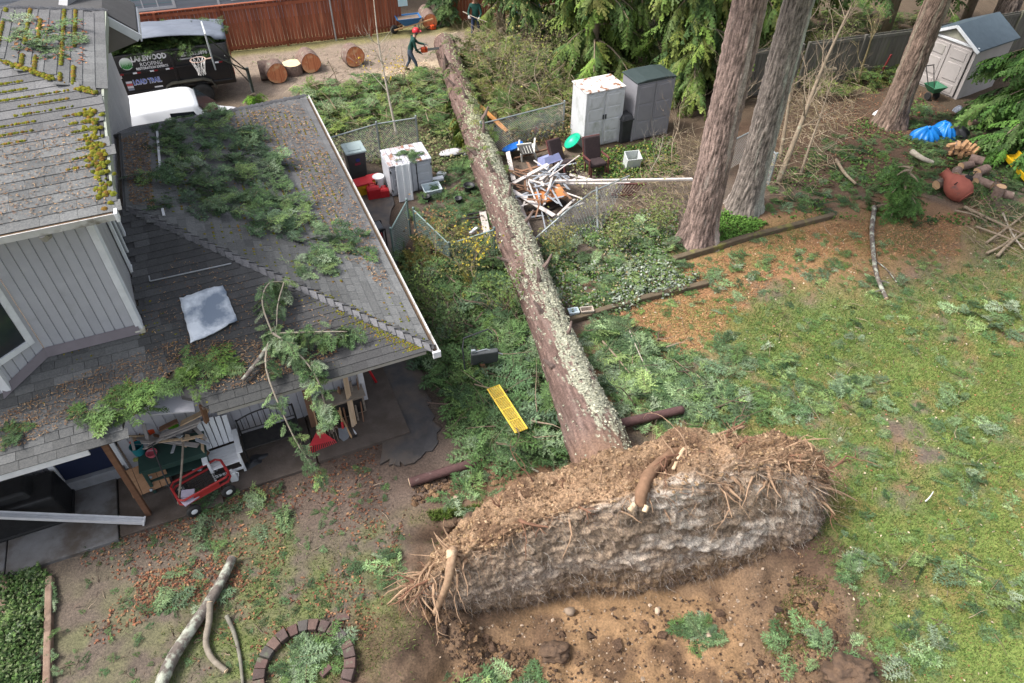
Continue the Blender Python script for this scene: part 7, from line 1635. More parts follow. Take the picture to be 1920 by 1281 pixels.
m_ = MB(); m_.add([a + d_ * .3 - sd_ * .1, a + d_ * .3 + sd_ * .1, a + d_ * .1 + sd_ * .11, a - d_ * .02, a + d_ * .1 - sd_ * .11], [(0, 1, 2, 3, 4)]); o = m_.build('blade', M('worn_steel', (.2, .21, .22), (.14, .14, .15), metal=.5, rough=.5)); so = o.modifiers.new('thickness', 'SOLIDIFY'); so.thickness = .012; adopt(o, t); m_ = MB(); m_.tube([a + d_ * .28, a + d_ * .42], .026, 8); adopt(m_.build('collar', red_plastic), t)
t, a, b, d_, sd_ = tool('wooden mallet shafted scythe pole right of the shovel', 'pole', (660, 822), (622, 745), 'tool_pole', r=.02); m_ = MB(); m_.bar(a - sd_ * .12, a + sd_ * .2 + d_ * .06, .05, .02); adopt(m_.build('head', dark_metal), t)
t, a, b, d_, sd_ = tool('pale metal pole leaning rightmost in front of the wall', 'pole', (668, 815), (640, 770), 'metal_pole', white_plastic, .022); m_ = MB(); m_.tube([a + d_ * .5, b], .026, 8); adopt(m_.build('sleeve', dark_metal), t)
t, a, b, d_, sd_ = tool('shovel with a black D handle hanging against the grey wall', 'shovel', (683, 765), (668, 700), 'shovel', M('grey_shaft', (.3, .28, .26), (.22, .2, .18)), f0=.15); m_ = MB(); m_.tube([b, b + d_ * .05 - sd_ * .06, b + d_ * .14 - sd_ * .07, b + d_ * .14 + sd_ * .07, b + d_ * .05 + sd_ * .06, b], .013, 6); adopt(m_.build('grip', black_plastic), t); m_ = MB(); m_.bar(a, a + d_ * .3, .05, .02, Uv); adopt(m_.build('socket', dark_metal), t)
t, a, b, d_, sd_ = tool('tall bundle of pale planks leaning under the eave corner', 'plank', (667, 795), (648, 700), 'leaning_plank', pale_wood, .01)
for k in range(3): m_ = MB(); m_.bar(a + sd_ * .04 * k - Uv * .03 * k, b + sd_ * .03 * k - Uv * .03 * k, .05, .035, Uv); adopt(m_.build('strip', pale_wood), t)
t, a, b, d_, sd_ = tool('brown wooden slab leaning behind the fan rake', 'plank', (590, 800), (572, 730), 'leaning_plank', BB, .01); m_ = MB(); m_.bar(a, b, .14, .03, Uv); adopt(m_.build('strip', BB), t)
m_ = MB(); a, b = spot(706, 718, .05), spot(686, 684, .9); m_.tube([a, b], .03, 8); tag(m_.build('red_pole', red_plastic), 'red pole propped at the house corner by the driveway', 'pole')
for (x, y, w, h, lab) in ((640, 790, .7, .75, 'grey wooden cabinet behind the long tools'),):
    p = plot(-1.75, 1.12, PZ); t = thing('wall_cabinet', lab, 'cabinet', p, TH); part(t, 'body', old_wood, lambda m: m.box((0, .08, .27), (.9, .28, .54)), bev=.01); part(t, 'top', old_wood, lambda m: m.box((0, .06, .56), (.98, .36, .03)), bev=.008); part(t, 'shelf', dark_metal, lambda m: m.box((0, -.07, .25), (.8, .012, .4)))
bundle(480, 868, .4, .22, .12, black_plastic, 'flat black mat under the bench', 'black_mat', 'mat', TH, 5, 31)
for k in range(8):
    tool('wooden pole leaning on the wall under the eave corner', 'pole', (612 + k * 10, 815 - k * 4 + rr(-6, 6)), (600 + k * 9 + rr(-8, 8), 745 - k * 5), 'wooden_pole', random.choice((handle_wood, pale_wood, old_wood, BB)), rr(.014, .026))[0]['group'] = 'poles leaning under the eave'
# thin black sheet sagging along the underside of the eave
m_ = MB(); n_ = 16; vs = []
for i in range(n_):
    s = i / (n_ - 1); lx = -4.1 + 1.9 * s; vs.append(plot(lx, .10 + .02 * math.sin(i * 2), 2.42)); vs.append(plot(lx, .45 + .06 * math.sin(i * 1.3), 2.05 + .1 * math.sin(s * 3.1))); vs.append(plot(lx, 1.3, 2.0 + .06 * math.sin(i)))
m_.add(vs, [(3 * i + j, 3 * i + 3 + j, 3 * i + 4 + j, 3 * i + 1 + j) for i in range(n_ - 1) for j in (0, 1)]); o = m_.build('black_sheeting', black_plastic, smooth=True); so = o.modifiers.new('thickness', 'SOLIDIFY'); so.thickness = .01; tag(o, 'black sheet sagging under the front eave', 'sheeting')
# fallen gutter
fg = thing('fallen_gutter', 'long white gutter hanging down across the patio to the porch post', 'gutter', plot(-5.96, .02, PZ)); A, B = plot(-5.94, .0, .14), plot(-10.4, 1.2, 1.62); d_, s_, u_ = frame(B - A)
m_ = MB(); m_.prism([(-.06, .05), (-.06, -.06), (.05, -.06), (.075, .05), (.06, .05), (.04, -.048), (-.048, -.048), (-.048, .05)], A, s_, u_, d_, np.linalg.norm(B - A)); adopt(m_.build('channel', white_paint), fg); m_ = MB(); m_.bar(A - d_ * .02, A + d_ * .01, .14, .12); adopt(m_.build('end_cap', white_paint), fg)
# black covered grill at the left
bg_ = thing('covered_grill', 'large black covered barbecue at the left edge below the eave', 'barbecue', plot(-8.05, 1.0, PZ), TH); cov = M('black_cover', (.010, .010, .011), (.02, .02, .021), scale=5, rough=.55, bump=.3)
part(bg_, 'cover', cov, lambda m: (m.box((0, 0, .38), (1.7, .75, .76), None, 0, .92), m.box((0, .05, .82), (.9, .55, .22), None, 0, .8))[0], bev=.06, seg=3); part(bg_, 'hem', cov, lambda m: m.box((0, 0, .04), (1.76, .80, .08)), bev=.03)
part(bg_, 'wheel', rubber, lambda m: m.lathe([(.02, -.03), (.1, -.03), (.1, .03), (.02, .03)], 14, (.7, -.36, .1), rotx(math.pi / 2)))

# ------------------------------------------------------------------ people
skin_m = M('skin', (.42, .25, .18), (.36, .2, .15), rough=.6); boot_m = M('boots', (.04, .03, .025), (.06, .045, .035)); glove_m = M('work_glove', (.10, .10, .11), (.3, .28, .26), scale=9)
def person(label, at, yaw, J, top, legs, hand_m, head_fn):
    """one continuous skinned body from posed joints (x right, y forward, z up; metres)"""
    keys = list(J); V = [J[k] for k in keys]; ix = {k: i for i, k in enumerate(keys)}
    E_ = [('pelvis', 'belly'), ('belly', 'chest'), ('chest', 'neck'), ('neck', 'head'), ('head', 'crown')]
    for s in 'lr':
        E_ += [('chest', s + 'sh'), (s + 'sh', s + 'el'), (s + 'el', s + 'wr'), (s + 'wr', s + 'palm'), ('pelvis', s + 'hip'), (s + 'hip', s + 'kn'), (s + 'kn', s + 'an'), (s + 'an', s + 'toe')]
    rad = dict(pelvis=.145, belly=.14, chest=.155, neck=.06, head=.10, crown=.085, sh=.075, el=.052, wr=.04, palm=.038, hip=.10, kn=.068, an=.05, toe=.042)
    # fingers
    extra = []
    for s, sg in (('l', -1), ('r', 1)):
        p = np.array(J[s + 'palm']); w = np.array(J[s + 'wr']); d = p - w; d /= np.linalg.norm(d); sx = np.cross(d, [0, 0, 1.0]); sx /= np.linalg.norm(sx) + 1e-9
        for k in range(5):
            o_ = (k - 2) * .02 if k < 4 else sg * .045; ln = (.055, .07, .075, .06, .045)[k]; a = p + sx * o_; b = a + d * ln + np.array([0, 0, -.02]); extra.append((s + 'palm', a, b))
    me = bpy.data.meshes.new('body'); ed = [(ix[a], ix[b]) for a, b in E_]; rads = []
    for k in keys: rads.append(rad.get(k, rad.get(k[1:], .05)))
    for (root, a, b) in extra: i = len(V); V += [tuple(a), tuple(b)]; ed += [(ix[root], i), (i, i + 1)]; rads += [.011, .009]
    me.from_pydata([tuple(v) for v in V], ed, []); tmp = bpy.data.objects.new('tmp_body', me); COL.objects.link(tmp)
    sk = tmp.modifiers.new('skin', 'SKIN'); 
    for i, r in enumerate(rads): me.skin_vertices[0].data[i].radius = (r, r * (.8 if r > .13 else 1)); me.skin_vertices[0].data[i].use_root = (i == ix['pelvis'])
    tmp.modifiers.new('sub', 'SUBSURF').render_levels = 1; tmp.modifiers['sub'].levels = 1
    dg = bpy.context.evaluated_depsgraph_get(); me2 = bpy.data.meshes.new_from_object(tmp.evaluated_get(dg)); bpy.data.objects.remove(tmp)
    t = thing('person', label, 'person', at, yaw); me2.name = 'body'; me2.materials.clear()
    for m in (top, legs, skin_m, boot_m, hand_m): me2.materials.append(m)
    segs = [(a, b, 1 if (a[1:] in ('hip', 'kn') and b[1:] in ('kn', 'an')) or b[1:] == 'hip' else 2 if a in ('neck', 'head') else 3 if b[1:] == 'toe' else 4 if b[1:] == 'palm' else 0) for a, b in E_]
    for f in me2.polygons:
        c = np.array(f.center); best = (9, 0)
        for a, b, m in segs:
            p, q = np.array(J[a]), np.array(J[b]); tt_ = np.clip(np.dot(c - p, q - p) / np.dot(q - p, q - p), 0, 1); dd = np.linalg.norm(c - p - tt_ * (q - p))
            if dd < best[0]: best = (dd, m)
        f.material_index = best[1]; f.use_smooth = True
    link('body', me2, t); h = np.array(J['head']); fw = np.array(J.get('_look', (0, 1, -.2)), float) if False else np.array([0, .1, 0])
    part(t, 'nose', skin_m, lambda m: m.sphere(h + (0, .105, .0), (.014, .02, .02), 6, 4))
    for s in (-1, 1): part(t, 'eye', dark_metal, lambda m: m.sphere(h + (s * .034, .092, .03), .011, 6, 4)); part(t, 'ear', skin_m, lambda m: m.sphere(h + (s * .10, 0, .01), (.012, .022, .03), 6, 4))
    head_fn(t, h); return t
green_top = M('green_work_shirt', (.010, .060, .048), (.007, .042, .034), scale=9, rough=.85, bump=.2); jeans = M('blue_grey_jeans', (.055, .075, .105), (.04, .055, .08), scale=9, rough=.9, bump=.2); navy_tr = M('navy_trousers', (.02, .035, .075), (.03, .045, .09), scale=9, rough=.9)
def pose(lean=.0, wl=(-.2, .45, .95), wr=(.2, .45, .95), step=.2, crouch=.0, sq=.12):
    hz = .93 - crouch; ch_z = hz + .43 * math.cos(lean); ch_y = .43 * math.sin(lean); nz = ch_z + .16 * math.cos(lean); ny = ch_y + .16 * math.sin(lean)
    J = dict(pelvis=(0, 0, hz), belly=(0, ch_y * .45, hz + .2 * math.cos(lean)), chest=(0, ch_y, ch_z), neck=(0, ny, nz), head=(0, ny + .13 * math.sin(lean) + .03, nz + .14), crown=(0, ny + .16 * math.sin(lean) + .03, nz + .22))
    for s, sg, w in (('l', -1, wl), ('r', 1, wr)):
        sh = np.array([sg * .19, ch_y, ch_z + .06]); W_ = np.array(w, float); mid = (sh + W_) / 2 + np.array([sg * .08, -.04, -.10]); dd = (W_ - mid) / np.linalg.norm(W_ - mid)
        J[s + 'sh'] = tuple(sh); J[s + 'el'] = tuple(mid); J[s + 'wr'] = w; J[s + 'palm'] = tuple(W_ + dd * .08)
        y = sg * step; J[s + 'hip'] = (sg * .1, 0, hz - .05); J[s + 'kn'] = (sg * sq * 1.1, y * .5 + .06 + crouch * .5, (hz - .05) * .52); J[s + 'an'] = (sg * sq * 1.2, y, .09); J[s + 'toe'] = (sg * sq * 1.35, y + .17, .045)
    return J
def helmet(t, h):
    red = M('helmet_red', (.55, .03, .04), (.45, .02, .03), rough=.35)
    part(t, 'helmet', red, lambda m: m.lathe([(.15, .0), (.148, .03), (.13, .10), (.08, .15), (.001, .165)], 18, h + (0, -.005, .035)), smooth=True); part(t, 'helmet_brim', red, lambda m: m.box(h + (0, .15, .05), (.2, .1, .015)), bev=.005)
    part(t, 'visor', black_plastic, lambda m: m.box(h + (0, .13, .22), (.24, .02, .12), rotx(.5)), bev=.006)
    for s in (-1, 1): part(t, 'ear_muff', black_plastic, lambda m: m.sphere(h + (s * .13, 0, .02), (.035, .05, .06), 8, 5))
def beanie(t, h): part(t, 'beanie', black_plastic, lambda m: m.lathe([(.118, .0), (.122, .04), (.105, .10), (.06, .145), (.001, .155)], 16, h + (0, -.005, .03)), smooth=True)
def cap(t, h): part(t, 'cap', M('pale_cap', (.55, .6, .6), (.45, .5, .5)), lambda m: m.lathe([(.118, .0), (.12, .04), (.10, .09), (.05, .12), (.001, .125)], 16, h + (0, 0, .03)), smooth=True)
wp_ = spot(772, 136); wp_[2] = 0; yaw1 = math.radians(-78)
person('person in a green shirt and red helmet sawing the trunk with a chainsaw', wp_, yaw1, pose(.42, (-.16, .62, 1.02), (.10, .40, .80), .22, .06, .17), green_top, jeans, glove_m, helmet)
sw_at = wp_ + rotz(yaw1) @ np.array([-.02, .58, .74]); chainsaw('orange chainsaw held by the person at the trunk', sw_at, yaw1 + math.pi / 2 + .15)
part_ = spot(893, 72); person('person in a green jacket and black hat carrying a branch', part_, math.radians(172), pose(.12, (-.22, .34, 1.0), (.22, .34, 1.05), .12), green_top, navy_tr, M('pale_glove', (.5, .48, .46), (.4, .38, .36)), beanie)
person('person in green bending over behind the hanging bough', spot(958, 78), math.radians(-60), pose(1.15, (-.15, .75, .55), (.15, .75, .5), .18, .08), M('teal_shirt', (.03, .15, .14), (.02, .11, .10), rough=.85), navy_tr, glove_m, cap)
person('person in navy trousers working behind the cedar boughs', spot(1010, 50), math.radians(80), pose(.8, (-.2, .6, .7), (.2, .6, .65), .34, .05), M('slate_shirt', (.08, .14, .18), (.06, .10, .14), rough=.85), navy_tr, glove_m, cap)
limb('carried_branch', 'thin branch in the hands of the person in the black hat', [(868, 22, 1.1), (893, 34, 1.05), (915, 42, 1.0)], .02, .012, grey_twig)
# ------------------------------------------------------------------ standing trees
def standing_trunk(label, px, py, r0, r1, H, col_a, col_b, lich, seed, crown_n=150, name='fir_tree', flare=.5, lean=(0, 0), group='tall standing firs'):
    b = spot(px, py); t = thing(name, label, 'tree', (b[0], b[1], 0), 0, group); nr_, na_ = 260, 96
    zz = np.linspace(-.1, H, nr_); an = np.linspace(0, 2 * math.pi, na_, endpoint=False); A_, Z_ = np.meshgrid(an, zz)
    rad = r0 + (r1 - r0) * Z_ / H + flare * r0 * np.exp(-np.clip(Z_, 0, 99) / .45) * (1 + .25 * np.cos(A_ * 5 + seed))
    ca, sa = np.cos(A_), np.sin(A_)
    pl = np.abs(fbm(ca * 7.0 + seed, sa * 7.0 + Z_ * 1.3, 2.0, 4, seed) - .5) * 2.2; fi = fbm(ca * 14 + Z_ * .8, sa * 14 + Z_ * 2.6, 2.2, 3, seed + 3)
    r_ = rad + (pl - .3) * .07 * (r0 / .5) + (fi - .5) * .035
    V = np.stack([r_ * ca + lean[0] * Z_ / H, r_ * sa + lean[1] * Z_ / H, Z_], 2).reshape(-1, 3)
    c = np.array(col_a) * (.28 + 1.3 * pl + .9 * (fi - .45))[..., None]; lm = sstep(.5, .7, fbm(ca * 2.2 + seed, sa * 2.2 + Z_ * .6, 1.5, 4, seed + 5) + lich * (ca * .6 - .2))[..., None] * .75
    c = c * (1 - lm) + np.array(col_b) * (.5 + .9 * fi)[..., None] * lm
    i_ = np.arange((nr_ - 1) * na_); a0 = i_ // na_ * na_ + i_ % na_; a1 = i_ // na_ * na_ + (i_ % na_ + 1) % na_
    link('trunk', arrays_mesh('trunk', V, None, bark_mat, c.reshape(-1, 3), True, np.stack([a0, a1, a1 + na_, a0 + na_], 1)), t)
    n = crown_n; zt = RNG.uniform(H * .72, H, n); yw = RNG.uniform(0, 6.28, n); rr_ = RNG.uniform(.2, 1.9, n)
    P = np.column_stack([np.cos(yw) * rr_, np.sin(yw) * rr_, zt - rr_ * .25])
    sprays('crown', CEDAR, P, yw, RNG.uniform(.1, .6, n), RNG.normal(0, .3, n), RNG.uniform(.9, 1.5, n), rand_tint(n), t)
    for k in range(10): m_ = MB(); a = rr(0, 6.28); z = rr(H * .72, H * .97); m_.tube([(0, 0, z), (math.cos(a) * 1.0, math.sin(a) * 1.0, z - .15), (math.cos(a) * 1.9, math.sin(a) * 1.9, z - .6)], [.06, .04, .015], 6); m_.build('branch', grey_twig, t)
    return t
standing_trunk('thick reddish fir trunk nearest the lawn', 1307, 452, .45, .31, 13, (.38, .28, .24), (.45, .39, .34), .25, 3)
standing_trunk('grey lichen fir trunk right of the thick trunk', 1394, 392, .41, .31, 13.5, (.37, .32, .28), (.44, .46, .39), .45, 13)
standing_trunk('dark fir trunk near the beige shed', 1668, 232, .42, .30, 12, (.29, .21, .165), (.32, .29, .22), .1, 23)
standing_trunk('pale trunk beyond the grey fence in the upper right corner', 1862, 75, .45, .36, 11, (.30, .24, .20), (.4, .33, .27), .2, 33, 80)
# thin bare trees
def sapling(label, base_px, tip_px, ztip, r, nb, mat, cat='tree', name='bare_sapling', leaf=None, spread=1.0, depth=2, seed=1, group=None):
    b = spot(*base_px); tp = spot(*tip_px, ztip); g_ = random.Random(seed); t = thing(name, label, cat, (b[0], b[1], 0), 0, group)
    P = resamp(np.array([b, b * .66 + tp * .34 + np.array([g_.uniform(-.12, .12), 0, 0]), b * .33 + tp * .67 + np.array([g_.uniform(-.12, .12), 0, 0]), tp]), 16); m_ = MB(); m_.tube(P, [r * (1 - .75 * i / 15) for i in range(16)], 8, wob=.06); adopt(m_.build('trunk', mat, smooth=True), t)
    tw = MB(); tips = []
    def grow(p, d, ln, rad, lv):
        pts = [p]
        for k in range(4): d = d + np.array([g_.uniform(-.22, .22), g_.uniform(-.22, .22), g_.uniform(-.05, .2)]); d = d / np.linalg.norm(d); pts.append(pts[-1] + d * ln / 4)
        tw.tube(pts, [rad * (1 - .2 * k) for k in range(5)], 4 if lv else 5, cap=False); tips.append(pts[-1]); tips.append(pts[2])
        if lv < depth:
            for k in range(g_.randint(2, 4)): q = pts[g_.randint(1, 4)]; dd = d + np.array([g_.uniform(-1, 1), g_.uniform(-1, 1), g_.uniform(-.3, .7)]) * .9; grow(q, dd / np.linalg.norm(dd), ln * g_.uniform(.4, .7), rad * .55, lv + 1)
    for k in range(nb):
        i = g_.randint(4, 15); d = np.array([g_.uniform(-1, 1) * spread, g_.uniform(-1, 1) * spread, g_.uniform(.3, 1.1)]); grow(P[i], d / np.linalg.norm(d), g_.uniform(.6, 1.5) * spread, r * .38 * (1 - .04 * i), 0)
    tag(adopt(tw.build('twigs', mat), t), kind='stuff')
    if leaf:
        c_, n_, sel = leaf; sel_t = [q for q in tips if sel(q)] or tips
        pos = np.array([g_.choice(sel_t) for _ in range(n_)]) + RNG.normal(0, .14, (n_, 3))
        V, T, C = join_instances([LEAFQ], np.zeros(n_, int), pos, euler_mats(RNG.uniform(0, 6, n_), RNG.uniform(-1, 1, n_), RNG.uniform(-1, 1, n_)), RNG.uniform(.05, .10, n_), np.array([c_]) * RNG.uniform(.7, 1.3, (n_, 1)))
        tag(adopt(link('leaves', arrays_mesh('leaves', V, T, leaf_mat, C)), t), kind='stuff')
    return t
LEAFQ = (np.array([(-.5, 0, 0), (-.1, -.32, .06), (.5, 0, 0), (-.1, .32, .06)]), np.array([(0, 1, 2), (0, 2, 3)]), np.ones((4, 3)))
pale_twig = M('pale_sapling_bark', (.42, .38, .31), (.30, .26, .21), scale=9, rough=.85); tan_twig = M('tan_sapling_bark', (.30, .235, .165), (.20, .155, .11), scale=9, rough=.9, c3=(.33, .33, .24), s3=5, t3=(.58, .72))
YEL = (.50, .36, .03)
sapling('slender bare sapling with a few yellow leaves above the wire fence', (745, 259), (700, -8), 4.2, .05, 12, pale_twig, leaf=(YEL, 110, lambda q: q[2] < 2.3), seed=4, spread=.8)
sapling('bent bare tree leaning right beside the lichen trunk', (1458, 345), (1592, 20), 4.6, .10, 13, tan_twig, seed=7)
sapling('thin crooked tree hugging the lichen trunk', (1462, 300), (1508, 30), 4.2, .07, 9, tan_twig, seed=9)
sapling('slim tree with forked twigs right of the lichen trunk', (1500, 330), (1560, 150), 2.4, .05, 10, tan_twig, seed=11)
sapling('yellowish leaning stem in front of the grey fence', (1609, 158), (1640, 40), 2.8, .05, 5, M('yellow_bark', (.40, .33, .18), (.3, .24, .12)), seed=12, spread=.6)
sapling('bare brush sapling behind the wire fence left of the sheds', (955, 225), (965, 95), 2.0, .03, 14, tan_twig, seed=14, leaf=((.22, .24, .05), 160, lambda q: True)); sapling('mossy bare shrub between trunk and white shed', (1005, 215), (1010, 100), 1.9, .035, 16, tan_twig, seed=15, leaf=((.20, .22, .06), 260, lambda q: True))
sapling('tangled bare shrub behind the orange plank', (925, 170), (950, 70), 1.6, .03, 15, tan_twig, seed=17, leaf=((.25, .20, .08), 90, lambda q: True)); sapling('bare twiggy bush left of the thick fir trunk', (1260, 310), (1275, 200), 1.6, .03, 12, tan_twig, seed=18); sapling('leafless bush behind the maroon armchair', (1215, 330), (1240, 270), .9, .02, 9, pale_twig, seed=19, spread=.7)
sapling('bare bush between the lichen trunk and the thick trunk', (1370, 250), (1380, 80), 2.6, .04, 16, tan_twig, seed=20)
sapling('dry bush on the collapsed wire fence', (1130, 440), (1110, 380), .8, .02, 12, pale_twig, seed=26, spread=.7, leaf=((.24, .24, .12), 200, lambda q: True)); sapling('yellow leaved shrub crushed left of the trunk', (870, 560), (900, 470), .9, .025, 9, tan_twig, seed=22, spread=.7, leaf=((.42, .34, .04), 170, lambda q: True)); sapling('brown twiggy shrub at the crushed gate', (800, 520), (815, 440), .9, .02, 14, tan_twig, seed=23, spread=.7, leaf=((.22, .14, .06), 170, lambda q: True))
for k, (x, y, h, lab) in enumerate(((805, 600, 1.0, 'tangled bramble under the eave corner'), (850, 640, .9, 'bramble behind the black cart'), (880, 520, 1.1, 'leafy bramble below the buckled fence'), (945, 590, 1.0, 'bramble against the left of the trunk'), (775, 560, 1.0, 'dark bramble at the driveway edge'), (1050, 480, .9, 'bramble right of the trunk by the fallen fence'), (1160, 470, .8, 'light green bush in the plant bed'), (1230, 440, .8, 'yellow green bush left of the thick trunk'), (990, 160, 1.6, 'olive bush in the brush behind the wire'), (1060, 130, 1.7, 'tall olive bush left of the white shed'), (1545, 110, 1.6, 'green bush along the grey fence'), (1440, 110, 1.8, 'green bush behind the lichen trunk'))):
    sapling(lab, (x, y), (x + rr(-15, 15), y - 20), h * .6, .02, 13, tan_twig, cat='bush', name='bramble', seed=40 + k, spread=.62 * h ** .5, leaf=(((.10, .15, .04), (.06, .10, .035), (.18, .18, .06))[k % 3] if k < 6 else (.15, .19, .06), 420, lambda q: True))
# evergreen boughs
def conifer(label, base, H, z0, R, limbs, per, protos, tints, seed, sect=None, name='cedar_tree', scl=(.6, 1.1), trunk_r=.22, group=None, fall=.55):
    g_ = random.Random(seed); t = thing(name, label, 'tree', (base[0], base[1], 0), 0, group)
    m_ = MB(); m_.tube([(0, 0, -.1), (0, 0, H * .5), (0.05, 0, H)], [trunk_r, trunk_r * .7, .03], 10, wob=.05); m_.build('trunk', tan_twig, t, True)
    P = []; Y = []; Pt = []; Sc = []
    for k in range(limbs):
        z = z0 + (H - z0) * (k / limbs) ** 1.15; a = g_.uniform(*sect) if sect else g_.uniform(0, 6.28); ln = R * (1 - .6 * (z - z0) / (H - z0 + .01)) * g_.uniform(.65, 1.1)
        pts = [np.array([math.cos(a) * ln * s, math.sin(a) * ln * s, z + .25 * ln * s - fall * ln * s ** 2]) for s in np.linspace(0, 1, 8)]; m_ = MB(); m_.tube(pts, [.05 * (1 - .11 * i) for i in range(8)], 5); m_.build('branch', tan_twig, t)
        for i in range(per):
            s = g_.uniform(.15, 1.0); q = pts[0] * 0 + np.array([math.cos(a) * ln * s, math.sin(a) * ln * s, z + .25 * ln * s - fall * ln * s ** 2]); P.append(q); Y.append(a + g_.choice((-1, 1)) * g_.uniform(.1, 1.2)); Pt.append(g_.uniform(.15, 1.0)); Sc.append(g_.uniform(*scl))
    n = len(P); o = sprays('crown', protos, np.array(P), np.array(Y), np.array(Pt), RNG.normal(0, .35, n), np.array(Sc), rand_tint(n, tints), t); return t
CT = [(1.1, 1.15, .8), (1.5, 1.5, .9), (.7, .8, .65), (1.3, 1.1, .65)]; DT = [(.7, .85, .7), (.9, 1.05, .7), (.5, .62, .55), (1.1, 1.2, .8)]
conifer('drooping cedar behind the tall white shed', spot(1108, 150), 6.0, .7, 2.3, 44, 20, CEDAR, CT, 1); conifer('dense cedar curtain behind the grey shed', spot(1290, 165), 6.5, .6, 2.5, 50, 22, CEDAR, CT, 2); conifer('cedar with bright tips at the top above the white shed', spot(1185, 80), 6.5, .8, 2.8, 44, 18, CEDAR, CT, 3)
conifer('dark weeping conifer in front of the workers', spot(985, 96), 6.0, 1.2, .75, 30, 11, CEDAR, DT, 4, scl=(.45, .8), fall=.9); conifer('lighter weeping conifer left of the dark one', spot(940, 78), 5.5, 1.7, .7, 16, 7, CEDAR, CT, 5, scl=(.45, .8), fall=.9)
conifer('large cedar hanging into the right edge of the yard', spot(1975, 270), 7, .7, 3.4, 54, 20, CEDAR, [(.8, 1.1, .75), (1.0, 1.4, .8), (.6, .8, .65)], 6, sect=(1.9, 4.6)); conifer('dark cedar above the grey fence left of the beige shed', spot(1650, 88), 8, 2.6, 2.6, 34, 13, CEDAR, DT, 7); conifer('dark cedar behind the beige shed', spot(1800, 60), 8, 2.4, 2.4, 26, 12, CEDAR, DT, 8)
conifer('cedar between the bare trees at the top', spot(1480, 70), 7, 1.6, 2.2, 26, 12, CEDAR, CT, 9); conifer('cedar behind the thick fir trunk', spot(1390, 110), 6.5, .5, 2.2, 40, 16, CEDAR, CT, 10); conifer('round dark evergreen shrub beside the red gate', spot(838, 44), 2.6, .2, 1.0, 34, 12, FIR_LOW, DT, 11, scl=(.4, .7), name='evergreen_shrub'); conifer('feathery young fir right of the lawn edge', spot(1672, 395), 1.5, .1, .75, 26, 8, FIR_LOW, [(1.0, 1.4, .7), (.8, 1.1, .6)], 12, scl=(.35, .6), trunk_r=.03, name='young_fir')
conifer('small bright green arborvitae beside the hoop post', plot(-1.3, 14.6), 1.7, .1, .32, 40, 7, FIR_LOW, [(1.6, 2.2, .4), (1.9, 2.4, .5)], 13, scl=(.25, .4), trunk_r=.03, name='arborvitae', fall=.1)
conifer('bushy conifer at the back right of the workers', spot(1060, 50), 5, .5, 1.9, 30, 12, CEDAR, CT, 14)
# ------------------------------------------------------------------ ground cover and litter
BL = (np.array([(0, -.10, 0), (0, .10, 0), (.25, 0, 1.0)]), np.array([(0, 1, 2)]), np.array([(.55, .55, .5), (.55, .55, .5), (1.2, 1.2, 1.05)]))
GREYG = lambda n: rand_tint(n, [(.95, 1.05, .95), (1.4, 1.4, 1.4), (.75, .9, .8), (1.9, 1.8, 1.9)])
DARKG = lambda n: rand_tint(n, [(.8, .95, .85), (.6, .75, .7), (1.1, 1.2, 1.05), (.95, 1.1, .8)])
OLIVE = lambda n: rand_tint(n, [(1.3, 1.25, .65), (1.0, 1.1, .6), (1.6, 1.35, .8), (.9, 1.05, .65), (2.0, 1.5, .9)])
litter('cut_branches', 'mass of cut fir branches beyond the house and wire fence', [(560, 175), (830, 140), (880, 250), (830, 270), (800, 225), (640, 250), (610, 260)], 620, (.45, .9), heap=.35, tint=lambda n: rand_tint(n, [(1.2, 1.35, 1.0), (1.5, 1.5, 1.2), (.9, 1.1, .8), (1.3, 1.2, .7)]))
litter('brush', 'tangle of brush and cut boughs right of the fallen trunk', [(850, 100), (1060, 90), (1080, 170), (1060, 240), (960, 265), (900, 190)], 820, (.4, .9), FIR_LOW, heap=.7, tint=OLIVE, pitch=.5)
litter('brush', 'low brush under the cedars at the back', [(880, 50), (1340, 40), (1330, 180), (1060, 180), (900, 100)], 650, (.5, 1.0), FIR_LOW, heap=.6, tint=OLIVE, pitch=.45)
litter('undergrowth', 'green undergrowth along the grey fence', [(1420, 130), (1520, 190), (1700, 160), (1740, 30), (1420, 20)], 500, (.5, 1.0), FIR_LOW, heap=.5, tint=OLIVE, pitch=.4)
litter('undergrowth', 'low fern and branch cover on the needle floor at right', [(1440, 330), (1530, 260), (1780, 250), (1740, 420), (1560, 400), (1430, 420)], 230, (.3, .65), FIR, tint=DARKG)
litter('undergrowth', 'plants around the log pile and right cedar', [(1700, 190), (1930, 260), (1930, 420), (1820, 420), (1700, 330)], 260, (.3, .7), FIR_LOW, tint=DARKG, heap=.1)
litter('cut_branches', 'deep heap of dark fir branches left of the fallen trunk', [(770, 560), (900, 470), (960, 560), (1010, 640), (1060, 800), (1030, 870), (920, 860), (880, 800), (830, 720), (780, 640)], 1050, (.45, .95), heap=.42, tint=DARKG, pitch=.22)
litter('cut_branches', 'dark branches and weeds along the driveway and bent gate', [(745, 480), (830, 430), (930, 460), (960, 560), (820, 620), (770, 580)], 420, (.35, .7), FIR_LOW, heap=.35, pitch=.4, tint=lambda n: rand_tint(n, [(.7, .85, .6), (1.1, .95, .5), (.5, .6, .45), (1.6, 1.0, .5)]))
litter('weeds', 'weeds and leaf litter beside the low shed and trunk', [(790, 390), (850, 290), (890, 300), (930, 430), (850, 430), (760, 420)], 260, (.25, .5), FIR_LOW, heap=.15, tint=DARKG)
litter('cut_branches', 'fir branches scattered right of the trunk base', [(1085, 620), (1180, 600), (1270, 690), (1400, 760), (1420, 810), (1290, 815), (1180, 780), (1130, 720)], 260, (.4, .85), heap=.08, tint=GREYG)
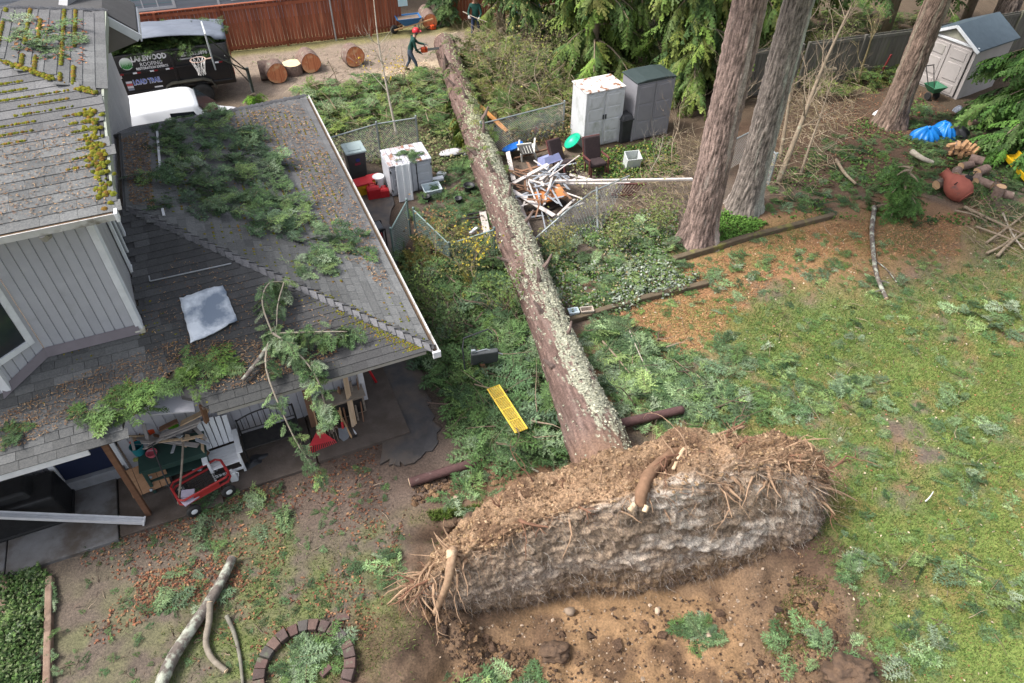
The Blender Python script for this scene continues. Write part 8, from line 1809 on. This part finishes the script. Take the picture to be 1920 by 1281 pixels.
litter('fir_sprigs', 'fir sprigs strewn over the lawn', [(1080, 560), (1480, 430), (1900, 480), (1920, 1270), (1560, 1270), (1560, 900), (1420, 800), (1150, 640)], 230, (.16, .5), tint=GREYG)
litter('fir_sprigs', 'small pale fir tips strewn over the lawn', [(1080, 560), (1480, 430), (1900, 480), (1920, 1270), (1560, 1270), (1560, 900), (1420, 800), (1150, 640)], 900, (.10, .28), FIR_LOW, zlift=.04, tint=lambda n: rand_tint(n, [(1.6, 1.6, 1.4), (1.1, 1.3, .8), (2.2, 2.0, 1.9), (1.3, 1.4, .7)]))
litter('cut_branches', 'fir branches over the plant bed right of the trunk', [(1010, 470), (1130, 430), (1260, 430), (1300, 510), (1080, 590), (1040, 540)], 260, (.25, .6), FIR, heap=.22, tint=GREYG)
litter('fir_sprigs', 'small fir tips strewn over the lower left ground', [(150, 1010), (740, 860), (760, 1100), (480, 1280), (120, 1280)], 260, (.08, .25), FIR_LOW, tint=DARKG)
for k, (x, y, n, rad) in enumerate([(1390, 500, 12, 45), (1530, 490, 10, 40), (1430, 700, 26, 60), (1480, 760, 24, 55), (1370, 660, 16, 45), (1860, 590, 26, 50), (1590, 730, 16, 45), (1620, 740, 10, 40), (1600, 1070, 16, 45), (1540, 1210, 20, 50), (1330, 1165, 22, 26), (1800, 790, 10, 40), (1820, 900, 8, 35), (1290, 680, 12, 40), (1230, 720, 12, 40), (1350, 530, 10, 40), (880, 925, 16, 40), (720, 1055, 10, 30), (960, 1270, 24, 40), (1000, 820, 26, 50), (1100, 850, 10, 35), (1060, 870, 12, 30), (880, 1270, 14, 40), (1660, 545, 8, 30), (470, 955, 12, 60), (400, 985, 12, 70), (350, 1110, 12, 60), (560, 1255, 22, 26), (600, 1235, 16, 24), (1700, 1230, 10, 50), (1780, 1060, 9, 50), (1870, 1130, 10, 50)]):
    litter('branch_cluster', 'low cluster of torn fir sprigs on the ground', [(x + rad * 1.3 * math.cos(a), y + rad * .7 * math.sin(a)) for a in np.linspace(0, 6.28, 9)[:-1]], n, (.25, .62), zlift=.05, heap=.06, tint=GREYG)
# branches on the roof slopes
def roof_xyz(px, py, which):
    n_ = (Vv * K + np.array([0, 0, 1])) if which == 'r' else (np.array([0, 0, 1]) - Uv * K); return onplane(px, py, plot(0, 0, 2.5), n_)
def roof_litter(name, label, poly, n, size, which, heap=.12, protos=None, tint=None, mat=None, flat=False, parent=None):
    pl = np.array([roof_xyz(*q, which)[:2] for q in poly]); lo, hi = pl.min(0), pl.max(0); Q = np.zeros((0, 2))
    while len(Q) < n: R_ = RNG.uniform(lo, hi, (n * 3, 2)); Q = np.vstack([Q, R_[inpoly(R_, pl)]])
    Q = Q[:n]; l_ = (Q - E0[:2]) @ np.array([Vv[:2], Uv[:2]]).T; z = 2.5 - K * l_[:, 0] if which == 'r' else 2.5 + K * l_[:, 1]
    pos = np.column_stack([Q, z + .035 + RNG.uniform(0, 1, n) ** 1.7 * heap]); o = sprays(name, protos or FIR, pos, RNG.uniform(0, 6.28, n), RNG.normal(0, .16, n), RNG.normal(0, .3, n), RNG.uniform(*size, n), (tint or DARKG)(n), mat=mat); tag(o, label, None, None, 'stuff'); return o
roof_litter('roof_branches', 'fir branches heaped over the right roof slope', [(285, 270), (400, 235), (470, 250), (520, 300), (560, 370), (600, 420), (660, 460), (600, 470), (480, 440), (380, 400), (280, 380)], 330, (.3, .7), 'r', .2, tint=lambda n: rand_tint(n, [(.8, .95, .95), (1.2, 1.25, 1.25), (.65, .8, .8), (1.5, 1.5, 1.6)]))
roof_litter('roof_branches', 'thin fir sprigs along the far roof hip', [(270, 250), (420, 205), (430, 230), (300, 262)], 60, (.25, .5), 'r', .1); roof_litter('roof_branches', 'fir sprig patch low on the right slope', [(545, 490), (610, 480), (630, 515), (560, 525)], 34, (.25, .5), 'r', .08, tint=GREYG); roof_litter('roof_branches', 'thin sprigs along the right gutter', [(600, 420), (680, 440), (700, 480), (650, 490)], 26, (.2, .45), 'r')
roof_litter('roof_branches', 'fir branch lying over the left front eave', [(130, 800), (215, 740), (290, 715), (300, 740), (230, 790), (150, 815)], 44, (.3, .6), 'f', .1, tint=lambda n: rand_tint(n, [(1.2, 1.4, .8), (1, 1.15, .8)])); roof_litter('roof_branches', 'small fir tuft at the left end of the front roof', [(5, 810), (45, 800), (50, 825), (10, 835)], 14, (.2, .4), 'f'); roof_litter('roof_branches', 'fir sprigs around the smashed roof edge', [(340, 680), (420, 660), (440, 700), (380, 740), (345, 730)], 36, (.25, .5), 'f', tint=lambda n: rand_tint(n, [(1.2, 1.4, .8), (1, 1.15, .8)]))
NEEDLE = (np.array([(-.5, -.12, 0), (.5, -.12, .05), (.5, .12, 0), (-.5, .12, .05)]), np.array([(0, 1, 2), (0, 2, 3)]), np.ones((4, 3))); BRN = lambda n: np.array([(.27, .15, .07), (.35, .21, .10), (.20, .10, .05), (.16, .11, .07), (.40, .28, .16)])[RNG.integers(0, 5, n)] * RNG.uniform(.7, 1.25, (n, 1)); RED = lambda n: np.array([(.26, .10, .05), (.33, .13, .06), (.18, .07, .045), (.38, .20, .09)])[RNG.integers(0, 4, n)] * RNG.uniform(.6, 1.25, (n, 1))
for (lab, poly, n, w, s) in (('brown needle litter on the front roof near the eave', [(160, 700), (330, 640), (500, 640), (640, 660), (560, 700), (400, 740), (340, 700), (250, 740), (60, 830), (0, 850), (0, 780)], 3600, 'f', (.02, .05)), ('dead needles over the middle of the front roof', [(250, 620), (330, 480), (520, 540), (640, 610), (640, 680), (420, 740)], 1100, 'f', (.02, .05)), ('rusty needles and twigs on the right slope', [(400, 225), (560, 190), (700, 440), (740, 560), (640, 480), (540, 300)], 2300, 'r', (.03, .075)), ('brown litter along the wall on the right slope', [(228, 260), (280, 250), (290, 390), (245, 385)], 1100, 'r', (.03, .07))): roof_litter('needle_litter', lab, poly, n, s, w, .015, [NEEDLE], BRN, leaf_mat)
def upper_roof_scatter(name, label, n, box, zfun, protos, size, tint, mat=None):
    x = RNG.uniform(box[0], box[1], n); y = RNG.uniform(box[2], box[3], n); P = np.array([plot(a, b, zfun(a, b) + .035) for a, b in zip(x, y)]); tag(sprays(name, protos, P, RNG.uniform(0, 6.28, n), RNG.normal(0, .15, n), RNG.normal(0, .3, n), RNG.uniform(*size, n), tint(n), mat=mat), label, None, None, 'stuff')
upper_roof_scatter('roof_branches', 'fir sprigs on the upper mossy roof', 26, (-5.6, -4.7, 5.2, 6.6), lambda a, b: zu2(a), FIR, (.25, .6), GREYG); upper_roof_scatter('needle_litter', 'brown needles on the upper roof', 1300, (-6.5, -4.45, 1.45, 3.2), lambda a, b: zu(b), [NEEDLE], (.02, .05), BRN, leaf_mat); upper_roof_scatter('needle_litter', 'leaves among the moss of the upper roof', 160, (-5.5, -4.4, 4.9, 7.2), lambda a, b: zu2(a), [LEAFQ], (.05, .1), RED, leaf_mat)
# the broken bough draped over the front eave
bgh = thing('broken_bough', 'broken fir bough with a pale stem draped over the front eave', 'branch', roof_xyz(520, 655, 'f'))
def stem(pts, r0, r1, mat): P = resamp(np.array(pts), 14); m_ = MB(); m_.tube(P, [r0 + (r1 - r0) * i / 13 for i in range(14)], 8, wob=.08); adopt(m_.build('stem', mat, smooth=True), bgh); return P
rz_ = lambda x, y, dz: roof_xyz(x, y, 'f') + np.array([0, 0, dz])
S1 = stem([rz_(458, 722, .12), rz_(490, 690, .2), rz_(520, 655, .3)], .04, .045, lichen_limb); S2 = stem([rz_(520, 655, .42), rz_(560, 690, .5), rz_(600, 730, .3), rz_(610, 770, -.2)], .025, .012, grey_twig); S3 = stem([rz_(520, 655, .42), rz_(505, 610, .55), rz_(515, 570, .5), rz_(540, 555, .35)], .016, .01, grey_twig); S4 = stem([rz_(525, 655, .4), rz_(600, 648, .35), rz_(655, 640, .25)], .02, .01, grey_twig); S5 = stem([rz_(512, 665, .35), rz_(508, 720, .3), rz_(540, 790, -.35), rz_(575, 830, -.9)], .02, .012, grey_twig); S6 = stem([rz_(540, 556, .35), rz_(530, 600, .4), rz_(528, 640, .4)], .015, .01, grey_twig)
SP = np.vstack([np.repeat(S2, 6, 0), np.repeat(S3[3:], 2, 0), np.repeat(S4, 4, 0), np.repeat(S5[3:], 2, 0), np.repeat(S6, 1, 0)]); n = len(SP); SP = SP + RNG.normal(0, .05, SP.shape)
adopt(sprays('foliage', FIR, SP, RNG.uniform(0, 6.28, n), RNG.uniform(.0, .9, n), RNG.normal(0, .4, n), RNG.uniform(.2, .42, n), GREYG(n)), bgh)
# foliage thrown on the fallen trunk, sheds
n = 90; tpos = RNG.uniform(.45, .97, n); aa = RNG.uniform(.5, 2.6, n); P = base + np.outer(tpos * L, Td) + .56 * (np.outer(np.cos(aa), Sd) + np.outer(np.sin(aa), Ud)); tag(sprays('trunk_sprigs', FIR_LOW, P, RNG.uniform(0, 6.28, n), RNG.uniform(0, .8, n), RNG.normal(0, .3, n), RNG.uniform(.25, .6, n), OLIVE(n)), 'green sprigs lying along the upper fallen trunk', None, None, 'stuff')
n = 60; P = base + np.outer(RNG.uniform(.6, .75, n) * L, Td) + .5 * Sd + RNG.normal(0, .12, (n, 3)); tag(sprays('hanging_moss', CEDAR, P, RNG.uniform(1.6, 4.4, n), RNG.uniform(.7, 1.3, n), RNG.normal(0, .3, n), RNG.uniform(.4, .8, n), OLIVE(n)), 'drooping yellow green boughs on the left of the upper trunk', None, None, 'stuff')
for (lx, ly, z, n, s) in ((2.5, 9.7, 1.14, 24, .3),): tag(sprays('shed_top_sprigs', FIR, np.array([plot(lx + rr(-.3, .3), ly + rr(-.3, .3), z) for _ in range(n)]), RNG.uniform(0, 6.28, n), RNG.normal(0, .1, n), RNG.normal(0, .2, n), RNG.uniform(.2, .4, n), DARKG(n)), 'green sprigs on the low shed lid', None, None, 'stuff')
# broadleaf ground cover
litter('fir_sprigs', 'fir sprigs fallen among the ivy at the lower left', [(0, 1070), (110, 1060), (95, 1290), (0, 1290)], 60, (.15, .4), FIR, zlift=.1, tint=GREYG)
IVY = (np.array([(0, 0, .0), (.35, -.4, .03), (.55, 0, .10), (.35, .4, .03), (1, 0, -.05)]), np.array([(0, 1, 2), (0, 2, 3), (1, 4, 2), (2, 4, 3)]), np.ones((5, 3)))
def leaves(name, label, poly, n, size, cols, heap=.1, proto=IVY, tilt=.5, zf_=None, clump=0.0):
    XY = sample(poly, n)
    if clump: XY = XY[fbm(XY[:, 0], XY[:, 1], 1.3, 3, 88) > clump]
    n = len(XY); z = (zf_ or gz)(XY[:, 0], XY[:, 1]) + .012 + RNG.uniform(0, 1, n) ** 1.5 * heap; cc = np.array(cols)[RNG.integers(0, len(cols), n)] * RNG.uniform(.65, 1.3, (n, 1)); o = sprays(name, [proto], np.column_stack([XY, z]), RNG.uniform(0, 6.28, n), RNG.normal(0, tilt, n), RNG.normal(0, tilt, n), RNG.uniform(*size, n), cc, mat=leaf_mat); tag(o, label, None, None, 'stuff')
G1 = [(.06, .13, .025), (.09, .17, .035), (.04, .09, .02), (.12, .19, .05)]; SIL = [(.22, .27, .20), (.30, .34, .28), (.12, .18, .08), (.16, .22, .07)]
leaves('ivy', 'ivy patch at the lower left edge', [(-40, 1085), (40, 1078), (75, 1062), (100, 1085), (78, 1120), (88, 1180), (70, 1230), (84, 1300), (-40, 1300)], 6500, (.03, .085), [(.05, .10, .025), (.08, .14, .04), (.03, .06, .018), (.13, .17, .08)], .16, clump=.36)
leaves('ground_cover', 'leafy ground cover and silver foliage bed right of the trunk', [(1010, 450), (1150, 400), (1270, 400), (1270, 480), (1320, 520), (1070, 595), (1030, 520)], 9000, (.04, .10), G1 + SIL + [(.30, .26, .14), (.24, .19, .10)], .22, clump=.4); leaves('silver_foliage', 'silver leaved plants along the old timber', [(1130, 540), (1190, 490), (1310, 520), (1280, 550), (1150, 590)], 2600, (.05, .11), SIL, .28, clump=.42)
leaves('ground_cover', 'green ground cover at the feet of the big trees', [(1270, 440), (1360, 400), (1440, 420), (1400, 445), (1300, 478)], 3500, (.05, .1), [(.08, .18, .03), (.11, .22, .04)], .1); leaves('weeds', 'weeds growing below the sheds', [(1090, 290), (1260, 260), (1280, 330), (1150, 345), (1060, 310)], 3500, (.05, .12), G1 + [(.22, .2, .05)], .14); leaves('weeds', 'weeds in the crushed bed left of the trunk', [(770, 560), (800, 470), (930, 470), (980, 620), (800, 650)], 6000, (.05, .12), [(.05, .10, .025), (.08, .13, .03), (.2, .17, .04), (.16, .09, .04)], .3)
leaves('weeds', 'undergrowth leaves on the forest floor at right', [(1440, 300), (1720, 180), (1900, 330), (1900, 430), (1700, 420), (1450, 410)], 5200, (.05, .12), G1, .1, clump=.5); leaves('weeds', 'leafy brush behind the wire fence', [(600, 250), (830, 220), (900, 290), (830, 330), (640, 300)], 4500, (.05, .12), [(.10, .15, .05), (.16, .19, .08), (.22, .2, .1)], .25); leaves('weeds', 'leafy brush between trunk and sheds', [(890, 170), (1060, 170), (1070, 270), (950, 280)], 5000, (.05, .12), [(.12, .15, .05), (.18, .17, .07), (.25, .17, .08)], .5)
# fallen leaves
LF = dict(proto=LEAFQ, heap=.02, tilt=.3)
RC = [(.18, .078, .045), (.24, .105, .058), (.12, .055, .038), (.29, .17, .09)]
for (lab, poly, n, cl) in (('rust brown leaves on the lower left ground', [(150, 1000), (700, 860), (760, 1000), (700, 1200), (480, 1280), (150, 1280)], 3600, .48), ('dense rust leaves along the thick limb', [(250, 1080), (420, 1040), (470, 1090), (330, 1220), (250, 1180)], 1300, .4), ('leaves blown over the patio slabs', [(180, 900), (560, 830), (700, 800), (720, 860), (300, 1010), (150, 1010)], 1500, .4), ('brown leaves on the forest floor by the beige shed', [(1530, 200), (1700, 150), (1860, 260), (1900, 400), (1700, 300), (1560, 300)], 4200, .42), ('leaf litter beside the fallen trunk', [(780, 400), (880, 330), (930, 450), (850, 460)], 1200, .3), ('few pale leaves dropped on the lawn', [(1100, 620), (1500, 430), (1920, 480), (1920, 1280), (1600, 1280), (1560, 860)], 1100, 0)): leaves('fallen_leaves', lab, poly, n, (.03, .075), RC if 'pale' not in lab else [(.5, .42, .3), (.35, .3, .16), (.3, .13, .07)], clump=cl, **LF)
leaves('needle_duff', 'rusty needle duff over the bare strips of the yard', [(1080, 560), (1290, 500), (1560, 420), (1800, 400), (1800, 480), (1500, 480), (1350, 620), (1200, 760)], 16000, (.03, .07), [(.36, .19, .09), (.28, .14, .07), (.42, .26, .14)], .01, NEEDLE, .3); leaves('sawdust', 'pale sawdust around the chainsaw cut', [(720, 130), (800, 115), (820, 140), (740, 150)], 1800, (.03, .08), [(.62, .5, .35), (.55, .42, .28)], .01, NEEDLE, .3)
leaves('wood_chips', 'scattered wood chips and twigs over the back clearing', [(450, 110), (800, 80), (830, 150), (560, 180)], 1300, (.04, .12), [(.34, .26, .19), (.2, .16, .12), (.15, .18, .08)], .02, NEEDLE, .3)
# dry twigs tangled through the brush
def twig_mass(name, label, poly, n, ln, heap, cols, wd=(.004, .011)):
    XY = sample(poly, n); p = np.column_stack([XY, gz(XY[:, 0], XY[:, 1]) + RNG.uniform(0, 1, n) ** 1.5 * heap]); d = RNG.normal(0, 1, (n, 3)); d[:, 2] = np.abs(d[:, 2]) * .6; d /= np.linalg.norm(d, axis=1, keepdims=True); l_ = RNG.uniform(*ln, n)[:, None]; w = RNG.uniform(*wd, n)[:, None]; cc = np.array(cols)[RNG.integers(0, len(cols), n)] * RNG.uniform(.6, 1.2, (n, 1)); V = []; 
    s_ = np.cross(d, [0, 0, 1.0]); s_ /= np.linalg.norm(s_, axis=1, keepdims=True) + 1e-9; u_ = np.cross(s_, d); pts = [p]
    for k in range(3): d = d + RNG.normal(0, .3, (n, 3)) + np.array([0, 0, -.12]); d /= np.linalg.norm(d, axis=1, keepdims=True); pts.append(pts[-1] + d * l_ / 3)
    for k, q in enumerate(pts): ww = w * (1 - .28 * k); V += [q - s_ * ww, q + s_ * ww, q + u_ * ww * 1.6]
    V = np.stack(V, 1).reshape(-1, 3); base_t = []
    for k in range(3):
        for a, b in ((0, 1), (1, 2), (2, 0)): base_t += [(3 * k + a, 3 * k + b, 3 * k + 3 + b), (3 * k + a, 3 * k + 3 + b, 3 * k + 3 + a)]
    T = (np.array(base_t)[None] + (np.arange(n) * 12)[:, None, None]).reshape(-1, 3); tag(link(name, arrays_mesh(name, V, T, leaf_mat, np.repeat(cc, 12, 0))), label, None, None, 'stuff')
TW = [(.34, .27, .18), (.26, .20, .13), (.40, .34, .24), (.22, .19, .10)]; TD = [(.20, .15, .11), (.28, .22, .16), (.14, .10, .08)]
twig_mass('dry_twigs', 'dry twigs tangled in the brush right of the trunk', [(850, 90), (1060, 80), (1080, 250), (960, 270), (900, 190)], 2600, (.4, 1.1), .9, TW); twig_mass('dry_twigs', 'dry stems under the cedars at the back', [(900, 40), (1340, 40), (1330, 170), (1060, 180)], 2200, (.4, 1.2), 1.0, TW); twig_mass('dry_twigs', 'dry stems among the bare trees', [(1420, 380), (1440, 120), (1600, 60), (1600, 250), (1520, 380)], 1500, (.4, 1.1), .9, TW)
twig_mass('dry_twigs', 'dead stems below the sheds and thick trunk', [(1180, 360), (1260, 270), (1310, 270), (1290, 400), (1150, 430)], 700, (.3, .8), .5, TW); twig_mass('dry_twigs', 'bare twigs sticking from the branch heap left of the trunk', [(770, 560), (800, 430), (930, 460), (1010, 640), (1060, 820), (930, 860), (820, 700)], 900, (.3, .9), .4, TD); twig_mass('dry_twigs', 'twigs among the cut branches beyond the house', [(560, 175), (830, 140), (880, 250), (640, 260)], 700, (.3, .9), .4, TD); twig_mass('dry_twigs', 'twigs scattered over the lawn', [(1080, 600), (1480, 430), (1900, 480), (1900, 1250), (1560, 1250), (1420, 800)], 260, (.2, .6), .05, TD + TW); twig_mass('dry_twigs', 'twigs in the right brush pile', [(1800, 380), (1930, 400), (1930, 500), (1830, 470)], 260, (.4, 1.0), .25, TD + TW); twig_mass('dry_twigs', 'twigs strewn over the lower left ground', [(150, 1010), (740, 860), (740, 1100), (480, 1280), (120, 1280)], 260, (.1, .35), .03, TD)
twig_mass('woody_branches', 'woody broken branches in the heap left of the trunk', [(790, 560), (900, 480), (1010, 640), (1050, 820), (930, 850), (840, 700)], 110, (.7, 1.6), .5, TD, (.012, .026)); twig_mass('woody_branches', 'woody broken branches in the brush at the back', [(560, 175), (830, 140), (1060, 90), (1080, 250), (900, 250), (640, 260)], 160, (.7, 1.8), .6, TD + TW, (.012, .026)); twig_mass('woody_branches', 'woody branch pieces on the lawn by the trunk base', [(1090, 620), (1200, 610), (1420, 760), (1400, 815), (1180, 780)], 40, (.5, 1.2), .12, TD, (.01, .022))
# lawn grass
XY = np.column_stack([RNG.uniform(-6, 16.5, 760000), RNG.uniform(3.2, 19, 760000)]); dpt = XY[:, 1] * _cp + CAM_H * _sp; XY = XY[np.abs(XY[:, 0] / dpt) < .76]
XY = XY[RNG.uniform(0, 1, len(XY)) < lawn_mask(XY[:, 0], XY[:, 1]) * .95]; n = len(XY)
gc = np.array([(.12, .195, .048), (.16, .215, .06), (.215, .23, .085), (.10, .165, .042), (.31, .24, .11)]); pat = fbm(XY[:, 0], XY[:, 1], .7, 4, 65); ci_ = np.clip((pat * 5 + RNG.normal(0, 1.2, n)).astype(int), 0, 4); tone = gc[np.array([3, 0, 0, 1, 2])[ci_]]; tone[RNG.uniform(0, 1, n) < .16] = gc[4]
tag(sprays('grass', [BL], np.column_stack([XY, gz(XY[:, 0], XY[:, 1]) - .004]), RNG.uniform(0, 6.28, n), RNG.normal(0, .35, n), RNG.normal(0, .35, n), RNG.uniform(.03, .085, n), tone * RNG.uniform(.55, 1.45, (n, 1))), 'short patchy lawn grass', None, None, 'stuff')
# turf tufts round the crater
leaves('turf', 'green turf clumps hanging at the crater edge', [(1440, 1190), (1500, 1060), (1560, 1080), (1530, 1200), (1480, 1240)], 2600, (.03, .07), [(.12, .17, .04), (.19, .2, .07), (.10, .13, .04)], .05, BL, .5, clump=.45); leaves('turf', 'grass strip above the torn dark sod', [(800, 962), (940, 942), (945, 962), (810, 978)], 2600, (.05, .10), [(.10, .18, .03), (.16, .22, .06)], .05, BL, .5)
# sticks of the brush pile at the right edge
for k, (x0, y0, x1, y1, r, lab) in enumerate([(1808, 388, 1920, 440, .05, 'thick stick pointing into the right brush pile'), (1850, 455, 1925, 400, .04, 'stick crossing upward in the right brush pile'), (1830, 425, 1925, 460, .035, 'long stick low in the right brush pile'), (1870, 480, 1930, 430, .05, 'dark stick at the lower end of the right brush pile'), (1850, 475, 1905, 440, .04, 'short dark stick in the right brush pile'), (1880, 400, 1930, 480, .03, 'thin stick leaning over the right brush pile'), (1790, 395, 1850, 415, .03, 'brown stick left of the right brush pile'), (1568, 300, 1605, 345, .06, 'mossy log lying right of the bare trees'), (1710, 285, 1750, 305, .1, 'rotten pale log above the young fir'), (1130, 640, 1180, 700, .025, 'red brown stick right of the fallen trunk'), (1180, 620, 1215, 700, .015, 'thin bent twig right of the fallen trunk'), (940, 850, 1010, 885, .035, 'pale broken stick above the root plate'), (930, 720, 860, 650, .02, 'thin twig in the branch heap left of the trunk'), (1735, 940, 1750, 922, .014, 'small white stick on the right lawn')]):
    limb('loose_stick', lab, [(x0, y0, r + .05), ((x0 + x1) / 2 + rr(-4, 4), (y0 + y1) / 2 + rr(-4, 4), r + .12), (x1, y1, r + .06)], r, r * .6, white_paint if 'white stick' in lab else (pale_twig if 'pale' in lab or 'thin' in lab else tan_twig), 'stick', 'sticks and loose logs', twigs=2 if r < .05 and 'white' not in lab else 0)
